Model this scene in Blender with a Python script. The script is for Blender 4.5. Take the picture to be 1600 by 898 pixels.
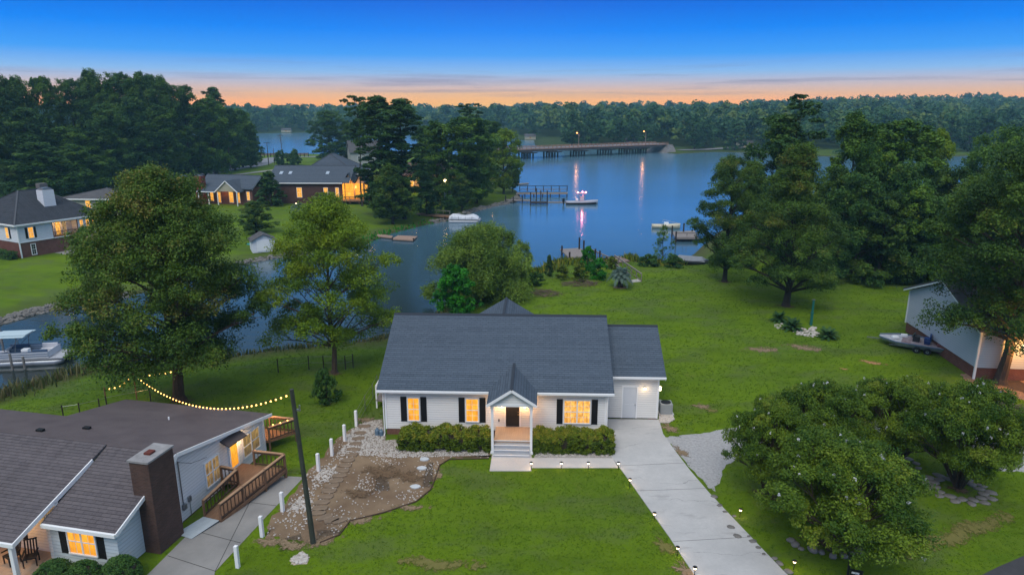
import bpy, bmesh, math, random
import numpy as np
from mathutils import Vector, Matrix
R = math.radians
for o in list(bpy.data.objects): bpy.data.objects.remove(o)
S = bpy.context.scene
COL = S.collection

# ------------------------------------------------------------------ camera
CAMH, PITCH, FPX = 21.5, R(14.55), 1067.0
cam = bpy.data.cameras.new('camera'); cam.sensor_width = 36; cam.lens = FPX/1600*36
cam.clip_start = .5; cam.clip_end = 20000
camo = bpy.data.objects.new('camera', cam); COL.objects.link(camo)
camo.location = (0, 0, CAMH); camo.rotation_euler = (math.pi/2-PITCH, 0, 0)
S.camera = camo
# ------------------------------------------------------------------ world (dusk sky)
W = bpy.data.worlds.new('World'); S.world = W; W.use_nodes = True
nt = W.node_tree; N = nt.nodes; LK = nt.links
for n in list(N): N.remove(n)
out = N.new('ShaderNodeOutputWorld'); bg = N.new('ShaderNodeBackground')
LK.new(bg.outputs[0], out.inputs[0])
SUN_AZ = R(-2.0); SUN_EL = R(3.0)
sky = N.new('ShaderNodeTexSky'); sky.sky_type = 'NISHITA'; sky.sun_disc = False
sky.sun_elevation = SUN_EL; sky.sun_rotation = SUN_AZ; sky.dust_density = 2.0
tc = N.new('ShaderNodeTexCoord'); sx = N.new('ShaderNodeSeparateXYZ'); LK.new(tc.outputs['Generated'], sx.inputs[0])
def wm(op, a, b=None, clamp=False):
    n = N.new('ShaderNodeMath'); n.operation = op; n.use_clamp = clamp
    for i, v in ((0, a), (1, b)):
        if v is None: continue
        if isinstance(v, (int, float)): n.inputs[i].default_value = v
        else: LK.new(v, n.inputs[i])
    return n.outputs[0]
el = wm('MAXIMUM', sx.outputs[2], 0.0)
t = wm('POWER', el, 0.5)                       # spread the low band
rp = N.new('ShaderNodeValToRGB'); LK.new(t, rp.inputs[0])
def lin(c): return tuple(((v/255)/12.92 if v/255 <= .04045 else ((v/255+.055)/1.055)**2.4) for v in c)
def st(e, c, k=1.0):
    return (math.sqrt(math.sin(R(e))), tuple(x*k for x in lin(c))+(1,))
stops = [st(0, (255,142,56), 1.35), st(.7, (255,168,90), 1.25), st(1.3, (248,188,138), 1.05), st(2.0, (206,190,196)),
         st(2.9, (140,186,236)), st(4.2, (62,156,246)), st(6.0, (0,130,242)), st(8.4, (0,98,216)),
         st(12, (46,140,224), .95), st(20, (130,178,232), .9), st(48, (214,226,240), .92), (1.0, tuple(x*1.1 for x in lin((224,230,240)))+(1,))]  # stops above the view are brightened to light the foreground
el_ = rp.color_ramp.elements
el_[0].position, el_[0].color = stops[0]; el_[1].position, el_[1].color = stops[-1]
for p, c in stops[1:-1]:
    e = el_.new(p); e.color = c
# afterglow round the sunset azimuth
g = N.new('ShaderNodeVectorMath'); g.operation = 'DOT_PRODUCT'; LK.new(tc.outputs['Generated'], g.inputs[0])
g.inputs[1].default_value = (math.sin(SUN_AZ), math.cos(SUN_AZ), 0)
ga = wm('POWER', wm('MAXIMUM', g.outputs['Value'], 0.0), 38.0)
low = wm('SUBTRACT', 1.0, wm('MULTIPLY', el, 34.0), True)
glow = wm('MULTIPLY', ga, low)
mx = N.new('ShaderNodeMix'); mx.data_type = 'RGBA'; LK.new(wm('MULTIPLY', glow, .75), mx.inputs[0])
LK.new(rp.outputs[0], mx.inputs[6]); mx.inputs[7].default_value = lin((255,206,100))+(1,)
# thin streaks of cloud low in the sky
mp = N.new('ShaderNodeMapping'); mp.inputs['Scale'].default_value = (2.6, 2.6, 70); LK.new(tc.outputs['Generated'], mp.inputs[0])
nz = N.new('ShaderNodeTexNoise'); nz.inputs['Scale'].default_value = 1.6; nz.inputs['Detail'].default_value = 5; nz.inputs['Roughness'].default_value = .55
LK.new(mp.outputs[0], nz.inputs[0])
cm = N.new('ShaderNodeMapRange'); LK.new(nz.outputs[0], cm.inputs[0]); cm.inputs[1].default_value = .5; cm.inputs[2].default_value = .68; cm.clamp = True
band = wm('MULTIPLY', wm('MULTIPLY', wm('SUBTRACT', el, .012), 60.0, True), wm('SUBTRACT', 1.0, wm('MULTIPLY', wm('SUBTRACT', el, .035), 28.0), True), True)
cmix = N.new('ShaderNodeMix'); cmix.data_type = 'RGBA'
LK.new(wm('MULTIPLY', wm('MULTIPLY', cm.outputs[0], band), .62), cmix.inputs[0])
LK.new(mx.outputs[2], cmix.inputs[6]); cmix.inputs[7].default_value = lin((128,124,156))+(1,)
# the physical sky adds its own faint share
sk = N.new('ShaderNodeMix'); sk.data_type = 'RGBA'; sk.blend_type = 'ADD'; sk.inputs[0].default_value = .0004
LK.new(cmix.outputs[2], sk.inputs[6]); LK.new(sky.outputs[0], sk.inputs[7])
LK.new(sk.outputs[2], bg.inputs[0]); bg.inputs[1].default_value = 1.0
# ------------------------------------------------------------------ sun (wide, added high behind the camera to light the foreground)
sl = bpy.data.lights.new('sun', 'SUN'); sl.energy = 1.75; sl.angle = R(28); sl.color = (1, .96, .90)
so = bpy.data.objects.new('sun', sl); COL.objects.link(so)
so.rotation_euler = (R(36), R(-16), 0)
S.view_settings.view_transform = 'Standard'; S.view_settings.look = 'None'
S.view_settings.exposure = 0.12; S.view_settings.gamma = 1
S.cycles.use_denoising = True
try: S.cycles.denoiser = 'OPENIMAGEDENOISE'
except Exception: pass
S.cycles.max_bounces = 6; S.cycles.diffuse_bounces = 3; S.cycles.glossy_bounces = 3; S.cycles.transparent_max_bounces = 6
S.cycles.transmission_bounces = 3; S.cycles.volume_bounces = 0
S.cycles.sample_clamp_indirect = 4; S.cycles.caustics_reflective = False; S.cycles.caustics_refractive = False

# ------------------------------------------------------------------ helpers
def label(o, lab=None, cat=None, group=None, kind=None):
    if lab: o['label'] = lab
    if cat: o['category'] = cat
    if group: o['group'] = group
    if kind: o['kind'] = kind
    return o
def thing(name, lab, cat, loc=(0,0,0), rz=0, group=None):
    o = bpy.data.objects.new(name, None); COL.objects.link(o); o.location = loc; o.rotation_euler = (0,0,rz)
    o.empty_display_size = .3
    return label(o, lab, cat, group)
def nth(n):
    return {1:'first',2:'second',3:'third'}.get(n) or (str(n)+('th' if 10 <= n % 100 <= 20 else {1:'st',2:'nd',3:'rd'}.get(n % 10,'th')))
def copy_tree(o, parent=None):
    c = o.copy(); COL.objects.link(c)
    if parent is not None: c.parent = parent
    for ch in list(o.children): copy_tree(ch, c)
    return c
class MB:
    def __init__(s, off=(0,0,0)): s.v = []; s.f = []; s.off = off
    def add(s, vs, fs):
        b = len(s.v); s.v += [tuple(v) for v in vs]; s.f += [tuple(i+b for i in f) for f in fs]; return s
    def box(s, x0,x1,y0,y1,z0,z1):
        return s.add([(x0,y0,z0),(x1,y0,z0),(x1,y1,z0),(x0,y1,z0),(x0,y0,z1),(x1,y0,z1),(x1,y1,z1),(x0,y1,z1)],
                     [(0,3,2,1),(4,5,6,7),(0,1,5,4),(1,2,6,5),(2,3,7,6),(3,0,4,7)])
    def hexa(s, bot, top):
        return s.add(list(bot)+list(top), [(3,2,1,0),(4,5,6,7),(0,1,5,4),(1,2,6,5),(2,3,7,6),(3,0,4,7)])
    def wbox(s, o, r, n, u0,u1, v0,v1, d0,d1):          # box in wall coordinates
        o = Vector(o); r = Vector(r); n = Vector(n); k = Vector((0,0,1))
        P = lambda u,v,d: tuple(o+r*u+k*v+n*d)
        return s.add([P(u0,v0,d0),P(u1,v0,d0),P(u1,v0,d1),P(u0,v0,d1),P(u0,v1,d0),P(u1,v1,d0),P(u1,v1,d1),P(u0,v1,d1)],
                     [(0,3,2,1),(4,5,6,7),(0,1,5,4),(1,2,6,5),(2,3,7,6),(3,0,4,7)])
    def poly(s, pts, z0, z1=None):                       # prism (or flat sheet) from a plan outline
        n = len(pts)
        if z1 is None: return s.add([(p[0],p[1],z0) for p in pts], [tuple(range(n))])
        return s.add([(p[0],p[1],z0) for p in pts]+[(p[0],p[1],z1) for p in pts],
                     [tuple(reversed(range(n))), tuple(range(n,2*n))]+[(i,(i+1)%n,n+(i+1)%n,n+i) for i in range(n)])
    def slab(s, pts, th):                                # thick sheet from 3-D outline, thickness downwards
        n = len(pts); lo = [(p[0],p[1],p[2]-th) for p in pts]
        return s.add(lo+[tuple(p) for p in pts], [tuple(reversed(range(n))), tuple(range(n,2*n))]+[(i,(i+1)%n,n+(i+1)%n,n+i) for i in range(n)])
    def path(s, pts, rad, n=6, cap=True):
        pts = [Vector(p) for p in pts]; m = len(pts)
        if not hasattr(rad, '__len__'): rad = [rad]*m
        b = len(s.v); up = None
        for i, p in enumerate(pts):
            d = (pts[min(i+1,m-1)]-pts[max(i-1,0)])
            if d.length < 1e-6: d = Vector((0,0,1))
            d.normalize()
            a = d.cross(Vector((0,0,1)) if abs(d.z) < .9 else Vector((1,0,0))).normalized() if up is None else (up - d*up.dot(d)).normalized()
            up = a; c = d.cross(a)
            for k in range(n):
                t = 2*math.pi*k/n; q = p+(a*math.cos(t)+c*math.sin(t))*rad[i]; s.v.append(tuple(q))
        for i in range(m-1):
            for k in range(n):
                k2 = (k+1)%n; s.f.append((b+i*n+k, b+i*n+k2, b+(i+1)*n+k2, b+(i+1)*n+k))
        if cap: s.f.append(tuple(b+k for k in reversed(range(n)))); s.f.append(tuple(b+(m-1)*n+k for k in range(n)))
        return s
    def bar(s, p, q, w, h=None):                          # rectangular bar between two points
        h = h or w; p = Vector(p); q = Vector(q); d = (q-p).normalized()
        a = d.cross(Vector((0,0,1))); a = Vector((1,0,0)) if a.length < 1e-3 else a.normalized(); c = a.cross(d).normalized()
        v = []
        for e in (p, q):
            for i, j in ((-1,-1),(1,-1),(1,1),(-1,1)): v.append(tuple(e+a*(i*w/2)+c*(j*h/2)))
        return s.add(v, [(0,3,2,1),(4,5,6,7),(0,1,5,4),(1,2,6,5),(2,3,7,6),(3,0,4,7)])
    def lathe(s, c, prof, n=16):                          # prof: (radius, z)
        b = len(s.v); m = len(prof)
        for r, z in prof:
            for k in range(n):
                t = 2*math.pi*k/n; s.v.append((c[0]+r*math.cos(t), c[1]+r*math.sin(t), c[2]+z))
        for i in range(m-1):
            for k in range(n):
                k2 = (k+1)%n; s.f.append((b+i*n+k, b+i*n+k2, b+(i+1)*n+k2, b+(i+1)*n+k))
        s.f.append(tuple(b+k for k in reversed(range(n)))); s.f.append(tuple(b+(m-1)*n+k for k in range(n)))
        return s
    def blob(s, c, r, seed=0, sc=(1,1,1), rough=.2, sub=1):
        rg = random.Random(seed); bm = bmesh.new(); bmesh.ops.create_icosphere(bm, subdivisions=sub, radius=1)
        a = rg.random()*6.28
        vs = []
        for v in bm.verts:
            k = r*(1+rg.uniform(-rough, rough)); x, y, z = v.co.x*k*sc[0], v.co.y*k*sc[1], v.co.z*k*sc[2]
            vs.append((c[0]+x*math.cos(a)-y*math.sin(a), c[1]+x*math.sin(a)+y*math.cos(a), c[2]+z))
        s.add(vs, [tuple(v.index for v in f.verts) for f in bm.faces]); bm.free(); return s
    def build(s, name, m, parent=None, smooth=False, bevel=0):
        me = bpy.data.meshes.new(name); o = s.off
        me.from_pydata([(v[0]-o[0], v[1]-o[1], v[2]-o[2]) for v in s.v], [], s.f); me.update()
        if m: me.materials.append(m)
        if smooth: me.polygons.foreach_set('use_smooth', [True]*len(me.polygons))
        ob = bpy.data.objects.new(name, me); COL.objects.link(ob)
        if parent is not None: ob.parent = parent
        if bevel:
            md = ob.modifiers.new('bevel', 'BEVEL'); md.width = bevel; md.segments = 2; md.limit_method = 'ANGLE'
        return ob
# ------------------------------------------------------------------ materials
MATS = {}
def mat(name, col, rough=.8, var=0.0, scale=3.0, col2=None, bump=0.0, bscale=20.0, metal=0.0, spec=.3, stretch=(1,1,1), emit=None, es=1.0, detail=4, contrast=1.0):
    if name in MATS: return MATS[name]
    m = bpy.data.materials.new(name); m.use_nodes = True; MATS[name] = m
    n = m.node_tree.nodes; l = m.node_tree.links; b = n['Principled BSDF']
    b.inputs['Base Color'].default_value = (*col, 1); b.inputs['Roughness'].default_value = rough
    b.inputs['Metallic'].default_value = metal; b.inputs['Specular IOR Level'].default_value = spec
    if emit: b.inputs['Emission Color'].default_value = (*emit, 1); b.inputs['Emission Strength'].default_value = es
    tc = n.new('ShaderNodeTexCoord'); mp = n.new('ShaderNodeMapping'); l.new(tc.outputs['Object'], mp.inputs[0]); mp.inputs['Scale'].default_value = stretch
    if var or col2:
        z = n.new('ShaderNodeTexNoise'); l.new(mp.outputs[0], z.inputs[0]); z.inputs['Scale'].default_value = scale; z.inputs['Detail'].default_value = detail; z.inputs['Roughness'].default_value = .6
        mr = n.new('ShaderNodeMapRange'); l.new(z.outputs[0], mr.inputs[0]); mr.inputs[1].default_value = .5-.22/contrast; mr.inputs[2].default_value = .5+.22/contrast
        c2 = col2 or tuple(min(1, c*(1+var)) for c in col); c1 = col if col2 else tuple(c*(1-var) for c in col)
        x = n.new('ShaderNodeMix'); x.data_type = 'RGBA'; l.new(mr.outputs[0], x.inputs[0])
        x.inputs[6].default_value = (*c1, 1); x.inputs[7].default_value = (*c2, 1); l.new(x.outputs[2], b.inputs['Base Color'])
    if bump:
        z = n.new('ShaderNodeTexNoise'); l.new(mp.outputs[0], z.inputs[0]); z.inputs['Scale'].default_value = bscale; z.inputs['Detail'].default_value = 3
        bp = n.new('ShaderNodeBump'); l.new(z.outputs[0], bp.inputs['Height']); bp.inputs['Strength'].default_value = bump; bp.inputs['Distance'].default_value = .05; l.new(bp.outputs[0], b.inputs['Normal'])
    return m
class NG:
    """small helper to write node maths on a material"""
    def __init__(s, name, rough=.8, spec=.3):
        s.m = bpy.data.materials.new(name); s.m.use_nodes = True; MATS[name] = s.m
        s.n = s.m.node_tree.nodes; s.l = s.m.node_tree.links; s.b = s.n['Principled BSDF']
        s.b.inputs['Roughness'].default_value = rough; s.b.inputs['Specular IOR Level'].default_value = spec
        s.tc = s.n.new('ShaderNodeTexCoord'); s.obj = s.tc.outputs['Object']
    def sep(s, v=None):
        x = s.n.new('ShaderNodeSeparateXYZ'); s.l.new(v or s.obj, x.inputs[0]); return x.outputs
    def comb(s, *a):
        x = s.n.new('ShaderNodeCombineXYZ')
        for i, v in enumerate(a): s._in(x.inputs[i], v)
        return x.outputs[0]
    def _in(s, sock, v):
        if isinstance(v, (int, float)): sock.default_value = v
        elif isinstance(v, tuple): sock.default_value = (*v, 1) if len(v) == 3 else v
        else: s.l.new(v, sock)
    def ma(s, op, a, b=0.0, c=None, clamp=False):
        x = s.n.new('ShaderNodeMath'); x.operation = op; x.use_clamp = clamp; s._in(x.inputs[0], a); s._in(x.inputs[1], b)
        if c is not None: s._in(x.inputs[2], c)
        return x.outputs[0]
    def map(s, v, sc=(1,1,1), loc=(0,0,0), rot=(0,0,0)):
        x = s.n.new('ShaderNodeMapping'); s.l.new(v, x.inputs[0]); x.inputs['Scale'].default_value = sc; x.inputs['Location'].default_value = loc; x.inputs['Rotation'].default_value = rot; return x.outputs[0]
    def noise(s, v, scale, detail=4, rough=.6, dist=0):
        x = s.n.new('ShaderNodeTexNoise'); s.l.new(v, x.inputs[0]); x.inputs['Scale'].default_value = scale; x.inputs['Detail'].default_value = detail; x.inputs['Roughness'].default_value = rough; x.inputs['Distortion'].default_value = dist; return x.outputs[0]
    def rng(s, v, a, b, c=0.0, d=1.0):
        x = s.n.new('ShaderNodeMapRange'); s.l.new(v, x.inputs[0]); x.inputs[1].default_value = a; x.inputs[2].default_value = b; x.inputs[3].default_value = c; x.inputs[4].default_value = d; return x.outputs[0]
    def mix(s, f, a, b, mode='MIX'):
        x = s.n.new('ShaderNodeMix'); x.data_type = 'RGBA'; x.blend_type = mode; s._in(x.inputs[0], f); s._in(x.inputs[6], a); s._in(x.inputs[7], b); return x.outputs[2]
    def bump(s, h, strength=.5, dist=.05, prev=None):
        x = s.n.new('ShaderNodeBump'); s.l.new(h, x.inputs['Height']); x.inputs['Strength'].default_value = strength; x.inputs['Distance'].default_value = dist
        if prev is not None: s.l.new(prev, x.inputs['Normal'])
        return x.outputs[0]
    def color(s, v): s._in(s.b.inputs['Base Color'], v)
    def normal(s, v): s.l.new(v, s.b.inputs['Normal'])
def shingle(name, c1, c2, c3, along='x', slope=.45, course=.19, wid=.42, streak=0.0):
    """asphalt shingles laid in courses; along = local axis the eave runs on"""
    g = NG(name, .92, .15); o = g.sep(); k = math.sqrt(1+slope*slope)
    u, v = (o[0], o[1]) if along == 'x' else (o[1], o[0])
    v = g.ma('MULTIPLY', v, k)
    vec = g.comb(u, v, 0.0)
    br = g.n.new('ShaderNodeTexBrick'); g.l.new(vec, br.inputs[0])
    br.inputs['Scale'].default_value = 1; br.inputs['Brick Width'].default_value = wid; br.inputs['Row Height'].default_value = course
    br.inputs['Mortar Size'].default_value = .012; br.inputs['Bias'].default_value = 0; br.offset = .37; br.offset_frequency = 2
    br.inputs['Color1'].default_value = (*c1, 1); br.inputs['Color2'].default_value = (*c2, 1); br.inputs['Mortar'].default_value = (*[x*.55 for x in c1], 1)
    big = g.rng(g.noise(g.obj, .35, 4), .35, .68)
    col = g.mix(g.ma('MULTIPLY', big, .55), br.outputs[0], c3)
    fine = g.rng(g.noise(g.map(vec, (3,7,1)), 2.2, 3), .3, .7)
    col = g.mix(g.ma('MULTIPLY', fine, .3), col, tuple(x*1.5 for x in c2))
    if streak:
        stz = g.rng(g.noise(g.map(vec, (1.3,.14,1)), 1.2, 4), .5, .72)
        col = g.mix(g.ma('MULTIPLY', stz, streak), col, tuple(x*.45 for x in c1))
    g.color(col)
    saw = g.ma('FRACT', g.ma('DIVIDE', v, course))
    edge = g.rng(saw, 0.0, .16, 1.0, 0.0); rowid = g.ma('FLOOR', g.ma('DIVIDE', v, course)); wn = g.n.new('ShaderNodeTexWhiteNoise'); wn.noise_dimensions = '1D'; g.l.new(rowid, wn.inputs['W'])
    col = g.mix(g.ma('MULTIPLY', edge, .5), col, tuple(x*.5 for x in c1)); col = g.mix(g.ma('MULTIPLY', wn.outputs[0], .22), col, tuple(x*1.6 for x in c2)); g.color(col)
    h = g.ma('ADD', g.ma('MULTIPLY', saw, -.6), g.ma('MULTIPLY', br.outputs[1], -.4))
    g.normal(g.bump(h, .9, .04)); return g.m
def siding(name, col, step=.17, rough=.55, dirt=.06):
    g = NG(name, rough, .35); o = g.sep()
    fr = g.ma('FRACT', g.ma('DIVIDE', o[2], step))
    gap = g.rng(fr, .0, .22, 1.0, 0.0)                       # painted shadow line under each lap
    nz = g.rng(g.noise(g.map(g.obj, (.6,.6,3)), 1.0, 4), .35, .7)
    c = g.mix(g.ma('MULTIPLY', nz, dirt*3), col, tuple(x*.8 for x in col))
    g.color(g.mix(g.ma('MULTIPLY', gap, .5), c, tuple(x*.4 for x in col)))  # gap paints the lap shadow line into the colour
    h = g.ma('SUBTRACT', 1.0, fr)
    g.normal(g.bump(h, .75, .035)); return g.m
def brick(name, c1, c2, mortar, w=.23, hgt=.075):
    g = NG(name, .85, .2); o = g.sep(); vec = g.comb(g.ma('ADD', o[0], o[1]), o[2], 0.0)
    br = g.n.new('ShaderNodeTexBrick'); g.l.new(vec, br.inputs[0]); br.inputs['Scale'].default_value = 1
    br.inputs['Brick Width'].default_value = w; br.inputs['Row Height'].default_value = hgt; br.inputs['Mortar Size'].default_value = .009
    br.inputs['Color1'].default_value = (*c1,1); br.inputs['Color2'].default_value = (*c2,1); br.inputs['Mortar'].default_value = (*mortar,1)
    nz = g.rng(g.noise(g.obj, 1.2, 4), .35, .7)
    g.color(g.mix(g.ma('MULTIPLY', nz, .35), br.outputs[0], tuple(x*.6 for x in c2)))
    g.normal(g.bump(br.outputs[1], .5, -.02)); return g.m
def glowpane(name, col, s, dark=(.25,.1,.02), scale=1.6):
    """lit room behind a window: curtains and furniture make it uneven"""
    g = NG(name, .2, .5); o = g.obj
    a = g.rng(g.noise(g.map(o, (2.2,2.2,1.1)), scale, 3, .55), .32, .66)
    b_ = g.rng(g.noise(g.map(o, (9,9,.3)), 1.3, 2), .35, .7)
    zf = g.rng(g.ma('ADD', g.sep()[2], g.ma('MULTIPLY', g.noise(g.map(o, (3,3,.1)), 1.0, 1), 1.0)), 1.35, 2.1, .35, 1.0)   # furniture darkens the lower part
    f = g.ma('MULTIPLY', g.ma('ADD', g.ma('MULTIPLY', a, .72), g.ma('MULTIPLY', b_, .28)), zf)
    c = g.mix(f, dark, col)
    g.color((.02,.015,.01)); g.l.new(c, g.b.inputs['Emission Color']); g.b.inputs['Emission Strength'].default_value = s
    return g.m
WHITE = (.78,.79,.80)
M_white = mat('white paint', WHITE, .5, var=.03, scale=1.5)
M_trim = mat('white trim', (.8,.8,.8), .45)
M_sid = siding('white lap siding', (.72,.705,.68))
M_sidblue = siding('pale blue siding', (.50,.57,.60), .2)
M_black = mat('black shutter paint', (.012,.012,.013), .5, bump=.3, bscale=30, stretch=(.2,.2,4))
M_door = mat('black door paint', (.02,.018,.017), .4)
M_roof = shingle('slate blue shingles', (.055,.073,.098), (.078,.100,.130), (.066,.088,.115))
M_roofy = shingle('slate blue shingles of the cross gables', (.055,.073,.098), (.078,.100,.130), (.066,.088,.115), along='y')
M_ridge = mat('dark ridge cap', (.03,.037,.05), .9)
M_rooft = shingle('weathered brown shingles', (.080,.070,.076), (.115,.100,.104), (.098,.088,.095), slope=.36, course=.2, wid=.5, streak=.35)
M_flat = mat('worn brown low roof', (.085,.068,.072), .95, col2=(.125,.102,.104), scale=.55, bump=.5, bscale=14, detail=7)
M_brick = brick('red brick', (.20,.055,.035), (.14,.04,.03), (.22,.18,.15))
M_brickbr = brick('brown brick', (.115,.062,.047), (.075,.042,.034), (.10,.082,.075))
M_conc = mat('pale concrete', (.40,.41,.42), .85, col2=(.50,.50,.50), scale=.7, bump=.15, bscale=40, detail=8)
M_concold = mat('old grey concrete', (.19,.185,.18), .9, col2=(.29,.275,.26), scale=.5, bump=.3, bscale=20, detail=8)
M_asph = mat('asphalt', (.05,.05,.055), .9, var=.15, scale=2, bump=.2, bscale=60)
M_road = mat('worn road', (.20,.20,.215), .9, var=.12, scale=.6)
M_wood = mat('weathered deck boards', (.15,.082,.046), .8, col2=(.24,.135,.078), scale=2, stretch=(6,1,1), bump=.2, bscale=10)
M_woodg = mat('grey dock wood', (.17,.145,.135), .85, col2=(.27,.235,.215), scale=1.5, stretch=(5,1,1))
M_woodd = mat('dark dock piling', (.035,.028,.026), .85, var=.3, scale=4)
M_pole = mat('tarred pole wood', (.045,.05,.038), .85, var=.35, scale=3, stretch=(3,3,.4))
M_bark = mat('grey brown bark', (.075,.055,.042), .95, var=.35, scale=3, stretch=(3,3,.5), bump=.8, bscale=6)
M_barkd = mat('dark bark', (.04,.03,.024), .95, var=.3, scale=3, stretch=(3,3,.5))
M_metal = mat('grey metal', (.30,.31,.32), .4, metal=.8)
M_dark = mat('dark rubber', (.012,.012,.013), .7)
M_blueb = mat('blue plastic', (.01,.05,.22), .45)
M_teal = mat('teal plastic', (.02,.22,.24), .5)
M_glass = mat('dark window glass', (.02,.025,.03), .05, spec=.8)
M_win = glowpane('lit window', (1.0,.50,.05), 1.25, dark=(.62,.21,.012))
M_winr = glowpane('lit room window', (1.0,.58,.14), 1.35, dark=(.42,.14,.012), scale=3.0)
M_windim = glowpane('dim lit window', (.62,.38,.12), .75, dark=(.07,.05,.04), scale=2.4)
M_winfar = glowpane('far lit window', (1.0,.50,.07), 1.3, dark=(.55,.20,.015), scale=2.6)
M_bulb = mat('warm bulb', (.1,.08,.05), .4, emit=(1,.50,.12), es=6)
M_lamp = mat('lamp glass', (.2,.18,.15), .4, emit=(1,.74,.42), es=6)
M_street = mat('sodium lamp glass', (.2,.1,.05), .4, emit=(1,.34,.08), es=6)
M_pink = mat('pink boat light', (.2,.05,.08), .4, emit=(1,.20,.26), es=16)
def point(name, parent, loc, e, col=(1,.62,.28), r=.06, world=None):
    li = bpy.data.lights.new(name, 'POINT'); li.energy = e; li.color = col; li.shadow_soft_size = r
    o = bpy.data.objects.new(name, li); COL.objects.link(o); o.parent = parent; o.location = loc; return o
# ------------------------------------------------------------------ reading places off the survey (pixels of the photograph -> ground)
_c, _s = math.cos(PITCH), math.sin(PITCH)
def ray(px, py):
    u = (px-800)/FPX; w = (449-py)/FPX; return (u, _c+w*_s, -_s+w*_c)
def PZ(px, py, z=0.0):
    d = ray(px, py); t = (z-CAMH)/d[2]; return (d[0]*t, d[1]*t, z)
def PY(px, py, Y):
    d = ray(px, py); t = Y/d[1]; return (d[0]*t, Y, CAMH+d[2]*t)
WZ = -1.5
def wp(*l): return [PZ(a, b, WZ)[:2] for a, b in l]
landA = [(-300,-300), (-300,30)] + wp((-260,700),(0,622),(60,602),(140,577),(240,572),(330,563),(430,548),(520,540),(600,531),(650,507),(692,489),(706,478),(722,458),(765,442),(812,428),(848,424),(872,408),(903,413),(940,409),(985,405),(1030,414),(1062,413),(1088,396),(1112,372),(1150,346),(1220,326),(1320,313),(1460,301),(1620,296),(1900,292)) + [(500,160),(500,-300)]
landB = [(-900,40),(-300,60)] + wp((-260,575),(0,504),(60,488),(130,472),(200,462),(290,440),(375,414),(405,407),(438,402),(500,394),(560,384),(612,364),(660,352),(703,344),(740,330),(770,322),(800,317),(812,307),(806,298),(792,291),(778,280),(786,262),(806,250),(806,246),(700,243.5),(560,243),(470,242),(398,242.5),(360,226),(300,220),(0,219)) + [(-900,560)]
landC = [(-2500,700)] + wp((-300,212),(0,210),(400,208.5),(480,207.5),(560,206.5),(640,205),(700,207),(760,212),(815,219),(836,219),(838,228),(860,231.5),(900,233),(960,234),(1018,235.5),(1026,238.5),(1060,240.5),(1110,237.5),(1160,238.5),(1250,243),(1350,247),(1470,245.5),(1530,243),(1600,241),(2100,240)) + [(2500,500),(9000,3000),(9000,9000),(-9000,9000),(-9000,3000)]
def sdf(poly, X, Y):
    P = np.array(poly); n = len(P); d = np.full(X.shape, 1e18); ins = np.zeros(X.shape, bool)
    for i in range(n):
        a = P[i]; b = P[(i+1) % n]; ex, ey = b-a; wx, wy = X-a[0], Y-a[1]
        t = np.clip((wx*ex+wy*ey)/(ex*ex+ey*ey+1e-9), 0, 1)
        d = np.minimum(d, (wx-ex*t)**2+(wy-ey*t)**2)
        c = ((a[1] <= Y) != (b[1] <= Y))
        with np.errstate(divide='ignore', invalid='ignore'):
            xi = a[0]+(Y-a[1])*ex/np.where(ey == 0, 1e-9, ey)
        ins ^= (c & (X < xi))
    return np.where(ins, 1, -1)*np.sqrt(d)
def sm(x, a, b):
    t = np.clip((x-a)/(b-a), 0, 1); return t*t*(3-2*t)
def terrain(X, Y):
    X = np.asarray(X, float); Y = np.asarray(Y, float)
    dA = sdf(landA, X, Y); dB = sdf(landB, X, Y); dC = sdf(landC, X, Y)
    zA = -2.2+.95*sm(dA, -2.5, .9)+1.25*sm(dA, .6, 10)
    zB = -2.2+1.05*sm(dB, -2.0, .8)+1.15*sm(dB, .6, 16)
    r = X/np.maximum(Y, 1)
    hill = (9+13*sm(r, .15, .6)+3*np.sin(X*.006+1)+2*np.sin(X*.013+Y*.004))
    zC = -2.2+1.1*sm(dC, -3, 1)+1.1*sm(dC, 1, 30)+hill*sm(dC, 120, 800)
    return np.maximum(np.maximum(zA, zB), zC)
def gz(x, y): return float(terrain(np.array([x]), np.array([y]))[0])
def PG(px, py):                                            # where the survey ray meets the ground
    z = 0.0
    for _ in range(6): p = PZ(px, py, z); z = gz(p[0], p[1])
    return (p[0], p[1], z)
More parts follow.
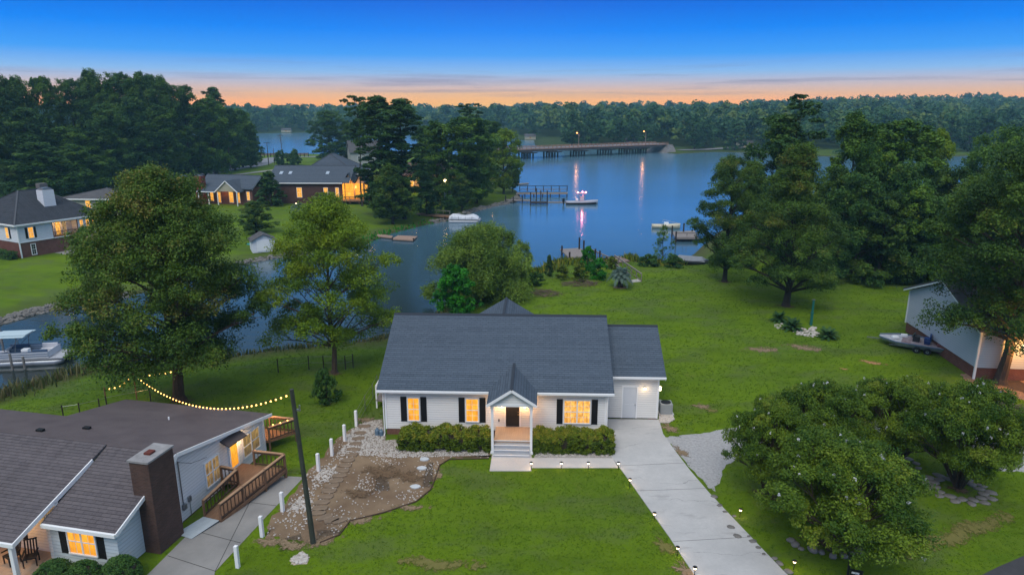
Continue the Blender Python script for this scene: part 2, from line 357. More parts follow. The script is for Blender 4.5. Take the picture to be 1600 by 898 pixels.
# ------------------------------------------------------------------ ground, one sheet
ys = np.concatenate([[-250,-120,-60,-30,-10,5,14], np.geomspace(20, 1400, 430), np.geomspace(1450, 9000, 18)])
us = np.concatenate([[-6,-4,-2.5,-1.8,-1.4], np.linspace(-1.15,1.15,380), [1.4,1.8,2.5,4,6]])
YY, UU = np.meshgrid(ys, us, indexing='ij'); XX = UU*np.maximum(YY, 24)
ZZ = terrain(XX, YY)
nr, nc = XX.shape
vv = np.stack([XX, YY, ZZ], -1).reshape(-1, 3)
idx = np.arange(nr*nc).reshape(nr, nc)
ff = np.stack([idx[:-1,:-1], idx[:-1,1:], idx[1:,1:], idx[1:,:-1]], -1).reshape(-1, 4)
def np_mesh(name, verts, faces, m=None, smooth=False, var=None):
    me = bpy.data.meshes.new(name); k = faces.shape[1]
    me.vertices.add(len(verts)); me.vertices.foreach_set('co', np.ascontiguousarray(verts, np.float32).ravel())
    me.loops.add(faces.size); me.loops.foreach_set('vertex_index', np.ascontiguousarray(faces, np.int32).ravel())
    me.polygons.add(len(faces)); me.polygons.foreach_set('loop_start', np.arange(0, faces.size, k, dtype=np.int32))
    me.polygons.foreach_set('loop_total', np.full(len(faces), k, np.int32))
    if smooth: me.polygons.foreach_set('use_smooth', np.ones(len(faces), bool))
    if var is not None:
        a = me.attributes.new('var', 'FLOAT', 'FACE'); a.data.foreach_set('value', np.ascontiguousarray(var, np.float32))
    if m: me.materials.append(m)
    me.update(); me.validate(); return me
def link(name, me, parent=None):
    o = bpy.data.objects.new(name, me); COL.objects.link(o)
    if parent is not None: o.parent = parent
    return o
g = NG('lawn grass', .95, .1)
n1 = g.rng(g.noise(g.obj, .11, 5), .36, .66); n2 = g.rng(g.noise(g.obj, .9, 5, .65), .3, .7); n3 = g.rng(g.noise(g.obj, 9, 3, .7), .25, .75)
mow = g.rng(g.noise(g.map(g.obj, (.05,.8,1), rot=(0,0,.05)), 1.0, 3), .35, .65)
c = g.mix(n1, (.044,.108,.002), (.084,.168,.002))
c = g.mix(g.ma('MULTIPLY', mow, .5), c, (.120,.190,.014))
n2b = g.rng(g.noise(g.map(g.obj, (1,1,1), loc=(9,3,0)), .42, 6, .72), .44, .62)
c = g.mix(g.ma('MULTIPLY', n2b, .5), c, (.030,.078,.007))
c = g.mix(g.ma('MULTIPLY', n2, .3), c, (.105,.150,.010))
c = g.mix(g.ma('MULTIPLY', n3, .25), c, (.028,.060,.008))
c = g.mix(g.ma('MULTIPLY', g.rng(g.noise(g.obj, 26, 2, .7), .35, .7), .35), c, (.16,.22,.02))
big = g.rng(g.noise(g.map(g.obj, loc=(50,20,0)), .085, 3, .5), .40, .60)
c = g.mix(g.ma('MULTIPLY', big, .55), c, (.120,.195,.003))
grey = g.rng(g.noise(g.map(g.obj, (1,1.6,1), loc=(3,70,0)), .19, 5, .65), .50, .62)
c = g.mix(g.ma('MULTIPLY', grey, .6), c, (.085,.115,.035))
drk = g.rng(g.noise(g.map(g.obj, (.5,1.2,1), loc=(13,7,0)), .35, 4, .55), .50, .62)
c = g.mix(g.ma('MULTIPLY', drk, .25), c, (.040,.070,.003))
dry = g.rng(g.noise(g.map(g.obj, loc=(31,7,0)), .16, 6, .7), .64, .74)
c = g.mix(g.ma('MULTIPLY', dry, .45), c, (.17,.145,.065))
oy = g.sep()
mud = g.rng(oy[2], -.95, -1.3)                               # wet bank at the water line
c = g.mix(g.ma('MULTIPLY', mud, .8), c, (.06,.055,.032))
fl_ = g.rng(oy[1], 330, 420); c = g.mix(g.ma('MULTIPLY', fl_, .85), c, (.028,.045,.014))   # leaf litter and rough grass of the far woods
g.color(c); g.normal(g.bump(g.noise(g.obj, 14, 4, .75), .5, .05, g.bump(g.noise(g.obj, 1.2, 2), .3, .08)))
ground = label(link('ground', np_mesh('ground', vv, ff, g.m, True)), kind='structure')
# ------------------------------------------------------------------ water
g = NG('lake water', .17, .5); g.b.inputs['IOR'].default_value = 1.8
lng = g.noise(g.map(g.obj, (.02,.05,1)), 1.0, 3)
cn_ = g.rng(g.sep()[1], 70, 150)                                # canal colour painted dark for reflected trees, then the open lake
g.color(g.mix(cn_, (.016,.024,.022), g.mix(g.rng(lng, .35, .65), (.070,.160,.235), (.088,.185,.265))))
patch = g.rng(g.noise(g.map(g.obj, (.012,.03,1)), 1.0, 4), .42, .6, .35, 1.0)
w1 = g.noise(g.map(g.obj, (.55,1.3,1), rot=(0,0,.2)), 1.0, 5, .6); w2 = g.noise(g.map(g.obj, (1,1.5,1)), 3.2, 3, .6)
bp = g.bump(w1, .10, .30); bn = g.n.new('ShaderNodeBump'); g.l.new(w2, bn.inputs['Height']); bn.inputs['Distance'].default_value = .05
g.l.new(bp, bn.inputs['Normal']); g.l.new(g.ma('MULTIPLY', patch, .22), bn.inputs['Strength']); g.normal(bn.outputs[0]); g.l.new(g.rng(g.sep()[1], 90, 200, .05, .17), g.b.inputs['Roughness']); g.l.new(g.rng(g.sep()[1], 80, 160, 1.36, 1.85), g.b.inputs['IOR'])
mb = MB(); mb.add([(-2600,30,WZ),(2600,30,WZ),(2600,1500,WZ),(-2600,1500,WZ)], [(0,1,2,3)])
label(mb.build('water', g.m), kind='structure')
# ------------------------------------------------------------------ foliage
def leafmat(name, dark, light, tip=None, trans=.28):
    m = bpy.data.materials.new(name); m.use_nodes = True; n = m.node_tree.nodes; l = m.node_tree.links; b = n['Principled BSDF']
    b.inputs['Roughness'].default_value = .6; b.inputs['Specular IOR Level'].default_value = .25
    at = n.new('ShaderNodeAttribute'); at.attribute_name = 'var'
    r = n.new('ShaderNodeValToRGB'); l.new(at.outputs['Fac'], r.inputs[0]); e = r.color_ramp.elements
    e[0].color = (*dark, 1); e[1].color = (*(tip or light), 1); e[1].position = 1.0
    e[0].position = .16; e[1].position = .92; q = e.new(.60); q.color = (*light, 1)
    l.new(r.outputs[0], b.inputs['Base Color'])
    tr = n.new('ShaderNodeBsdfTranslucent'); l.new(r.outputs[0], tr.inputs[0])
    mx = n.new('ShaderNodeMixShader'); mx.inputs[0].default_value = trans
    l.new(b.outputs[0], mx.inputs[1]); l.new(tr.outputs[0], mx.inputs[2]); l.new(mx.outputs[0], n['Material Output'].inputs[0])
    return m
L_oak = leafmat('oak leaves', (.016,.052,.008), (.095,.180,.018), (.23,.18,.04))
L_yel = leafmat('yellow green leaves', (.045,.110,.006), (.165,.265,.012), (.24,.31,.02))
L_dark = leafmat('dark forest leaves', (.014,.056,.012), (.068,.160,.024), (.20,.25,.03))
L_mid = leafmat('mid green leaves', (.020,.075,.008), (.115,.225,.018), (.26,.29,.03))
L_pine = leafmat('pine needles', (.010,.044,.012), (.055,.135,.026), (.12,.18,.035))
L_will = leafmat('willow leaves', (.055,.120,.012), (.19,.29,.035), (.26,.34,.05))
L_brt = leafmat('bright green leaves', (.012,.110,.006), (.035,.230,.008))
L_myr = leafmat('crape myrtle leaves', (.028,.080,.006), (.150,.235,.014), (.28,.29,.035))
L_hedge = leafmat('hedge leaves', (.040,.080,.006), (.150,.210,.010), (.30,.26,.03))
L_box = leafmat('boxwood leaves', (0.029,0.087,0.020), (0.072,0.160,0.029))
L_palm = leafmat('palm fronds', (.05,.095,.075), (.11,.17,.14))
L_sago = leafmat('sago fronds', (0.020,0.065,0.020), (0.051,0.123,0.032))
L_reed = leafmat('reeds', (.055,.085,.022), (.13,.15,.05), (.19,.16,.075))
L_flow = leafmat('white blossom', (.45,.46,.48), (.62,.62,.62))
L_far = leafmat('far forest leaves', (.010,.050,.018), (.048,.130,.034), (.15,.21,.04))
def unit(v): return v/np.maximum(np.linalg.norm(v, axis=-1, keepdims=True), 1e-9)
def leaves(cen, rad, per, size, rng, flat=.75, up=.7, tone=None, droop=0.0, elong=1.0, thin=.55):
    """diamond leaf sprays scattered through the shell of each clump; returns verts, faces, var"""
    n = len(cen)*per; c = np.repeat(cen, per, 0); r = np.repeat(rad, per)
    d = unit(rng.normal(size=(n, 3)))
    d[:, 2] = np.where(rng.random(n) < .3, np.abs(d[:, 2]), d[:, 2])
    q = d*(r*rng.random(n)**.45)[:, None]; q[:, 2] *= flat
    p = c+q
    nr = unit(d*.55+np.array([0, 0, up])+rng.normal(size=(n, 3))*.55)
    t = unit(np.cross(nr, rng.normal(size=(n, 3))))
    if droop: t = unit(t*(1-droop)+np.array([0, 0, -1.0])*droop+d*.15); nr = unit(np.cross(t, rng.normal(size=(n, 3))))
    b = np.cross(nr, t); s = size*rng.uniform(.6, 1.35, n)
    t = t*(s*.5*elong)[:, None]; b = b*(s*.5*thin)[:, None]
    v = np.stack([p-t, p+b*1.0, p+t, p-b], 1).reshape(-1, 3)
    f = np.arange(n*4).reshape(-1, 4)
    tn = np.repeat(rng.random(len(cen)) if tone is None else tone, per)
    return v, f, np.clip(tn*.76+rng.random(n)*.22, 0, 1)
PROF = {
 'round': lambda t: np.sqrt(np.clip(1-(2*t-.9)**2*.95, .02, 1)),
 'oak':   lambda t: np.interp(t, [0,.12,.35,.6,.8,.93,1], [.62,.92,1,.82,.58,.36,.12]),
 'cone':  lambda t: np.interp(t, [0,.1,.3,.6,.85,1], [.6,.95,1,.66,.32,.06]),
 'tall':  lambda t: np.interp(t, [0,.15,.4,.7,.9,1], [.45,.8,1,.9,.62,.25]),
 'pine':  lambda t: np.interp(t, [0,.2,.45,.7,.88,1], [.35,.6,.8,1,.85,.3]),
 'vase':  lambda t: np.interp(t, [0,.15,.4,.7,.9,1], [.35,.65,.92,1,.85,.45]),
 'maple': lambda t: np.interp(t, [0,.15,.4,.65,.85,1], [.8,1,.96,.8,.55,.22]),
 'dome':  lambda t: np.interp(t, [0,.2,.5,.8,.93,1], [.93,1,.96,.74,.5,.25]),
}
def tree_mesh(name, seed, H, Rr, base=.2, prof='round', lobes=34, clumps=10, per=34, leaf=.34, lobe_r=.26, lm=L_mid, bark=None, inner=.5,
              trunk_r=None, droop=0, elong=1.0, stems=1, top_tone=0.0, flowers=0, irregular=.22, limb=1.0, flat=.75, tone_bias=0, thin=.55):
    rng = np.random.default_rng(seed); rg = random.Random(seed); P = PROF[prof]
    zb = H*base; hc = H-zb; tr = trunk_r or H*.02
    # lobe centres
    t = (np.arange(lobes)+rng.random(lobes))/lobes; t = .04+.93*t
    a = np.arange(lobes)*2.39996+rng.normal(size=lobes)*.5
    rf = np.where(rng.random(lobes) < .72, rng.uniform(.68, 1.0, lobes), rng.uniform(.1, .6, lobes))
    rf = rf*(1+rng.normal(size=lobes)*irregular*.5)
    lr = Rr*lobe_r*rng.uniform(.75, 1.3, lobes)
    pr = P(t)*Rr
    rad = np.maximum(pr-lr*.7, 0)*rf
    lc = np.stack([np.cos(a)*rad, np.sin(a)*rad, zb+t*hc-lr*.3], -1)
    lc[:, 2] -= droop*rad*.25
    ltone = np.clip(rng.random(lobes)*.8+t*top_tone+tone_bias, 0, 1)
    # clumps round each lobe
    k = clumps; d = unit(rng.normal(size=(lobes*k, 3))); d[:, 2] = np.abs(d[:, 2])*.9-.18
    cc = np.repeat(lc, k, 0)+d*(np.repeat(lr, k)*rng.uniform(.55, 1.05, lobes*k))[:, None]*np.array([1, 1, flat])
    cr = np.repeat(lr, k)*rng.uniform(.32, .5, lobes*k)
    ct = np.clip(np.repeat(ltone, k)*.7+rng.random(lobes*k)*.3, 0, 1)
    v, f, va = leaves(cc, cr, per, leaf, rng, flat, .7, ct, droop, elong, thin)
    if droop:                                   # hanging sprays
        m = len(v)//4; dz = (rng.random(m)**1.5*Rr*.28*droop*2); v = v.reshape(-1, 4, 3); v[:, :, 2] -= dz[:, None]; v = v.reshape(-1, 3)
        v[:, 2] = np.maximum(v[:, 2], .4)
    crown = np_mesh(name+'_crown', v, f, lm, False, va)
    fl = None
    if flowers:
        sel = rng.choice(len(cc), flowers, replace=False); sel = sel[(cc[sel, 2] > zb+hc*.25)]
        o = unit(cc[sel]-np.array([0, 0, zb+hc*.4])); fc = cc[sel]+o*cr[sel][:, None]*.9
        fv, ff_, fva = leaves(fc, np.full(len(fc), .085), 12, .085, rng, .9, .4, None, 0, 1, .8)
        fl = np_mesh(name+'_blossom', fv, ff_, L_flow, False, fva)
    # trunk and limbs
    mb = MB(); wob = [(rg.uniform(-1, 1)*H*.012, rg.uniform(-1, 1)*H*.012) for _ in range(7)]
    if stems == 1:
        pts = [(wob[i][0]*(i > 0), wob[i][1]*(i > 0), H*.9*i/6) for i in range(7)]
        pts.insert(1, (0, 0, H*.025)); rr = [tr*1.55, tr*1.08]+[tr*(1-.155*i) for i in range(1, 7)]
        mb.path(pts, rr, 8)
        def at(z):
            i = min(5, max(0, int(z/(H*.15)))); fz = z/(H*.15)-i; return Vector((wob[i][0]*(1-fz)+wob[i+1][0]*fz, wob[i][1]*(1-fz)+wob[i+1][1]*fz, z)), tr*(1-.15*(z/(H*.15)))
    for i in range(lobes):
        c = Vector(lc[i]); dist = math.hypot(c.x, c.y)
        if stems == 1:
            z0 = max(zb*.8, min(c.z-.45*dist-.05*H, H*.8)); s0, r0 = at(z0)
            if c.z < z0: z0 = max(zb*.75, c.z-.2*dist); s0, r0 = at(z0)
        else:
            an = math.atan2(c.y, c.x); kk = i % stems; sa = kk*2*math.pi/stems; s0 = Vector((math.cos(sa)*tr*1.6, math.sin(sa)*tr*1.6, 0)); r0 = tr
        mid = s0.lerp(c, .5)+Vector((rg.uniform(-1, 1), rg.uniform(-1, 1), .6))*dist*.10
        if stems > 1: mid = s0.lerp(c, .45)+Vector((-c.x, -c.y, 0))*.12+Vector((0, 0, H*.04))
        r1 = max(.02, r0*.42*limb) if stems == 1 else r0*.8
        mb.path([s0, mid, c], [r1, r1*.62, max(.012, r1*.22)], 5, cap=False)
        for j in range(3):
            e = Vector(cc[i*k+j]); mb.path([mid.lerp(c, .45), e], [r1*.38, .012], 3, cap=False)
    me = bpy.data.meshes.new(name+'_trunk'); me.from_pydata(mb.v, [], mb.f); me.materials.append(bark or M_bark); me.update()
    return crown, me, fl, H, Rr
def plant_tree(tm, lab, cat, x, y, H=None, Rr=None, rz=0, group=None, name='broadleaf_tree', z=None):
    crown, trunk, fl, H0, R0 = tm
    z = gz(x, y) if z is None else z
    o = thing(name, lab, cat, (x, y, z-.06), rz, group)
    sz = (H or H0)/H0; sr = (Rr or R0)/R0; o.scale = (sr, sr, sz)
    link('trunk', trunk, o); link('crown', crown, o)
    if fl: link('blossom', fl, o)
    return o
def size_at(px, py, topy, halfw):
    x, y, z = PG(px, py); d = ray(px, topy); t = y/d[1]; zt = CAMH+d[2]*t
    Zd = y*_c+(CAMH-z)*_s-(zt-z)*.5*_s
    return x, y, zt-z, halfw/FPX*Zd
def tree_px(tm, lab, cat, px, py, topy, halfw, rz=0, **k):
    x, y, H, Rr = size_at(px, py, topy, halfw)
    return plant_tree(tm, lab, cat, x, y, H, Rr, rz, **k)
# ---- the big ones close by
T = tree_mesh('oak_a', 11, 17.3, 7.9, .18, 'oak', 104, 14, 125, .18, .23, L_oak, M_bark, trunk_r=.42, top_tone=.3, irregular=.12, inner=.6)
big_oak = tree_px(T, 'big round oak, brownish at its top, rising behind the brown roof with the bulb string', 'tree', 280, 624, 260, 158, 0.4, name='oak_tree')
T = tree_mesh('maple_a', 12, 14.6, 6.6, .20, 'maple', 70, 13, 96, .175, .24, L_yel, M_bark, trunk_r=.24, irregular=.3, top_tone=.35)
tree_px(T, 'yellow green spreading tree on the lawn left of the grey roofed white house', 'tree', 523, 582, 306, 116, 1.0, name='maple_tree')
T = tree_mesh('willow_a', 13, 8.6, 6.2, .12, 'dome', 64, 12, 90, .22, .25, L_will, M_bark, trunk_r=.3, droop=.34, elong=1.7, stems=1, thin=.32, flat=.95)
tree_px(T, 'wide pale willow on the cove bank behind the grey roof', 'tree', 752, 468, 350, 94, 0, name='willow_tree')
T2 = tree_mesh('willow_b', 131, 6, 2.6, .15, 'tall', 20, 9, 44, .26, .3, L_will, M_bark, trunk_r=.12, droop=.5, elong=1.8, thin=.26)
tree_px(T2, 'slender drooping sapling at the right flank of the pale willow', 'tree', 815, 440, 372, 20, 0, name='willow_tree')
T = tree_mesh('bright_a', 14, 5.2, 2.5, .08, 'round', 26, 10, 40, .26, .32, L_brt, M_bark, trunk_r=.12)
tree_px(T, 'small vivid green tree between the pale willow and the grey roof', 'tree', 712, 503, 412, 40, 0, name='young_tree')
T = tree_mesh('cyp_a', 15, 18, 7.2, .12, 'cone', 76, 13, 100, .20, .22, L_oak, M_barkd, trunk_r=.38, top_tone=.2)
T_c2 = tree_mesh('cyp_b', 16, 16, 6.5, .13, 'tall', 62, 12, 95, .20, .24, L_oak, M_barkd, trunk_r=.34)
tree_px(T, 'tall spreading tree on the right lawn just behind the sago palms', 'tree', 1228, 478, 218, 98, .3, name='broadleaf_tree')
tree_px(T_c2, 'dark tree at the lawn edge by the covered boat, left of the tallest spreading one', 'tree', 1132, 440, 240, 68, 1.3, name='broadleaf_tree')
T_r = tree_mesh('oak_r', 17, 19, 7.5, .24, 'dome', 84, 13, 105, .20, .23, L_oak, M_bark, trunk_r=.42, inner=.6, tone_bias=-.1)
tree_px(T_r, 'large dark oak in the mulch ring beside the right hand neighbouring house', 'tree', 1562, 598, 220, 146, 0, name='oak_tree')
# ---- crape myrtles
T_m = [tree_mesh('myrtle_%d' % i, 20+i, 5.2, 4.0, .34, 'dome', 66, 13, 120, .12, .22, L_myr, M_bark, trunk_r=.09, stems=6, flowers=55, irregular=.3) for i in range(2)]
def myr(i, lab, px, py, topy, hw, rz): return tree_px(T_m[i], lab, 'tree', px, py, topy, hw, rz, name='crape_myrtle')
myr(0, 'front crape myrtle over the ring of boulders beside the mailbox', 1298, 858, 688, 134, .2)
myr(1, 'crape myrtle nearest the driveway and gravel patch', 1198, 772, 628, 76, 1.9)
myr(0, 'rearmost crape myrtle of the left group, behind the front one', 1272, 735, 598, 88, 3.1)
myr(1, 'crape myrtle with bare soil ring in the middle of the right lawn', 1397, 724, 592, 84, .9)
myr(0, 'rightmost crape myrtle inside the flat stone ring', 1497, 762, 602, 94, 4.4)
# ---- mid distance kinds, shared meshes
K_for = [tree_mesh('forest_%d' % i, 40+i, 26, 7.0, .03, p, 64, 11, 46, .50, .26, lm, M_barkd, trunk_r=.35, tone_bias=tb, flat=1.0) for i, (p, lm, tb) in enumerate(
    [('tall', L_dark, 0), ('oak', L_dark, .1), ('round', L_mid, -.1), ('tall', L_mid, -.15), ('oak', L_dark, -.1)])]
K_pine = [tree_mesh('pine_%d' % i, 50+i, 30, 5.2, b, 'pine', 34, 8, 22, .62, .27, L_pine, M_barkd, trunk_r=.28, irregular=.6, flat=.55) for i, b in enumerate([.3, .55])]
K_pden = tree_mesh('pine_dense', 53, 28, 5.0, .04, 'tall', 84, 10, 36, .5, .26, L_pine, M_barkd, trunk_r=.3, irregular=.5, flat=.6)
K_mid = [tree_mesh('mid_%d' % i, 60+i, 14, 5.5, .1, p, 50, 10, 50, .32, .27, lm, M_barkd, flat=.95) for i, (p, lm) in enumerate([('round', L_mid), ('oak', L_oak), ('tall', L_yel), ('vase', L_mid)])]
K_bush = [tree_mesh('bush_%d' % i, 70+i, 2.4, 1.7, .02, 'dome', 16, 8, 34, .24, .34, lm, M_barkd, trunk_r=.05) for i, lm in enumerate([L_dark, L_hedge, L_brt])]
K_cone = tree_mesh('conifer', 75, 8, 3, .03, 'cone', 40, 9, 30, .34, .26, L_pine, M_barkd)
def mid(tm, lab, px, py, topy, hw, rz=0, name='broadleaf_tree', group=None, cat='tree'): return tree_px(tm, lab, cat, px, py, topy, hw, rz, name=name, group=group)
# peninsula
mid(K_pine[1], 'thin leaning pine with a tufted top in front of the brick house gable', 566, 322, 146, 26, 0, 'pine_tree')
mid(K_pden, 'left pine of the dense pair right of the big brick house', 596, 338, 144, 43, .5, 'pine_tree')
mid(K_pden, 'right pine of the dense pair right of the big brick house', 632, 342, 148, 50, 2.5, 'pine_tree')
mid(K_mid[1], 'dark undergrowth tree at the foot of the dense pines', 614, 350, 258, 44, 1.5)
mid(K_for[2], 'dark tree on the headland left of the flat topped pine', 684, 314, 188, 42, 4)
mid(K_for[3], 'broad olive tree on the headland behind the grey cabin posts', 728, 318, 180, 62, 1)
mid(K_pine[0], 'flat topped pine standing above the headland trees', 735, 290, 158, 36, 2.2, 'pine_tree')
mid(K_for[3], 'dark tree behind the floating dock at the back of the headland', 762, 286, 186, 36, .7)
mid(K_mid[2], 'slim tree at the tip of the headland by the rail pier', 787, 303, 200, 36, 2)
mid(K_mid[1], 'small dark tree at the water side of the headland tip', 801, 300, 248, 15, 3)
mid(K_cone, 'dark conical shrub left of the grey cabin posts', 667, 336, 270, 21, .4, 'conifer_tree')
mid(K_mid[1], 'bushy shrub tree right of the grey cabin posts', 722, 330, 272, 24, 3.6)
mid(K_bush[0], 'low dark shrub on the bank behind the covered pontoon boat', 700, 334, 306, 17, 3, 'shrub', cat='shrub')
mid(K_for[4], 'dark tree filling the gap between the dense pines and the olive tree', 664, 300, 196, 36, 2.2)
mid(K_mid[0], 'mid green tree low on the bank under the olive tree', 745, 318, 238, 32, 5)
mid(K_mid[0], 'mid green tree hiding the boathouse at the back of the headland', 756, 292, 222, 28, 3)
mid(K_for[0], 'dark broad tree behind the roof of the big brick house', 516, 252, 172, 36, 1.2)
mid(K_for[2], 'narrow tree between the brick house roof and the leaning pine', 545, 252, 190, 24, 3.2)
mid(K_cone, 'dark evergreen between the two brick houses', 424, 322, 266, 26, .8, 'conifer_tree')
mid(K_mid[1], 'rounded dark tree on the lawn above the white shed', 401, 364, 314, 35, 2, 'broadleaf_tree')
mid(K_cone, 'dark evergreen in front of the cream cottage', 164, 345, 315, 20, .8, 'conifer_tree')
mid(K_bush[0], 'small tree by the causeway left of the brick house roof', 441, 258, 236, 13, .3, 'shrub', cat='shrub')
mid(K_bush[0], 'small round tree by the causeway above the skylights', 461, 258, 234, 12, 2.3, 'shrub', cat='shrub')
mid(K_bush[1], 'round green bush against the wall of the big brick house', 505, 325, 300, 22, 1, 'shrub', cat='shrub')
mid(K_mid[0], 'dark crown hiding the terrace of the white two storey house', 142, 436, 352, 24, 1, 'broadleaf_tree')
# wood on the left
rg = random.Random(5)
FOR = [(20,300,112,34,0),(55,296,118,30,1),(92,292,116,28,3),(130,290,122,30,0),(165,286,107,34,1),(205,284,112,32,0),(240,284,112,30,4),(272,280,120,26,2),(300,278,132,28,0),
       (338,276,150,30,3),(368,266,168,26,1),(392,262,190,20,0),(345,268,132,22,'p'),(12,306,200,40,2),(60,306,168,46,4),(112,302,196,38,3),(150,298,205,40,2),(182,296,160,34,0),
       (222,290,150,40,4),(262,284,165,36,2),(302,276,160,34,1),(322,274,180,26,2),(355,268,190,26,4),(-20,310,130,40,1),(-60,306,120,40,0),(-30,290,110,34,3),
       (380,262,168,22,3),(400,256,205,12,4),(36,290,128,30,2),(148,286,128,26,4),(188,286,128,26,2),(225,284,118,26,3),(255,280,115,26,0)]
for i, (px, py, ty, hw, k) in enumerate(FOR):
    tm = K_pden if k == 'p' else K_for[k]
    mid(tm, 'tall dark tree of the left wood, %s from the left by its foot' % nth(1+sorted(q[0] for q in FOR).index(px)+sum(1 for q in FOR[:i] if q[0] == px)), px, py, ty, hw*1.15, rg.uniform(0, 6), 'pine_tree' if k == 'p' else 'broadleaf_tree', 'trees of the dense wood on the left')
mid(K_for[4], 'low spreading tree at the wood edge behind the hipped roof with the white chimney', 72, 324, 222, 62, 3, 'broadleaf_tree')
mid(K_for[2], 'lighter rounded tree at the wood edge above the cream cottage', 130, 308, 226, 48, 5, 'broadleaf_tree')
mid(K_mid[1], 'small dark tree at the left frame edge above the hipped roof', 12, 312, 258, 28, 5, 'broadleaf_tree')
# the right hand wood: edge row and rows behind
mid(K_pine[0], 'tall dark pine with a flat tuft above all the right hand trees', 1228, 402, 140, 50, 0, 'pine_tree')
mid(K_for[0], 'dark crown behind the spreading tree, left under the tufted pine', 1200, 398, 176, 56, 1)
mid(K_for[2], 'rounded pointed crown right of the tufted pine', 1312, 412, 174, 54, 2)
mid(K_for[3], 'wide crown with yellowing top in the right hand wood', 1386, 410, 182, 76, 3)
mid(K_mid[2], 'yellowish crown right of the widest crown of the right hand wood', 1438, 404, 200, 40, 3.5)
mid(K_mid[3], 'lacy open crown against the far water on the right', 1540, 384, 200, 56, 1)
mid(K_for[4], 'dark crown at the right frame edge behind the oak', 1604, 420, 226, 52, 3)
K_edge = [tree_mesh('edge_%d' % i, 90+i, 15, 5.5, .04, 'dome', 50, 11, 48, .34, .26, lm, M_barkd, flat=.95) for i, lm in enumerate([L_dark, L_oak, L_mid])]
EDGE = [(1330,438,270,46,0),(1372,442,300,44,1),(1415,440,285,48,2),(1455,444,305,44,0),(1500,440,290,50,1),(1550,438,270,52,2),(1600,440,262,50,1),
        (1345,420,225,40,2),(1395,425,250,42,0),(1470,425,262,42,1),(1520,428,270,42,0),(1290,424,262,36,1),(1170,398,262,36,0),(1230,410,270,40,2),(1655,440,240,50,0),(1700,444,240,50,1)]
for i, (px, py, ty, hw, k) in enumerate(EDGE):
    mid(K_edge[k], 'bushy dark tree of the right hand wood edge, %s from the left' % nth(1+sorted((q[0],j) for j, q in enumerate(EDGE)).index((px,i))), px, py, ty, hw*1.25, rg.uniform(0, 6), 'broadleaf_tree', 'trees at the edge of the right hand wood')
mid(K_edge[2], 'light green sapling thicket behind the left corner of the right hand house', 1480, 452, 372, 34, 1, 'broadleaf_tree')
# shoreline of our lawn
T_air = tree_mesh('airy', 95, 7, 3.6, .12, 'cone', 26, 6, 16, .24, .24, L_mid, M_bark, trunk_r=.1, limb=1.0)
tree_px(T_air, 'small half bare tree at the water between the dock and the dark tree', 'tree', 1034, 414, 350, 27, 0, name='young_tree')
mid(K_cone, 'small conical evergreen on the bank left of the dock', 858, 432, 397, 9, 0, 'conifer_tree')
mid(K_bush[0], 'dark ground hugging bush below the yellow green tree', 511, 630, 578, 23, 0, 'shrub', cat='shrub')
for i, (px, py, ty, hw, k, lab) in enumerate([(918,424,384,15,2,'bright bush tall against the dock deck'),(935,436,402,17,2,'bright bush at the left of the dock walkway'),
        (905,438,410,18,1,'olive bush below the dock deck'),(955,420,400,12,1,'yellowish bush under the dock railing'),(1012,416,398,20,0,'low bush at the foot of the half bare tree, left side'),
        (1052,418,398,18,0,'low bush at the foot of the half bare tree, right side'),(880,436,414,14,1,'low scrub between the conical evergreen and the olive bush'),(838,446,424,14,0,'dark scrub beside the willow sapling')]):
    mid(K_bush[k], lab, px, py, ty, hw, i, 'shrub', cat='shrub')
# ---- far shore: front row as single trees, the rest one wood
rng = np.random.default_rng(77); cand = []
n_row = 0
K_far = [tree_mesh('farrow_%d' % i, 110+i, 20, 7, .06, p, 30, 6, 12, 1.5, .3, L_far, M_barkd) for i, p in enumerate(['round', 'oak', 'tall', 'dome'])]
edge = [p for p in landC if abs(p[0]) < 900 and p[1] < 1100]
for i in range(len(edge)-1):
    a = np.array(edge[i]); b = np.array(edge[i+1]); Lg = np.linalg.norm(b-a); m = int(Lg/(11 if a[1] < 620 else 16))
    for j in range(m):
        q = a+(b-a)*(j+rng.uniform(.1, .9))/max(m, 1); q = q+rng.normal(size=2)*2+np.array([0, 13+rng.uniform(0, 10)])
        if abs(q[0]/q[1]) > .86: continue
        if sdf(landC, np.array([q[0]]), np.array([q[1]]))[0] < 5: continue
        if 86 < q[0] < 100 and q[1] < 420: continue
        h = rng.uniform(13, 22)
        if n_row < 150:
            plant_tree(K_far[rng.integers(4)], 'rounded dark tree in the front row along the far shore', 'tree', q[0], q[1], h, h*rng.uniform(.30, .42), rng.uniform(0, 6), 'trees along the far shore'); n_row += 1
row_ = sorted([o for o in COL.objects if o.get('group') == 'trees along the far shore'], key=lambda o: o.location.x/o.location.y)
for i, o in enumerate(row_): o['label'] = 'rounded dark tree on the far shore line, %s from the left' % nth(i+1)
pos = []
Yv = 400.0
while Yv < 1500:
    sp = 9+(Yv-400)*.011
    xs = np.arange(-.88*Yv, .88*Yv, sp); xs = xs+rng.normal(size=len(xs))*sp*.3; ysr = Yv+rng.normal(size=len(xs))*sp*.3
    d = sdf(landC, xs, ysr); k = d > 24
    pos.append(np.stack([xs[k], ysr[k], np.full(k.sum(), sp)], 1)); Yv += sp*(1.0 if Yv < 900 else 1.5)
pos = np.concatenate(pos)
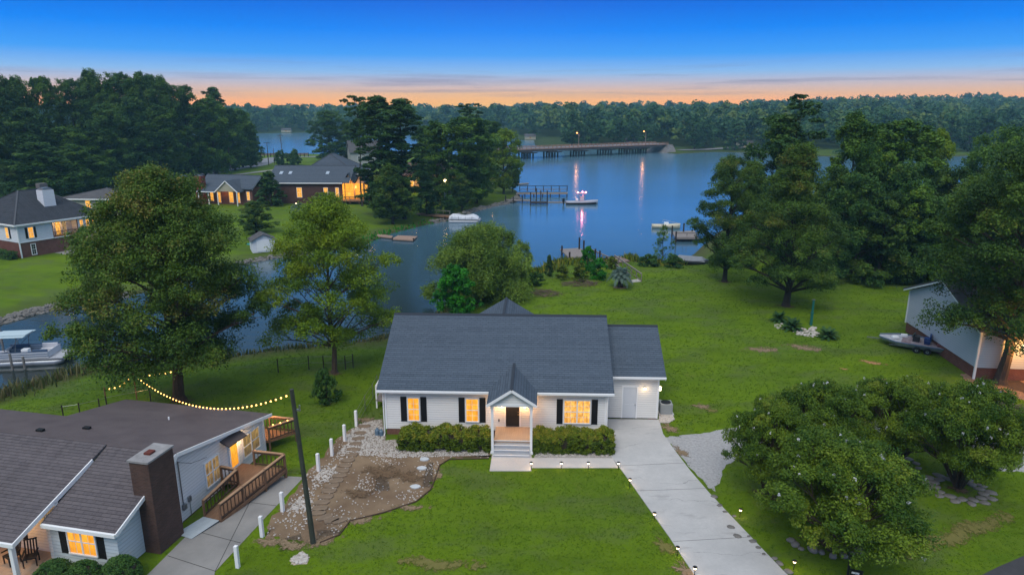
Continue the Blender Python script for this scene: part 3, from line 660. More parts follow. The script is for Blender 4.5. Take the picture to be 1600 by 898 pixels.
def crown_pts(seed, n):
    r = np.random.default_rng(seed); lb = 9; t = r.random(lb); a = r.random(lb)*6.28; rr = (1-t**2*.8)*.62
    lc = np.stack([np.cos(a)*rr, np.sin(a)*rr, .35+t*.5], -1); c = lc[r.integers(lb, size=n)]; d = unit(r.normal(size=(n, 3))); d[:, 2] = np.abs(d[:, 2])*.9-.1
    return c+d*.36*np.array([1, 1, .42]), d
zg = terrain(pos[:, 0], pos[:, 1]); V = []; VA = []
base = [crown_pts(s, 170) for s in range(12)]
for i in range(len(pos)):
    x, y, sp = pos[i]; far = y > 900; b, d = base[rng.integers(12)]; m = 80 if far else 170
    h = rng.choice([14,17,19,22,27])*rng.uniform(.88,1.12)*(1 if y > 520 else .85); r = sp*rng.uniform(.5,.92); an = rng.random()*6.28; ca, sa = math.cos(an), math.sin(an)
    c = b[:m]; px_ = (c[:, 0]*ca-c[:, 1]*sa)*r; py_ = (c[:, 0]*sa+c[:, 1]*ca)*r
    p = np.stack([x+px_, y+py_, zg[i]+c[:, 2]*h], -1)
    nn = unit(np.stack([d[:m, 0]*ca-d[:m, 1]*sa, d[:m, 0]*sa+d[:m, 1]*ca, d[:m, 2]], -1)+rng.normal(size=(m, 3))*.45+np.array([0, 0, .4]))
    tt = unit(np.cross(nn, rng.normal(size=(m, 3)))); bb = np.cross(nn, tt); s = (sp*.10+.35)*rng.uniform(.7, 1.3, m)[:, None]
    V.append(np.stack([p-tt*s, p+bb*s*.7, p+tt*s, p-bb*s*.7], 1).reshape(-1, 3)); VA.append(np.clip(rng.random()**1.3*.8+rng.random(m)*.3, 0, 1))
V = np.concatenate(V); label(link('far_forest', np_mesh('far_forest', V, np.arange(len(V)).reshape(-1, 4), L_far, False, np.concatenate(VA))), kind='stuff')
print('far trees', len(pos), 'row', n_row)
# ---- reeds and scrub along the banks
def reedbed(name, pts, width, dens, h, seed, lm=L_reed, w=.05):
    rng = np.random.default_rng(seed); pos = []
    for a, b in zip(pts[:-1], pts[1:]):
        a = np.array(a[:2]); b = np.array(b[:2]); Lg = np.linalg.norm(b-a); n = int(Lg*width*dens); t = rng.random((n, 1)); nrm = np.array([-(b-a)[1], (b-a)[0]])/Lg
        pos.append(a+(b-a)*t+nrm*rng.normal(size=(n, 1))*width*.35)
    p = np.concatenate(pos); n = len(p); z = terrain(p[:, 0], p[:, 1]); ok = z > WZ-.25; p = p[ok]; z = z[ok]; n = len(p)
    hh = h*rng.uniform(.5, 1.2, n); cl = .5+.5*np.sin(p[:, 0]*1.1)*np.cos(p[:, 1]*.9); hh *= .6+.6*cl
    a = rng.random(n)*6.28; ww = w*rng.uniform(.7, 1.5, n); ln = rng.normal(size=(n, 2))*.25*hh[:, None]
    b0 = np.stack([p[:, 0]-np.cos(a)*ww, p[:, 1]-np.sin(a)*ww, z], -1); b1 = np.stack([p[:, 0]+np.cos(a)*ww, p[:, 1]+np.sin(a)*ww, z], -1)
    m = (b0+b1)/2+np.stack([ln[:, 0]*.4, ln[:, 1]*.4, hh*.6], -1); tp = (b0+b1)/2+np.stack([ln[:, 0], ln[:, 1], hh], -1)
    off = np.stack([np.cos(a)*ww*.9, np.sin(a)*ww*.9, a*0], -1)
    v = np.stack([b0, b1, m+off, m-off, tp], 1).reshape(-1, 3); i5 = (np.arange(n)*5)[:, None]
    f = np.concatenate([i5+np.array([[0, 1, 2, 3]]), i5+np.array([[3, 2, 4, 4]])], 0)
    f4 = i5+np.array([[0, 1, 2, 3]]); f3 = i5+np.array([[3, 2, 4]])
    v2 = np.concatenate([v, v]); me = np_mesh(name, v, np.concatenate([f3, i5+np.array([[0, 1, 2]]), i5+np.array([[0, 2, 3]])]), lm, False, np.tile(rng.random(n), 3))
    return label(link(name, me), kind='stuff')
reedbed('marsh_reeds', wp((-60,640),(0,622),(60,602),(140,578),(200,574)), 2.6, 26, 1.1, 1)
reedbed('bank_grass', wp((200,574),(330,563),(430,548),(520,540),(600,531),(650,507),(692,489),(706,478),(722,458),(765,442),(812,428)), 1.6, 22, .6, 2)
reedbed('shore_scrub', wp((812,430),(848,426),(872,412),(903,417),(940,413),(985,408),(1030,417),(1066,416)), 2.6, 20, 1.0, 3, L_hedge, .08)
reedbed('cove_grass', wp((560,386),(612,366),(660,354),(700,346)), 4, 5, .5, 4, L_brt, .12)
# ------------------------------------------------------------------ building helpers
def window(parent, o, r, n, u0, u1, v0, v1, pane, frame=None, cols=2, rows=2, double=1, name='window', depth=.07, fw=.07, mid=True, lab=None):
    """frame with muntins as a part, its glass a sub-part; u along the wall, v up"""
    fr = MB(); fr.wbox(o,r,n,u0-fw,u1+fw,v1,v1+fw,.003,depth); fr.wbox(o,r,n,u0-fw,u1+fw,v0-fw,v0,.003,depth+.03)
    fr.wbox(o,r,n,u0-fw,u0,v0,v1,.003,depth); fr.wbox(o,r,n,u1,u1+fw,v0,v1,.003,depth)
    w = (u1-u0)/double
    for k in range(double):
        a, b = u0+k*w, u0+(k+1)*w
        if k: fr.wbox(o,r,n,a-fw*.6,a+fw*.6,v0,v1,.004,depth-.002)
        if mid: fr.wbox(o,r,n,a,b,(v0+v1)/2-.025,(v0+v1)/2+.025,.006,depth-.012)
        for i in range(1, cols): fr.wbox(o,r,n,a+(b-a)*i/cols-.01,a+(b-a)*i/cols+.01,v0,v1,.012,.04)
        for j in range(1, rows*2):
            if j == rows and mid: continue
            z = v0+(v1-v0)*j/(rows*2); fr.wbox(o,r,n,a,b,z-.01,z+.01,.014,.038)
    f = fr.build(name, frame or M_trim, parent)
    if lab: f['label'] = lab
    MB().wbox(o,r,n,u0,u1,v0,v1,.006,.03).build('pane', pane, f)
    return f
def shutter(parent, o, r, n, u0, u1, v0, v1):
    m = MB(); m.wbox(o,r,n,u0,u1,v0,v1,.004,.035)
    for a, b in ((u0,u0+.05),(u1-.05,u1)): m.wbox(o,r,n,a,b,v0,v1,.036,.055)
    k = int((v1-v0)/.09)
    for i in range(k): z = v0+(v1-v0)*(i+.25)/k; m.wbox(o,r,n,u0+.05,u1-.05,z,z+.045,.036,.05)
    return m.build('shutter', M_black, parent)
def gable_roof(parent, x0,x1,ye0,ye1,yr,ze,zr, m, name='roof', th=.14, cap=True, trim=True, ze1=None):
    """ridge along x; eaves at y=ye0/ye1"""
    ze1 = ze if ze1 is None else ze1
    r = MB(); r.slab([(x0,ye0,ze),(x1,ye0,ze),(x1,yr,zr),(x0,yr,zr)], th); r.slab([(x0,yr,zr),(x1,yr,zr),(x1,ye1,ze1),(x0,ye1,ze1)], th)
    ro = r.build(name, m, parent)
    if cap:
        c = MB()
        k0 = (zr-ze)/(yr-ye0); k1 = (zr-ze1)/(ye1-yr)
        c.slab([(x0-.01,yr-.17,zr-.17*k0+.025),(x1+.01,yr-.17,zr-.17*k0+.025),(x1+.01,yr,zr+.04),(x0-.01,yr,zr+.04)], .05)
        c.slab([(x0-.01,yr,zr+.04),(x1+.01,yr,zr+.04),(x1+.01,yr+.17,zr-.17*k1+.025),(x0-.01,yr+.17,zr-.17*k1+.025)], .05)
        c.build('ridge_cap', M_ridge, ro)
    if trim:
        t = MB()
        for x in (x0+.03, x1-.06): 
            for (ya, za, yb, zb) in ((ye0,ze,yr,zr),(ye1,ze1,yr,zr)):
                t.add([(x,ya,za-.3),(x+.03,ya,za-.3),(x+.03,yb,zb-.3),(x,yb,zb-.3),(x,ya,za-th-.003),(x+.03,ya,za-th-.003),(x+.03,yb,zb-th-.003),(x,yb,zb-th-.003)],
                      [(0,3,2,1),(4,5,6,7),(0,1,5,4),(1,2,6,5),(2,3,7,6),(3,0,4,7)])
        t.build('rake_board', M_trim, ro)
    return ro
def gutter(parent, x0,x1,y,z, side=-1):
    m = MB(); m.box(x0,x1,min(y,y+side*.13),max(y,y+side*.13),z-.2,z-.07); m.build('gutter', M_trim, parent)
def gable_wall(mb, x, th, y0,y1,yr,z0,ze,zr):
    """end wall (thickness th in x) with a gable top"""
    p = [(y0,z0),(y1,z0),(y1,ze),(yr,zr),(y0,ze)]
    n = 5; vs = [(x,a,b) for a,b in p]+[(x+th,a,b) for a,b in p]
    mb.add(vs, [tuple(range(n)), tuple(reversed(range(n,2*n)))]+[(i,n+i,n+(i+1)%n,(i+1)%n) for i in range(n)])
# ------------------------------------------------------------------ the main white house
HX, HY, HR = -1.1, 42.5, R(-2.2)
house = thing('ranch_house', 'white lap sided house with slate blue roof, black shutters and a gabled front porch', 'house', (HX,HY,0), HR)
w = MB(); w.box(-7.5,7.4,0,.2,.45,3.42); w.box(-7.5,7.4,12.4,12.6,.45,3.42); gable_wall(w,-7.5,.2,.2,12.4,6.25,.45,3.42,6.5); gable_wall(w,7.2,.2,.2,12.4,6.25,.45,3.42,6.5)
w.box(7.4,11.4,3.0,3.2,.12,3.42); gable_wall(w,11.2,.2,3.2,11,7.1,.12,3.42,5.6); w.box(7.4,11.4,11,11.2,.12,3.42)
w.build('siding_wall', M_sid, house)
f = MB(); f.box(-7.47,7.37,.03,.25,-.3,.45); f.box(-7.47,-7.25,.25,12.5,-.3,.45); f.box(7.15,7.37,.25,12.5,-.3,.45); f.box(10.75,11.37,3.03,3.2,-.3,.45); f.box(11.17,11.37,3.2,11.1,-.3,.12)
f.build('brick_foundation', mat('painted foundation brick', (.16,.075,.055), .9, var=.3, scale=6), house)
MB().wbox((0,0,0),(1,0,0),(0,-1,0),-6.1,-5.55,.12,.36,-.02,.0).build('foundation_vent', M_black, house)
gable_roof(house,-7.95,7.87,-.4,13.0,6.28,3.46,6.78,M_roof,'main_roof')
gable_roof(house,7.885,11.8,2.6,11.6,7.1,3.46,5.8,M_roof,'garage_roof')
gutter(house,-7.95,7.87,-.41,3.5); gutter(house,7.95,11.8,2.59,3.5)
t = MB(); t.box(-7.9,7.85,-.38,-.005,3.22,3.28); t.box(7.6,11.6,2.62,2.995,3.22,3.28); t.build('soffit', M_trim, house)
t = MB()
for x in (-7.53, 7.33): t.box(x,x+.12,-.04,.06,.45,3.24)
t.build('corner_board', M_trim, house); MB().box(11.3,11.43,2.96,3.06,.12,3.24).build('corner_board', M_trim, house)
d = MB(); d.path([(-7.62,-.46,3.35),(-7.6,-.1,3.1),(-7.6,-.08,.15),(-7.6,-.35,.06)], .045, 6); d.build('downspout', M_trim, house)
d = MB(); d.path([(7.5,-.46,3.35),(7.48,-.1,3.1),(7.48,-.08,.15)], .045, 6); d.build('downspout', M_trim, house)
# rear cross gable
r = MB(); z0, zz = 4.85, 6.23
for sgn in (-1, 1):
    a = [(.15,6.9,zz),(.15,12.9,zz),(.15+sgn*2.9,12.9,zz-1.75),(.15+sgn*2.9,6.9,zz-1.75)]
    r.slab(a if sgn < 0 else a[::-1], .12)
rr_ = r.build('rear_gable_roof', M_roofy, house)
MB().box(.06,.24,6.9,12.92,zz-.01,zz+.05).build('ridge_cap', M_ridge, rr_)
OF, RX, NF = (0,0,0), (1,0,0), (0,-1,0)
for (a, b, z0, z1) in ((-5.92,-5.2,1.12,2.72), (-1.98,-1.2,1.12,2.72)):
    window(house, OF, RX, NF, a, b, z0, z1, M_win, cols=2, rows=2)
    shutter(house, OF, RX, NF, a-.52, a-.12, z0-.1, z1+.1); shutter(house, OF, RX, NF, b+.12, b+.52, z0-.1, z1+.1)
window(house, OF, RX, NF, 4.62, 6.32, 1.12, 2.72, M_winr, cols=2, rows=2, double=2)
shutter(house, OF, RX, NF, 4.1, 4.5, 1.02, 2.82); shutter(house, OF, RX, NF, 6.44, 6.84, 1.02, 2.82)
# front door with its glazed top
fd = MB(); fd.wbox(OF,RX,NF,.58,.68,.77,2.72,.003,.07); fd.wbox(OF,RX,NF,1.6,1.7,.77,2.72,.003,.07); fd.wbox(OF,RX,NF,.58,1.7,2.72,2.84,.003,.08)
fdo = fd.build('door_frame', M_trim, house)
dd = MB(); dd.wbox(OF,RX,NF,.69,1.59,.78,2.71,.004,.04)
for (a,b,c_,e) in ((.78,1.1,.9,1.45),(1.18,1.5,.9,1.45),(.78,1.1,1.55,2.25),(1.18,1.5,1.55,2.25)): dd.wbox(OF,RX,NF,a,b,c_,e,.041,.055)
door = dd.build('front_door', M_door, house)
MB().wbox(OF,RX,NF,.8,1.48,2.36,2.62,.042,.06).build('door_light', M_win, door)
k = MB(); k.blob((1.52,-.1,1.68),.045); k.blob((1.52,-.09,1.86),.035); k.build('door_knob', mat('brass', (.5,.35,.12), .3, metal=.9), door)
# garage side door
gd = MB(); gd.wbox((0,3,0),RX,NF,8.82,8.9,.13,2.5,.003,.06); gd.wbox((0,3,0),RX,NF,9.85,9.93,.13,2.5,.003,.06); gd.wbox((0,3,0),RX,NF,8.82,9.93,2.5,2.58,.003,.06); gd.build('door_frame', M_trim, house)
g2 = MB(); g2.wbox((0,3,0),RX,NF,8.91,9.84,.13,2.49,.004,.035)
for (a,b,c_,e) in ((9.0,9.33,.3,1.2),(9.42,9.75,.3,1.2),(9.0,9.33,1.35,2.3),(9.42,9.75,1.35,2.3)): g2.wbox((0,3,0),RX,NF,a,b,c_,e,.036,.045)
gdo = g2.build('side_door', mat('pale grey door', (.55,.57,.60), .5), house)
MB().blob((9.76,2.9,1.2),.045).build('door_knob', M_metal, gdo)
# porch
p = MB(); p.box(.0,2.35,-2.0,-.003,.12,.74); pf = p.build('porch_floor', mat('tan porch boards', (.36,.27,.20), .6, var=.12, scale=1.5, stretch=(9,.4,1)), house)
st_ = MB()
for i, (z, y) in enumerate(((.56,-2.3),(.37,-2.6),(.18,-2.9))): st_.box(.02,2.33,y,y+.3-.003 if i == 0 else y+.3,0,z)
st_.build('steps', mat('grey painted steps', (.36,.37,.39), .6, var=.08), house)
rs = MB()
for y, z in ((-2.003,.74),(-2.303,.56),(-2.603,.37),(-2.903,.18)): rs.box(.015,2.335,y-.03,y,z-.035,z+.012)
rs.build('step_nosing', M_trim, house)
def column(x, y):
    c = MB(); c.box(x-.08,x+.08,y-.08,y+.08,.0,3.3); c.box(x-.13,x+.13,y-.13,y+.13,0,.16); c.box(x-.12,x+.12,y-.12,y+.12,3.16,3.3); c.build('porch_column', M_trim, house, bevel=.008)
column(-.07,-2.35); column(2.42,-2.35)
b = MB(); b.box(-.2,2.55,-2.45,-2.27,3.3,3.5); b.box(-.2,-.02,-2.27,-.05,3.3,3.5); b.box(2.37,2.55,-2.27,-.05,3.3,3.5); b.build('porch_beam', M_trim, house)
px0, px1, pz0, pz1, pyf, pyb = -.42, 2.78, 3.5, 4.55, -2.7, 2.2; pc = (px0+px1)/2
g3 = MB(); g3.add([(-.2,-2.42,3.5),(2.55,-2.42,3.5),(pc,-2.42,4.4),(-.2,-2.3,3.5),(2.55,-2.3,3.5),(pc,-2.3,4.4)], [(0,1,2),(5,4,3),(0,3,4,1),(1,4,5,2),(2,5,3,0)]); g3.build('gable_panel', M_sid, house)
MB().box(-.2,2.55,-2.26,-.05,3.42,3.46).build('porch_ceiling', M_trim, house)
r = MB(); r.slab([(px0,pyf,pz0),(pc,pyf,pz1),(pc,pyb,pz1),(px0,pyb,pz0)][::-1], .1); r.slab([(px1,pyf,pz0),(px1,pyb,pz0),(pc,pyb,pz1),(pc,pyf,pz1)][::-1], .1)
pr = r.build('porch_roof', M_roofy, house)
MB().box(pc-.09,pc+.09,pyf-.01,pyb,pz1-.02,pz1+.045).build('ridge_cap', M_ridge, pr)
t = MB(); t.bar((px0,pyf-.02,pz0-.07),(pc,pyf-.02,pz1-.07),.04,.17); t.bar((px1,pyf-.02,pz0-.07),(pc,pyf-.02,pz1-.07),.04,.17); t.build('rake_board', M_trim, pr)
# porch lamps and the lamp at the side door
for x in (.42, 1.95):
    l_ = MB(); l_.box(x-.05,x+.05,-.12,-.003,2.42,2.5); lo = l_.build('wall_lamp', M_black, house)
    MB().lathe((x,-.12,2.18),[(.03,0),(.07,.03),(.075,.2),(.03,.24)],10).build('lamp_glass', M_lamp, lo)
    point('porch_light', house, (x,-.5,2.35), 42, (1,.52,.20), .08)
point('ceiling_light', house, (1.18,-1.3,3.3), 45, (1,.52,.20), .1)
l_ = MB(); l_.box(10.35,10.45,2.88,2.997,2.45,2.55); lo = l_.build('wall_lamp', M_metal, house)
MB().blob((10.4,2.86,2.42),.1,rough=.02,sub=2).build('lamp_glass', M_lamp, lo); point('side_lamp', house, (10.4,2.7,2.4), 7, (1,.68,.38), .1)
l_ = MB(); l_.box(11.4,11.5,3.3,3.42,2.3,2.5); lo = l_.build('wall_lamp', M_metal, house)
MB().lathe((11.55,3.36,2.1),[(.05,0),(.1,.03),(.11,.28),(.04,.33)],10).build('lamp_glass', M_lamp, lo); point('corner_lamp', house, (11.75,3.2,2.3), 18, (1,.65,.32), .1)
MB().box(-.0,.1,.0,.1,0,.1)
k = MB(); k.wbox(OF,RX,NF,.18,.26,1.12,1.3,.003,.05); k.build('doorbell_box', M_black, house)
k = MB(); k.wbox(OF,RX,NF,7.42,7.5,.5,.9,-.05,.06); k.build('meter_box', M_dark, house)
# small side deck with white rail at the far left corner
t = MB(); t.box(-9.2,-7.6,4.2,8.5,.55,.7); t.build('side_deck', M_woodg, house)
t = MB()
for y in (4.25,5.6,7.0,8.45): t.box(-9.2,-9.1,y-.05,y+.05,0,1.75)
t.bar((-9.15,4.2,1.75),(-9.15,8.5,1.75),.1,.08); t.bar((-9.15,4.2,1.2),(-9.15,8.5,1.2),.05,.05); t.bar((-9.15,4.2,1.75),(-7.6,4.2,1.75),.1,.08); t.build('side_deck_rail', M_trim, house)
# ------------------------------------------------------------------ paving, beds (flat sheets a few mm apart)
def sheet(name, pts, z, m, th=None):
    mb = MB(); mb.poly(pts, z, None)
    if th: mb = MB().poly(pts, z-th, z)
    return label(mb.build(name, m), kind='structure')
def px(*l, z=0.0): return [PZ(a,b,z)[:2] for a,b in l]
def wobble(pts, amp, seed, sub=5):
    rg = random.Random(seed); out_ = []
    n = len(pts)
    for i in range(n):
        a = Vector(pts[i]); b = Vector(pts[(i+1) % n]); out_.append((a.x,a.y))
        for k in range(1, sub):
            q = a.lerp(b, k/sub); out_.append((q.x+rg.uniform(-amp,amp), q.y+rg.uniform(-amp,amp)))
    return out_
g = NG('driveway concrete', .85, .25)
a = g.rng(g.noise(g.obj, .45, 6, .65), .35, .68); b_ = g.rng(g.noise(g.obj, 7, 4, .7), .3, .7); stn = g.rng(g.noise(g.map(g.obj, (.5,1.6,1), loc=(4,2,0)), .7, 5, .7), .58, .72)
c = g.mix(a, (.41,.405,.40), (.50,.49,.48)); c = g.mix(g.ma('MULTIPLY', b_, .25), c, (.30,.30,.31)); c = g.mix(g.ma('MULTIPLY', stn, .65), c, (.25,.24,.24))
vo = g.n.new('ShaderNodeTexVoronoi'); vo.feature = 'DISTANCE_TO_EDGE'; nzv = g.n.new('ShaderNodeTexNoise'); g.l.new(g.obj, nzv.inputs[0]); nzv.inputs['Scale'].default_value = .9
vm = g.n.new('ShaderNodeVectorMath'); vm.operation = 'ADD'; g.l.new(g.map(g.obj, (.13,.42,1)), vm.inputs[0])
sc_ = g.n.new('ShaderNodeVectorMath'); sc_.operation = 'SCALE'; g.l.new(nzv.outputs[1], sc_.inputs[0]); sc_.inputs['Scale'].default_value = .22; g.l.new(sc_.outputs[0], vm.inputs[1])
g.l.new(vm.outputs[0], vo.inputs[0]); vo.inputs['Scale'].default_value = 1.0
yy_ = g.sep(); wob_ = g.ma('ADD', g.ma('MULTIPLY', g.noise(g.obj, .35, 2), 2.2), g.ma('MULTIPLY', g.noise(g.obj, 2.2, 4, .7), .35))
fr_ = g.ma('ABSOLUTE', g.ma('SUBTRACT', g.ma('FRACT', g.ma('DIVIDE', g.ma('ADD', yy_[1], wob_), 2.3)), .5))
crk = g.ma('MULTIPLY', g.ma('LESS_THAN', fr_, .006), g.rng(g.noise(g.map(g.obj, (.35,.8,1), loc=(2,5,0)), .8, 2), .46, .54))
c = g.mix(g.ma('MULTIPLY', crk, .6), c, (.10,.10,.10)); g.color(c); g.normal(g.bump(b_, .2, .01)); M_drive = g.m
DRV = px((949,655),(1026,655),(1036,678),(1053,702),(1078,735),(1108,770),(1142,806),(1180,846),(1222,890),(1262,930),(1105,930),(1084,897),(1045,838),(1012,792),(981,748),(966,728),(953,711))
DRV[0:2] = [(6.42,45.15),(10.55,45.05)]
label(MB().poly(DRV, -.1, .045).build('driveway', M_drive), kind='structure')
jm = MB()
for (a_, b_) in (((968,727),(1080,722)),((1000,766),(1108,762)),((1052,845),(1175,838))):
    A_ = PZ(*a_, .05); B_ = PZ(*b_, .05); jm.bar((A_[0],A_[1],.047),(B_[0],B_[1],.047),.022,.006)
label(jm.build('driveway_joint', mat('joint tar', (.10,.10,.10), .9)), kind='structure')
WALK = px((769,710),(830,710),(831,716),(957,716),(966,731),(831,731),(830,736),(765,736))
label(MB().poly(WALK, -.1, .05).build('front_walk', mat('warm pale concrete', (.45,.42,.40), .85, col2=(.55,.51,.48), scale=.8, bump=.15, detail=8)), kind='structure')
BR = px((835,712),(952,707),(956,715),(835,715.5)); sheet('edging_strip', BR, .012, mat('pebble strip', (.36,.33,.30), .9, var=.5, scale=14))
M_dirt = mat('bare brown soil', (.115,.070,.042), .95, col2=(.26,.185,.115), scale=.45, bump=.5, bscale=18, detail=9)
M_stone = mat('pale stones', (.16,.15,.138), .85, var=.25, scale=2.5)
M_pebble = mat('white marble chips', (.34,.30,.265), .85, col2=(.56,.52,.48), scale=5)
BED = px((598,658),(560,662),(528,684),(508,708),(480,738),(452,775),(418,822),(415,838),(440,842),(478,846),(500,846),(528,836),(545,815),(600,800),(650,783),(672,765),(680,745),(686,727),(700,717),(764,716),(764,705),(628,690),(600,690))
sheet('soil_bed', wobble(BED, .22, 3, 7), .02, M_dirt)
GB = px((762,716),(762,704),(600,684),(600,716)); 
sheet('edging_gravel_bed', wobble(px((598,655),(570,658),(540,682),(548,700),(600,708),(660,712),(762,712),(764,702),(640,686),(602,688)), .08, 5), .026, mat('gravel bed', (.17,.135,.105), .95, col2=(.34,.295,.25), scale=5, bump=.6, bscale=30))
def scatter_stones(name, polys, n, r0, r1, z, seed, m=M_pebble, weight=None):
    rg = random.Random(seed); mb = MB(); proto = []
    for k in range(6):
        q = MB(); q.blob((0,0,0),1,k,(1,.8,.5),.25,1); proto.append((np.array(q.v), q.f))
    for poly, cnt in polys:
        xs = [p[0] for p in poly]; ysl = [p[1] for p in poly]; P_ = [tuple(p) for p in poly]; placed = 0; tries = 0
        while placed < cnt and tries < cnt*30:
            tries += 1; x = rg.uniform(min(xs),max(xs)); y = rg.uniform(min(ysl),max(ysl))
            if sdf(P_, np.array([x]), np.array([y]))[0] < .05: continue
            if weight and rg.random() > weight(x, y): continue
            pv, pf = proto[placed % 6]; r = rg.uniform(r0, r1); a = rg.random()*6.28
            rot = np.array([[math.cos(a),-math.sin(a),0],[math.sin(a),math.cos(a),0],[0,0,1]])
            mb.add((pv@rot.T*r+np.array([x,y,z+r*.2])).tolist(), pf); placed += 1
    return label(mb.build(name, m), kind='stuff')
def clump(x, y): return .12+.88*max(0, math.sin(x*1.3+y*.7)*math.cos(y*1.1-x*.5))**1.2
scatter_stones('marble_chips', [(px((598,656),(565,660),(535,684),(560,712),(620,716),(700,714),(764,712),(764,704),(640,688),(602,688)), 3400)], 0, .025, .075, .03, 1)
scatter_stones('loose_chips', [(BED, 1000)], 0, .02, .07, .025, 2, weight=clump)
scatter_stones('path_edge_chips', [(px((545,690),(500,735),(430,822),(470,835),(530,760),(560,712)), 700)], 0, .03, .09, .03, 8, weight=clump)
scatter_stones('garage_chips', [(px((1030,622),(1046,640),(1055,655),(1045,662),(1029,661),(1029,640)), 900)], 0, .04, .10, .03, 4)
scatter_stones('hedge_chips', [(px((836,700),(952,706),(955,714),(834,714.5)), 700)], 0, .03, .07, .02, 5)
scatter_stones('pole_chips', [(px((452,874),(470,862),(484,868),(480,880),(462,882)), 160)], 0, .04, .10, .03, 6)
sheet('sand_patch', wobble(px((452,876),(472,860),(485,870),(480,881),(458,883)), .06, 8), .016, mat('pale sand', (.42,.36,.28), .95, var=.15))
# landscape edging along the bed
EDG = [PZ(a,b,0) for a,b in ((500,848),(530,836),(547,814),(600,801),(650,784),(673,765),(681,745),(687,727),(702,718),(764,716.5))]
label(MB().path([(p[0],p[1],.05) for p in EDG], .04, 6).build('bed_edging', mat('brown edging', (.07,.045,.03), .9), None), 'low brown edging curved round the soil bed in front of the lawn', 'edging')
# stepping stones
for i, (a, b) in enumerate(((569,667),(563,677),(560,686),(556,694),(553,703),(549,712),(544,720),(540,728),(534,736),(530,744),(525,752),(519,760),(514,768),(510,777),(503,786),(499,795),(498,802),(508,809),(519,813),(532,814))):
    p_ = PZ(a,b,0); m_ = MB(); rg = random.Random(i); w2, d2 = .42, .22
    pts = [(-w2,-d2*.8),(-w2*.3,-d2),(w2*.7,-d2),(w2,-d2*.2),(w2*.9,d2),(-w2*.2,d2*1.1),(-w2,d2*.7)]
    pts = [(x+rg.uniform(-.05,.05), y+rg.uniform(-.04,.04)) for x,y in pts]
    o = m_.poly(pts, 0, .075).build('stepping_stone', mat('tan stepping stone', (.20,.145,.10), .9, var=.25, scale=2))
    o.location = (p_[0],p_[1],.015); o.rotation_euler = (0,0,rg.uniform(-.25,.25) if i < 17 else .6)
    label(o, 'tan flagstone, %s from the white house in the curving row of stepping stones' % nth(i+1), 'stone', 'stepping stones across the soil bed')
for i, (a, b, lab) in enumerate(((663,718,'pale round stepping stone nearest the left hedge'),(659,732,'pale round stepping stone second from the left hedge'),(649,761,'pale round stepping stone alone near the lawn edge of the soil bed'))):
    p_ = PZ(a,b,0); pts = [(math.cos(t_*.785)*.3*(1+.1*math.sin(t_*3+i)), math.sin(t_*.785)*.22) for t_ in range(8)]
    o = MB().poly(pts, 0, .07).build('round_stepping_stone', mat('bluish white stone', (.50,.53,.55), .8, var=.1)); o.location = (p_[0],p_[1],.02); label(o, lab, 'stone')
# gravel spur east of the drive, patches of soil in the lawn
M_grav = mat('crushed gravel', (.26,.255,.25), .95, col2=(.42,.42,.43), scale=6, bump=.5, bscale=30, detail=9)
sheet('gravel_spur', wobble(px((1040,683),(1062,680),(1100,676),(1150,668),(1230,664),(1330,655),(1470,660),(1600,680),(1640,740),(1560,735),(1480,700),(1330,690),(1200,700),(1150,715),(1128,735),(1118,768),(1104,757),(1072,722),(1052,700)), .12, 9), .01, M_grav)
def ragged_mat(name, c1, c2, scale=1.2):
    """soil that breaks up into the grass: opacity falls off raggedly with distance from the patch's own centre"""
    if name in MATS: return MATS[name]
    g = NG(name, .95, .1); u = g.tc.outputs['UV']; o = g.sep(g.map(u, (2,2,2), loc=(-1,-1,0)))
    r = g.ma('SQRT', g.ma('ADD', g.ma('MULTIPLY', o[0], o[0]), g.ma('MULTIPLY', o[1], o[1])))
    n = g.noise(g.tc.outputs['Object'], scale, 8, .75); nf = g.noise(g.tc.outputs['Object'], scale*5, 5, .75)
    a = g.ma('SUBTRACT', g.ma('ADD', g.ma('MULTIPLY', g.rng(n, .3, .7), .85), g.ma('MULTIPLY', g.rng(nf, .3, .7), .38)), g.ma('ADD', g.ma('MULTIPLY', r, .95), .30))
    g.l.new(g.rng(a, -.04, .14), g.b.inputs['Alpha']); g.color(g.mix(g.rng(nf, .35, .65), c1, c2)); return g.m
rag_n = [0]
def ragged(cx, cy, rx, ry, rot, z, m, name='bare_patch'):
    rag_n[0] += 1; z += .0022*(rag_n[0] % 16)
    me = bpy.data.meshes.new(name); me.from_pydata([(-rx,-ry,0),(rx,-ry,0),(rx,ry,0),(-rx,ry,0)], [], [(0,1,2,3)]); uv = me.uv_layers.new(name='UVMap')
    for k_, t_ in enumerate(((0,0),(1,0),(1,1),(0,1))): uv.data[k_].uv = t_
    me.materials.append(m); o = bpy.data.objects.new(name, me); COL.objects.link(o); o.location = (cx,cy,z); o.rotation_euler = (0,0,rot); return label(o, kind='structure')
M_rg1 = ragged_mat('dry soil in grass', (.15,.105,.06), (.27,.20,.13)); M_rg2 = ragged_mat('orange clay in grass', (.30,.155,.07), (.42,.24,.12)); M_rg3 = ragged_mat('dark worn soil', (.085,.052,.030), (.17,.115,.07), .9); M_rg4 = ragged_mat('thin dry grass', (.12,.12,.03), (.17,.15,.05), .7)
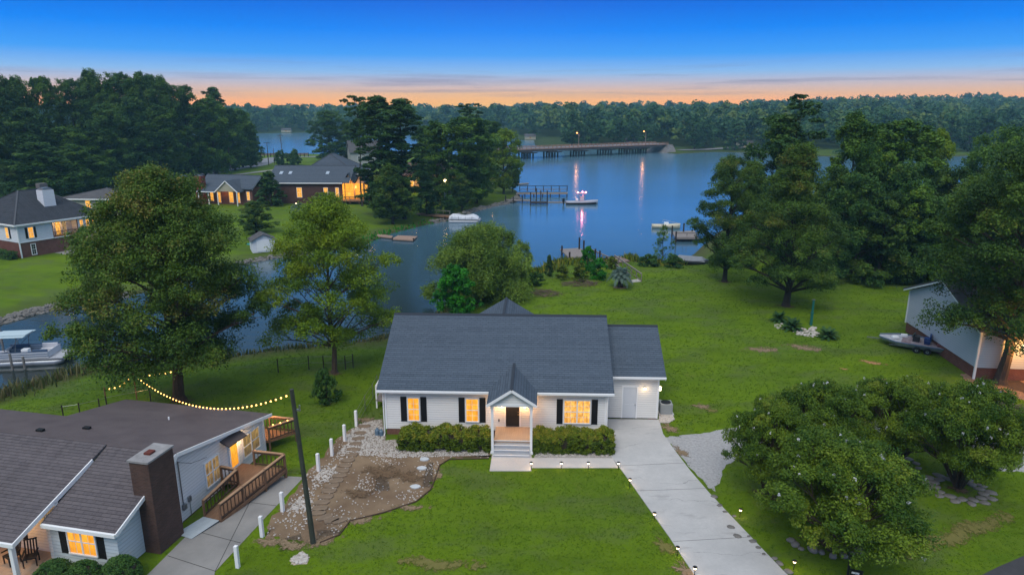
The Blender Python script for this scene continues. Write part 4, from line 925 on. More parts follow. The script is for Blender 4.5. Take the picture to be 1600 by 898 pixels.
for (a,b,w_,h_,rt,m_) in ((1190,546,3.6,2.0,.1,M_rg1),(1256,543,3.8,2.2,-.35,M_rg1),(1362,566,2.2,1.2,-.3,M_rg2),(1318,576,.9,.5,0,M_rg2),(1375,592,1.3,.7,.2,M_rg1),(1095,634,1.4,1.4,.4,M_rg1),(1110,640,1.2,1.0,.1,M_rg4),
        (1045,668,1.2,2.4,.3,M_rg1),(1062,705,1.0,2.2,.35,M_rg1),(990,752,.5,1.8,.35,M_rg1),(1035,850,1.0,2.2,.3,M_rg4),(1070,890,1.2,1.8,.3,M_rg1),(1255,650,3,1,0,M_rg4),(680,880,5,1.2,0,M_rg4),(1480,840,7,1.5,.5,M_rg4),(1530,820,6,1.4,.45,M_rg4)):
    q_ = PZ(a,b,0); ragged(q_[0],q_[1],w_,h_,rt,.011,m_)
for (a,b,w_,h_,rt) in ((500,845,2.0,1.1,.5),(560,812,2.2,1.0,.3),(640,792,2.2,.8,.1),(420,845,1.6,1.2,.4),(455,850,2.4,1.2,0),(684,740,.8,1.6,0),(570,655,1.6,1.2,.4)):
    q_ = PZ(a,b,0); ragged(q_[0],q_[1],w_,h_,rt,.026,M_rg1)
for (a,b,w_,h_,rt) in ((600,738,3.0,2.2,.1),(640,745,2.0,1.6,.1),(560,770,1.8,1.6,.3)):
    q_ = PZ(a,b,0); ragged(q_[0],q_[1],w_,h_,rt,.062,M_rg3)
sheet('street', px((1530,900),(1560,885),(1600,868),(1700,842),(1900,1000),(1500,1000)), .02, M_asph)
sheet('neighbour_driveway', px((475,745),(452,744),(395,742),(330,800),(283,845),(235,893),(200,925),(330,925),(336,893),(376,850),(415,808)), .018, M_concold)
jm = MB()
for a_, b_ in (((352,780),(432,790)),((300,828),(376,848)),((262,868),(336,892)),((410,745),(336,893))):
    A_ = PZ(*a_,0); B_ = PZ(*b_,0); jm.bar((A_[0],A_[1],.022),(B_[0],B_[1],.022),.03,.006)
label(jm.build('slab_joint', mat('joint dark', (.05,.05,.048), .9)), kind='structure')
# ------------------------------------------------------------------ hedges
def hedge(lab, x0,x1,y0,y1,h, seed, cat='hedge'):
    """clipped row of shrubs in house coordinates"""
    rng = np.random.default_rng(seed); n = 460; o = thing('hedge', lab, cat, house.matrix_basis @ Vector(((x0+x1)/2,(y0+y1)/2,0)), HR)
    W_, D_ = (x1-x0)/2, (y1-y0)/2; u = rng.uniform(-1,1,n); v = rng.uniform(-1,1,n); side = rng.random(n)
    xx = u*W_; yy = v*D_; zt = h*(.86+.10*np.sin(xx*2.6+seed)+.06*np.sin(xx*6.3+yy*3))*(1-.16*np.abs(u)**6)*(1-.12*np.abs(v)**4)
    zz = np.where(side < .55, zt, rng.uniform(.15,.9,n)*zt); yy = np.where((side >= .55) & (side < .85), -D_*(1-.08*rng.random(n)), yy); xx = np.where(side >= .85, np.sign(u)*W_*.97, xx)
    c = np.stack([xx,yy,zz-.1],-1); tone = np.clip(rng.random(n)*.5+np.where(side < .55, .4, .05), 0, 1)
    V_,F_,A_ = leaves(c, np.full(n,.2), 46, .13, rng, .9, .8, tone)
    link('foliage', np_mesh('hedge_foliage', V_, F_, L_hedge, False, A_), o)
    st = MB(); rg = random.Random(seed)
    for i in range(26):
        x = rg.uniform(-W_*.92,W_*.92); y = rg.uniform(-D_*.8,D_*.6); st.path([(x,y,0),(x+rg.uniform(-.15,.15),y+rg.uniform(-.15,.15),h*.75)], [.03,.012], 4)
    st.box(-W_*.9,W_*.9,-D_*.75,D_*.85,.12,h*.62)
    st.build('stems', mat('hedge stems', (.05,.04,.028), .95, var=.4, scale=6), o); return o
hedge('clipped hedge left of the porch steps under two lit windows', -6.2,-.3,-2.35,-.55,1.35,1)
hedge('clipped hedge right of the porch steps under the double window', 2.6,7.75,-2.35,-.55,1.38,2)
def boxwood(lab, p, r, h, seed):
    rng = np.random.default_rng(seed); n = 200; d = unit(rng.normal(size=(n,3))); d[:,2] = np.abs(d[:,2]); c = d*np.array([r*.9,r*.9,h*.92]); c[:,2] += .05
    V_,F_,A_ = leaves(c, np.full(n,.15), 60, .085, rng, .9, .6)
    o = thing('boxwood_shrub', lab, 'shrub', p); link('foliage', np_mesh('boxwood_foliage', V_, F_, L_box, False, A_), o)
    MB().blob((0,0,h*.42), 1, seed, (r*.78,r*.78,h*.45), .04, 2).build('branches', mat('hedge stems', (0,0,0)), o, True); return o
for (a,b,r,lab,sd) in ((88,915,1.05,'rounded boxwood leftmost of the three below the lit double window',1),(134,915,.85,'rounded boxwood in the middle of the three below the brown roof',2),(190,908,.95,'rounded boxwood rightmost of the three, below the brick chimney',3)):
    p_ = PZ(a,b,0); boxwood(lab, (p_[0],p_[1],0), r, 1.25, sd)

# ------------------------------------------------------------------ mown grass, tuft by tuft
worn_ = [(PZ(a,b,0),w_,h_) for a,b,w_,h_ in ((1190,546,3.6,2.0),(1256,543,3.8,2.2),(1362,566,2.2,1.2),(1318,576,.9,.5),(1375,592,1.3,.7),(1095,634,1.4,1.4))]
L_grass = leafmat('grass blades', (.050,.115,.002), (.100,.195,.003), (.15,.21,.02), .5)
rng = np.random.default_rng(4)
def in_poly(P_, x, y): return sdf([tuple(p) for p in P_], x, y) > -.08
xs_, ys_ = [], []
for (ya, yb, dens, w0) in ((24,36,34,.92),(36,48,22,.88),(48,66,11,.86),(66,100,5,.84)):
    A_ = (yb-ya)*(yb+ya)*.5*2*w0; n_ = int(A_*dens); y = rng.uniform(ya,yb,n_); x = rng.uniform(-w0,w0,n_)*y; xs_.append(x); ys_.append(y)
x = np.concatenate(xs_); y = np.concatenate(ys_)
k = sdf(landA, x, y) > 1.0
cr, sr = math.cos(HR), math.sin(HR); hx = (x-HX)*cr+(y-HY)*sr; hy = -(x-HX)*sr+(y-HY)*cr
k &= ~((hx > -7.6) & (hx < 11.5) & (hy > -2.4) & (hy < 12.7))
cn, sn = math.cos(R(-12)), math.sin(R(-12)); nx_ = (x+17.78)*cn+(y-32.33)*sn; ny_ = -(x+17.78)*sn+(y-32.33)*cn
k &= ~((nx_ < .1) & (ny_ > -6) & (ny_ < 8.5)); k &= ~((nx_ > -.4) & (nx_ < .9) & (ny_ > -2.7) & (ny_ < -.6))
for P_ in (DRV, WALK, BED, px((598,655),(570,658),(540,682),(548,700),(600,708),(660,712),(762,712),(764,702),(640,686),(602,688)), px((835,700),(955,700),(956,717),(835,717)),
        px((475,745),(452,744),(395,742),(330,800),(283,845),(235,893),(200,925),(330,925),(336,893),(376,850),(415,808)), px((1030,618),(1046,640),(1056,655),(1048,663),(1026,662),(1029,640)),
        px((1045,686),(1100,679),(1150,671),(1230,667),(1330,658),(1470,663),(1600,683),(1640,740),(1560,732),(1480,697),(1330,687),(1200,697),(1150,712),(1126,733),(1116,762),(1104,752),(1074,722)),
        px((1530,900),(1560,885),(1600,868),(1700,842),(1900,1000),(1500,1000)), px((452,876),(472,860),(485,870),(480,881),(458,883)), px((1522,588),(1545,584),(1590,588),(1640,602),(1650,625),(1600,614),(1565,602),(1535,597))): k &= ~in_poly(P_, x, y)
for q_, w_, h_ in worn_: k &= ((x-q_[0])/w_)**2+((y-q_[1])/h_)**2 > .35*rng.random(len(x))+.1
x = x[k]; y = y[k]; n_ = len(x); zt_ = terrain(x, y); B_ = 3
X = np.repeat(x, B_)+rng.normal(size=n_*B_)*.05; Y = np.repeat(y, B_)+rng.normal(size=n_*B_)*.05; Z = np.repeat(zt_, B_); m_ = n_*B_
a_ = rng.random(m_)*6.283; far_ = 1+(Y-26)*.022; hgt = rng.uniform(.018,.042,m_)*far_; w_ = rng.uniform(.012,.024,m_)*far_*1.1; lx = rng.normal(size=m_)*.05*far_; ly = rng.normal(size=m_)*.05*far_
V = np.stack([np.stack([X-np.cos(a_)*w_, Y-np.sin(a_)*w_, Z], -1), np.stack([X+np.cos(a_)*w_, Y+np.sin(a_)*w_, Z], -1), np.stack([X+lx, Y+ly, Z+hgt], -1)], 1).reshape(-1, 3)
patch_ = .5+.25*np.sin(X*.37+2*np.sin(Y*.21))+.25*np.sin(Y*.53+X*.11)
label(link('mown_grass', np_mesh('mown_grass', V, np.arange(m_*3).reshape(-1, 3), L_grass, False, np.clip(.2+.5*patch_+rng.normal(size=m_)*.13, 0, 1))), kind='stuff')
print('grass blades', m_)
# ------------------------------------------------------------------ brown roofed neighbour, lower left
NO, NR = (-17.78,32.33,0), R(-12)
nh = thing('neighbour_house', 'white sided house with a brown shingle roof and wide brick chimney at the lower left', 'house', NO, NR)
def LW(x, y, z=0):                                        # its frame -> world
    return (NO[0]+x*math.cos(NR)-y*math.sin(NR), NO[1]+x*math.sin(NR)+y*math.cos(NR), z)
w = MB(); yb = 8.3; sl_ = lambda y: 4.02-.2*y
w.add([(0,0,.05),(0,yb,.05),(0,yb,sl_(yb)-.15),(0,0,sl_(0)-.15),(-.2,0,.05),(-.2,yb,.05),(-.2,yb,sl_(yb)-.15),(-.2,0,sl_(0)-.15)], [(0,1,2,3),(7,6,5,4),(0,4,5,1),(1,5,6,2),(2,6,7,3),(3,7,4,0)])
w.box(-10.5,-.2,yb-.2,yb,.05,2.2); w.box(-22,-10.5,3.8,4.0,.05,3.0)
w.build('side_wall', mat('aged white siding', (.60,.61,.62)) if False else siding('aged white lap siding', (.62,.63,.64), .19), nh)
w = MB(); w.add([(-.12,-4.1,.05),(-.12,-.02,.05),(-.12,-.02,3.85),(-.12,-4.1,2.42),(-.32,-4.1,.05),(-.32,-.02,.05),(-.32,-.02,3.85),(-.32,-4.1,2.42)], [(0,1,2,3),(7,6,5,4),(0,4,5,1),(1,5,6,2),(2,6,7,3),(3,7,4,0)])
w.box(-3.9,-.32,-4.1,-3.9,.05,2.4); w.build('wing_wall', M_sidblue, nh)
w = MB(); w.box(-22,-3.9,-3.6,-3.4,.05,2.95); w.box(-4.1,-3.9,-4.1,-3.4,.05,2.5); w.build('porch_wall', M_sid, nh)
f = MB(); f.box(-.22,.02,.0,yb+.02,-.4,.05); f.box(-3.95,-.1,-4.12,-3.9,-.4,.05); f.build('foundation', M_brickbr, nh)
# roofs
r = MB(); r.slab([(-22,-.0,4.2),(.28,-.0,4.2),(.28,4.05,3.39),(-22,4.05,3.39)], .14); r.slab([(-10.6,4.05,3.39),(.28,4.05,3.39),(.28,8.8,2.44),(-10.6,8.8,2.44)], .14); r.build('low_roof', M_flat, nh)
r = MB(); r.slab([(-22,-5.9,2.3),(-3.95,-5.9,2.3),(-3.95,.02,4.27),(-22,.02,4.27)], .15); rf = r.build('main_roof', M_rooft, nh)
MB().bar((-3.93,-5.95,2.2),(-3.93,-1.0,3.84),.06,.22).build('rake_board', M_trim, rf)
MB().box(-22,-3.9,-6.02,-5.9,2.08,2.27).build('gutter', M_trim, rf)
r = MB(); r.slab([(-3.9,-4.45,2.42),(.25,-4.45,2.42),(.25,.02,4.19),(-3.9,.02,4.19)], .12); rf = r.build('wing_roof', M_rooft, nh)
t = MB(); t.bar((.28,-4.5,2.33),(.28,0,4.1),.06,.2); t.box(-3.85,.25,-4.58,-4.45,2.22,2.4); t.build('rake_board', M_trim, rf)
t = MB(); t.bar((.31,.0,4.1),(.31,8.85,2.33),.06,.2); t.bar((.31,-.05,4.08),(.31,-.3,3.8),.06,.2); t.build('rake_board', M_trim, nh)
t = MB(); t.box(-.02,.04,-.03,.1,.05,3.9); t.box(-.02,.04,yb-.12,yb+.03,.05,2.25); t.build('corner_board', M_trim, nh)
for (x,y,z) in ((-9.2,1.0,4.0),(-7.3,2.2,3.75)): 
    MB().box(x-.2,x+.2,y-.12,y+.12,z,z+.14).build('roof_vent', M_dark, nh)
MB().lathe((-4.5,5.4,2.9),[(.05,0),(.05,.4)],8).build('vent_pipe', M_trim, nh)
# chimney
c_ = MB(); c_.box(-.3,.75,-2.5,-.75,-.4,5.0)
ch = c_.build('chimney', M_brickbr, nh)
k = MB(); k.box(-.36,.81,-2.57,-.69,5.0,5.1); k.build('chimney_cap', mat('cement cap', (.27,.26,.26), .9, var=.2), ch); k = MB(); k.box(.05,.4,-1.9,-1.5,5.101,5.2); k.build('flue', mat('red flue', (.12,.03,.02), .8), ch)
# side wall windows and door
SO, SR, SN = (0,0,0), (0,1,0), (1,0,0)
window(nh, SO, SR, SN, 2.35, 3.55, .8, 2.25, M_windim, cols=2, rows=1, double=2)
window(nh, SO, SR, SN, 5.95, 7.65, .75, 2.05, M_windim, cols=1, rows=1, double=2)
d = MB(); d.wbox(SO,SR,SN,4.55,5.45,.42,2.45,.003,.05); do = d.build('side_door', M_trim, nh); MB().wbox(SO,SR,SN,4.68,5.32,.75,2.32,.052,.06).build('door_glass', M_win, do)
t = MB(); t.slab([(0.0,3.9,2.9),(.55,3.9,2.62),(.55,5.7,2.5),(0.0,5.7,2.78)], .08); t.build('door_canopy', mat('brown door canopy', (.10,.075,.07), .9), nh)
l_ = MB(); l_.box(.02,.1,5.55,5.65,2.28,2.4); lo = l_.build('wall_lamp', M_metal, nh); MB().blob((.16,5.6,2.3),.09,1,rough=.02).build('lamp_glass', M_lamp, lo); point('door_light', nh, (.45,5.6,2.2), 34, (1,.60,.26), .08)
k = MB(); k.path([(.06,.3,3.55),(.06,.3,1.2),(.06,.35,.9)], .03, 6); k.box(.02,.16,.2,.45,.7,1.0); k.box(.02,.12,.7,.9,.9,1.2); k.path([(.06,.8,.9),(.06,.8,.1)], .02, 5); k.build('meter_conduit', M_metal, nh)
k = MB(); k.path([(.1,.3,3.5),(.3,1.0,3.1),(.5,2.0,2.95)], .012, 4); k.build('service_cable', M_dark, nh)
# porch corner with lit double window
WO, WR_, WN = (0,-4.1,0), (1,0,0), (0,-1,0)
window(nh, WO, WR_, WN, -2.85, -1.35, .75, 2.05, M_win, cols=2, rows=1, double=2)
shutter(nh, WO, WR_, WN, -3.35, -2.97, .65, 2.15); shutter(nh, WO, WR_, WN, -1.23, -.85, .65, 2.15)
shutter(nh, (0,-3.6,0), WR_, WN, -6.3, -5.9, .65, 2.1); window(nh, (0,-3.6,0), WR_, WN, -8, -6.45, .75, 2.0, M_win, cols=2, rows=1, double=2)
c_ = MB(); c_.box(-4.42,-4.22,-5.85,-5.65,-.1,2.14); c_.build('porch_column', M_trim, nh, bevel=.01)
MB().box(-12,-4.0,-6.0,-3.6,-.2,.12).build('porch_floor', mat('tan porch boards', (0,0,0)), nh)
point('porch_light', nh, (-6.2,-4.6,2.0), 70, (1,.52,.18), .1)
def porch_chair(lab, x, y, rz):
    p_ = LW(x,y,.12); o = thing('porch_chair', lab, 'chair', p_, NR+rz); m = M_dark
    s = MB(); s.box(-.28,.28,-.26,.26,.4,.45); s.build('seat', m, o)
    b = MB()
    for i in range(5): b.bar((-.24+.12*i,.25,.45),(-.24+.12*i,.42,1.15),.06,.025)
    b.bar((-.28,.42,1.13),(.28,.42,1.13),.06,.05); b.build('backrest', m, o)
    for sx in (-.27,.27):
        for sy in (-.24,.24): MB().box(sx-.025,sx+.025,sy-.025,sy+.025,0,.42).build('leg', m, o)
        MB().box(sx-.04,sx+.04,-.3,.3,.62,.66).build('armrest', m, o)
porch_chair('dark slatted chair on the glowing porch nearest the white column', -4.75, -4.6, .6); porch_chair('dark slatted chair further left on the glowing porch', -5.75, -4.7, -.3)
# ------------------------------------------------------------------ entrance ramp (its own thing)
rp_ = thing('access_ramp', 'wooden ramp and landing with baluster rails beside the lit side door', 'ramp', LW(1.5,.6,.03), NR)
O_ = (1.5,.6,.03)
class LB(MB):
    def __init__(s, o): MB.__init__(s, o)
A0,A1,B0,B1 = (.95,.7,.13),(1.95,.55,.13),(1.45,3.4,.62),(2.6,3.3,.62)
s = MB(O_); s.slab([A0,A1,B1,B0], .09); s.build('ramp_deck', M_wood, rp_)
s = MB(O_); s.slab([(.12,3.4,.625),(2.62,3.3,.625),(3.05,5.5,.625),(.12,5.5,.625)], .1); s.build('landing', M_wood, rp_)
s = MB(O_); s.slab([(1.97,.55,.10),(2.05,.55,.10),(3.12,5.5,.60),(3.05,5.5,.60)], .2); s.slab([(.12,5.5,.6),(3.12,5.5,.6),(3.12,5.58,.6),(.12,5.58,.6)], .3); s.slab([(.87,.7,.12),(.95,.7,.12),(1.45,3.4,.6),(1.37,3.4,.6)], .25); s.build('rim_board', M_wood, rp_)
def railing(name, parent, pts, off, h=.95, m=None, gap=.26, post=.1, posts=2.0):
    m = m or M_wood; md_ = mat('dark balusters', (.085,.05,.032), .85) if m is M_wood else m
    for a, b in zip(pts[:-1], pts[1:]):
        a = Vector(a); b = Vector(b); Lg = (b-a).length; k = MB(off); k.bar(a+Vector((0,0,h)), b+Vector((0,0,h)), .16, .05); k.build('top_rail', mat('pale worn top rail', (.36,.22,.13), .75, var=.15) if m is M_wood else m, parent); k = MB(off); k.bar(a+Vector((0,0,h-.12)), b+Vector((0,0,h-.12)), .05, .09); k.bar(a+Vector((0,0,.1)), b+Vector((0,0,.1)), .05, .09)  # paler top rail colour paints the orange lamplight onto the wood
        n = max(2, int(Lg/gap))
        for i in range(1, n): q = a.lerp(b, i/n); k.box(q.x-.02,q.x+.02,q.y-.02,q.y+.02,q.z+.1,q.z+h-.1)
        k.build(name, md_, parent)
        n = max(1, round(Lg/posts))
        for i in range(n+1): q = a.lerp(b, i/n); MB(off).box(q.x-post/2,q.x+post/2,q.y-post/2,q.y+post/2,max(-.3,q.z-.7),q.z+h+.03).build('rail_post', m, parent)
railing('rail', rp_, [(2.0,.6,.12),(3.06,5.5,.62)], O_); railing('rail', rp_, [(3.0,5.52,.62),(1.0,5.52,.62)], O_)
railing('rail', rp_, [(.92,.75,.12),(1.3,3.35,.62),(.2,3.45,.62)], O_)
pd = MB(O_); pd.add([(.35,-.9,.03),(1.45,-1.1,.03),(1.95,.52,.13),(.9,.66,.13),(.35,-.9,.05),(1.45,-1.1,.05),(1.95,.52,.15),(.9,.66,.15)], [(3,2,1,0),(4,5,6,7),(0,1,5,4),(1,2,6,5),(2,3,7,6),(3,0,4,7)]); pd.build('metal_plate', mat('galvanised plate', (.42,.47,.50), .55, metal=.2, var=.1), rp_)
# rear deck
rd = thing('rear_deck', 'raised wooden rear deck glowing orange under the bulbs behind the brown roof', 'deck', LW(1.0,9,0), NR); O_ = (1.0,9,0)
s = MB(O_); s.slab([(-8,8.35,.72),(.25,8.35,.72),(1.3,9.9,.72),(-8,9.9,.72)], .15); s.build('deck_floor', M_wood, rd)
railing('rail', rd, [(.3,8.35,.72),(1.3,9.9,.72),(-8,9.9,.72)], O_, h=.95)
# ------------------------------------------------------------------ bulb strings
def bulbs(name, lab, pts, spacing, r=.048, glow=0):
    """catenary strings through supports [(a, b, sag)...]; wire and every bulb a part"""
    o = thing(name, lab, 'string lights', pts[0][0]); off = pts[0][0]; wire = MB(off); bm_ = MB(); bm_.blob((0,0,0), r, 1, (1,1,1.15), .0, 1); me = None
    fit = []
    for a, b, sag in pts:
        a = Vector(a); b = Vector(b); n = max(2, int((b-a).length/spacing)); P_ = [a.lerp(b, i/n)-Vector((0,0,sag*4*(i/n)*(1-i/n))) for i in range(n+1)]
        wire.path(P_, .012, 4); fit += P_[(1 if fit else 0):]
    wire.build('wire', M_dark, o)
    for q in fit:
        if me is None: b = bm_.build('bulb', M_bulb, o, True); me = b.data
        else: b = bpy.data.objects.new('bulb', me); COL.objects.link(b); b.parent = o
        b.location = q-Vector(off)-Vector((0,0,.09))
    return o, fit
POLE = (-10.19,30.64,0); PT = (-10.62,30.6,8.35)
pz = thing('utility_pole', 'dark leaning wooden pole at the edge of the soil bed holding the bulb string', 'pole', POLE)
MB().path([(0,0,-.4),(-.1,0,2),(-.43,-.04,8.5)], [.145,.13,.10], 12).build('shaft', M_pole, pz)
k = MB(); k.box(-.34,-.1,-.05,.05,7.35,7.45); k.path([(-.15,0,7.4),(-.12,0,7.65)], .04, 6); k.build('bracket', M_metal, pz)
post2 = PG(214,624); P2 = (post2[0],post2[1],post2[2]+2.15)
fa = PG(168,640); P3 = (fa[0],fa[1],fa[2]+1.75)
tr_ = PG(280,622); P4 = (tr_[0]+.1,tr_[1]-.9,2.6)
bulbs('string_lights', 'long string of warm bulbs sagging from the dark pole across the brown roof', [(PT,P2,1.65)], .60, .045)
bulbs('string_lights', 'short string of warm bulbs dipping left between two lawn posts', [(P2,P3,.35)], .36)
bulbs('string_lights', 'short string of warm bulbs rising from the lawn post to the oak trunk', [(P2,P4,.15)], .42)
r0 = LW(.5,8.6,1.85); r1 = LW(1.3,9.9,1.85); bulbs('string_lights', 'string of warm bulbs along the end rail of the rear deck', [(r0,r1,.05)], .5, .045)
for nm, pp, e in (('deck',LW(-.6,9.2,2.2),130),('deck',LW(-4,9.3,2.3),70)):
    point('deck_glow', rd, (0,0,0), e, (1,.50,.16), .2).location = Vector((Matrix.Rotation(-NR,4,'Z') @ (Vector(pp)-Vector(LW(1.0,9,0)))))
pl_ = point('string_glow', bpy.data.objects['string_lights'], (0,0,0), 40, (1,.55,.18), .3); pl_.location = Vector((P2[0]+1,P2[1]-1,1.6))-Vector(PT)
# lawn posts carrying strings and wire fence
def wire_fence(name, lab, pts, h, m=None, wires=(.3,.6,.95), post_r=.045, mesh=False):
    m = m or M_woodd; o = thing(name, lab, 'fence', pts[0]); off = pts[0]
    for q in pts: MB(off).path([(q[0],q[1],q[2]-.2),(q[0],q[1],q[2]+h)], post_r, 7).build('fence_post', m, o)
    k = MB(off)
    for a, b in zip(pts[:-1], pts[1:]):
        for z in wires: k.path([(a[0],a[1],a[2]+h*z),(b[0],b[1],b[2]+h*z)], .012, 4)
    k.build('fence_wire', M_metal, o); return o
lp = thing('lawn_post', 'tall wooden post on the lawn where the two bulb strings meet', 'post', post2)
MB().path([(0,0,-.2),(0,0,2.2)], .05, 8).build('shaft', mat('post wood', (.16,.09,.05), .9), lp)
lp = thing('lawn_post', 'wooden post on the lawn at the left end of the dipping bulb string', 'post', fa)
MB().path([(0,0,-.2),(0,0,1.8)], .05, 8).build('shaft', mat('post wood', (0,0,0)), lp)
wire_fence('wire_fence', 'low wire fence running over the lawn behind the brown roof', [PG(100,656),PG(126,652),PG(157,645),PG(168,641),PG(236,628)], 1.15, wires=(.9,))
wire_fence('wire_fence', 'wire fence of thin dark posts under the yellow green tree', [PG(435,582),PG(483,577),PG(506,577),PG(540,577),PG(552,574)], 1.25, wires=(.95,.5))
# ------------------------------------------------------------------ white marker posts
WP = [(498,733,'farthest but three of'),(519,711,''),(538,687,''),(557,664,'')]
for i, (a,b,lab) in enumerate(((557,666,'white square post at the far end of the row, nearest the white house corner'),(539,689,'white square post second from the far end of the row beside the soil bed'),
     (519,712,'white square post third from the far end of the row beside the soil bed'),(498,736,'white square post where the soil bed is widest, fourth from the far end'),
     (442,799,'white square post at the drive edge just left of the dark pole'),(410,838,'white square post at the drive edge second nearest the camera'),(372,886,'white square post nearest the camera beside the old drive'))):
    p_ = PZ(a,b,0); o = MB().box(-.085,.085,-.085,.085,-.2,1.2).add([(-.085,-.085,1.2),(.085,-.085,1.2),(.085,.085,1.2),(-.085,.085,1.2),(0,0,1.25)], [(0,1,4),(1,2,4),(2,3,4),(3,0,4)]).build('marker_post', M_trim)
    o.location = (p_[0],p_[1],0); o.rotation_euler = (0,0,NR+random.Random(i).uniform(-.1,.1)); label(o, lab, 'post', 'white posts along the old drive')
# chain between the far ones and on towards the lake
wire_fence('chain_link_fence', 'chain fence running from the white posts to the house corner', [PG(559,664),PG(571,641),PG(583,622),PG(590,608)], 1.2, M_metal, (.97,.5,.1), .03)
# ------------------------------------------------------------------ path lights
PLT = [(830,734,'path light at the left end of the front walk, nearest the steps'),(877,734,'path light second from the steps along the front walk'),(919,734,'path light third from the steps along the front walk'),
       (966,734,'path light at the corner where the front walk meets the drive'),(984,760,'path light left of the drive just below the walk corner'),(1022,814,'path light left of the drive halfway to the street'),
       (1058,868,'path light left of the drive, second nearest the camera'),(1085,900,'path light left of the drive at the bottom frame edge'),(1156,808,'path light right of the drive under the front crape myrtle'),
       (1240,890,'path light right of the drive nearest the black sign post')]
for a,b,lab in PLT:
    p_ = PZ(a,b,0); o = thing('path_light', lab, 'path light', (p_[0],p_[1],0), 0, 'stake path lights')
    MB().lathe((0,0,0),[(.018,-.1),(.018,.40)],8).build('stake', M_dark, o)
    MB().lathe((0,0,.40),[(.02,0),(.06,.02),(.085,.11),(.05,.12)],12).build('lamp_glass', M_lamp, o)
    MB().lathe((0,0,.52),[(.11,0),(.10,.02),(.03,.06)],12).build('cap', M_black, o)
    point('path_glow', o, (0,0,.36), 6, (1,.66,.36), .04)
# mailbox at the bottom edge
mp_ = PG(1322,916); mbx = thing('sign_post', 'black post with a small hanging sign in front of the front crape myrtle', 'sign', (mp_[0]-.0,mp_[1],0), R(-20))
MB().box(-.05,.05,-.05,.05,-.3,1.75).lathe((0,0,1.75),[(.06,0),(.03,.08),(.01,.12)],8).build('post', M_black, mbx)
MB().box(.05,.62,-.025,.025,.95,1.0).build('arm', M_black, mbx); MB().box(.08,.60,-.02,.02,.62,.93).build('sign_board', M_black, mbx)
def text(s, name, parent, loc, rot, size, m, ext=.003):
    c = bpy.data.curves.new(name, 'FONT'); c.body = s; c.size = size; c.extrude = ext; c.align_x = 'CENTER'; c.align_y = 'CENTER'; c.materials.append(m)
    o = bpy.data.objects.new(name, c); COL.objects.link(o); o.parent = parent; o.location = loc; o.rotation_euler = rot; return o
k = MB(); [k.box(.14+.055*i,.18+.055*i,-.026,-.021,.78-.01*(i%2),.88) for i in range(6)]; k.build('white_lettering', M_trim, mbx)
# air conditioner, blue hose reel, garage ring
def wl(px_, py_, z=0): return PZ(px_, py_, z)
q = house.matrix_basis @ Vector((12.2,4.2,0)); ac = thing('air_conditioner', 'grey air conditioner unit beside the garage wall on white chips', 'air conditioner', (q.x,q.y,0), HR)
MB().box(-.45,.45,-.42,.42,.08,.85).build('casing', mat('ac casing', (.28,.30,.31), .6, var=.1, scale=2, stretch=(1,1,30)), ac, bevel=.04); MB().box(-.55,.55,-.5,.5,0,.08).build('pad', M_conc, ac); MB().lathe((0,0,.85),[(.36,0),(.36,.03)],20).build('fan_grille', M_dark, ac)
q = house.matrix_basis @ Vector((-8.1,-.15,0))
hr = thing('water_jug', 'pair of blue grey jugs standing on the chips at the left house corner', 'jug', (q.x,q.y,0), 0)
MB().lathe((0,0,0),[(.14,0),(.17,.05),(.17,.4),(.08,.5),(.06,.55)],12).lathe((.3,-.1,0),[(.12,0),(.15,.05),(.15,.36),(.07,.46),(.05,.5)],12).build('jug_body', mat('blue grey jug', (.10,.16,.22), .4), hr)
# ------------------------------------------------------------------ houses further off
M_roofdk = shingle('charcoal shingles', (.034,.038,.046), (.05,.054,.064), (.04,.046,.055), course=.25, wid=.5, streak=.4)
M_roofbl = shingle('blue grey shingles', (.055,.070,.090), (.075,.092,.118), (.065,.08,.10), course=.25, wid=.5)
M_roofbn = mat('brown grey roof', (.085,.082,.085), .95, var=.2, scale=1.2)
M_cream = siding('cream siding', (.40,.37,.27), .25)
M_wsid = siding('bright white siding', (.66,.68,.72), .22)
M_conf = mat('worn slab', (.28,.27,.255), .9, var=.2, scale=.8)
def lit(parent, o, r, n, a, b, z0, z1, pane=None, cols=2, rows=2, name='window', fr=None):
    return window(parent, o, r, n, a, b, z0, z1, pane or M_winfar, fr, cols, rows, name=name, fw=.09)
def hip_roof(parent, x0,x1,y0,y1,ze,zr, ya,yb, xr, m, name='roof', th=.18, ov=.5):
    """hip roof whose ridge runs along y from ya to yb at x=xr"""
    x0-=ov; x1+=ov; y0-=ov; y1+=ov; mb = MB()
    A=(x0,y0,ze);B=(x1,y0,ze);C=(x1,y1,ze);D=(x0,y1,ze);E=(xr,ya,zr);F=(xr,yb,zr)
    mb.add([A,B,C,D,E,F,(x0,y0,ze-th),(x1,y0,ze-th),(x1,y1,ze-th),(x0,y1,ze-th)], [(0,1,4),(1,2,5,4),(2,3,5),(3,0,4,5),(6,9,8,7),(0,6,7,1),(1,7,8,2),(2,8,9,3),(3,9,6,0)])
    ro = mb.build(name, m, parent)
    t = MB(); t.box(x0-.02,x1+.02,y0-.1,y0-.005,ze-.26,ze-.02); t.box(x1+.005,x1+.1,y0-.1,y1+.1,ze-.26,ze-.02); t.build('gutter', M_trim, ro)
    h = MB()
    for a,b in ((A,E),(B,E),(C,F),(D,F),(E,F)): h.bar((a[0],a[1],a[2]+.03),(b[0],b[1],b[2]+.03),.22,.05)
    h.build('hip_cap', mat('grey hip cap', (.075,.08,.09), .9), ro); return ro
RY, NX = (0,1,0), (1,0,0)
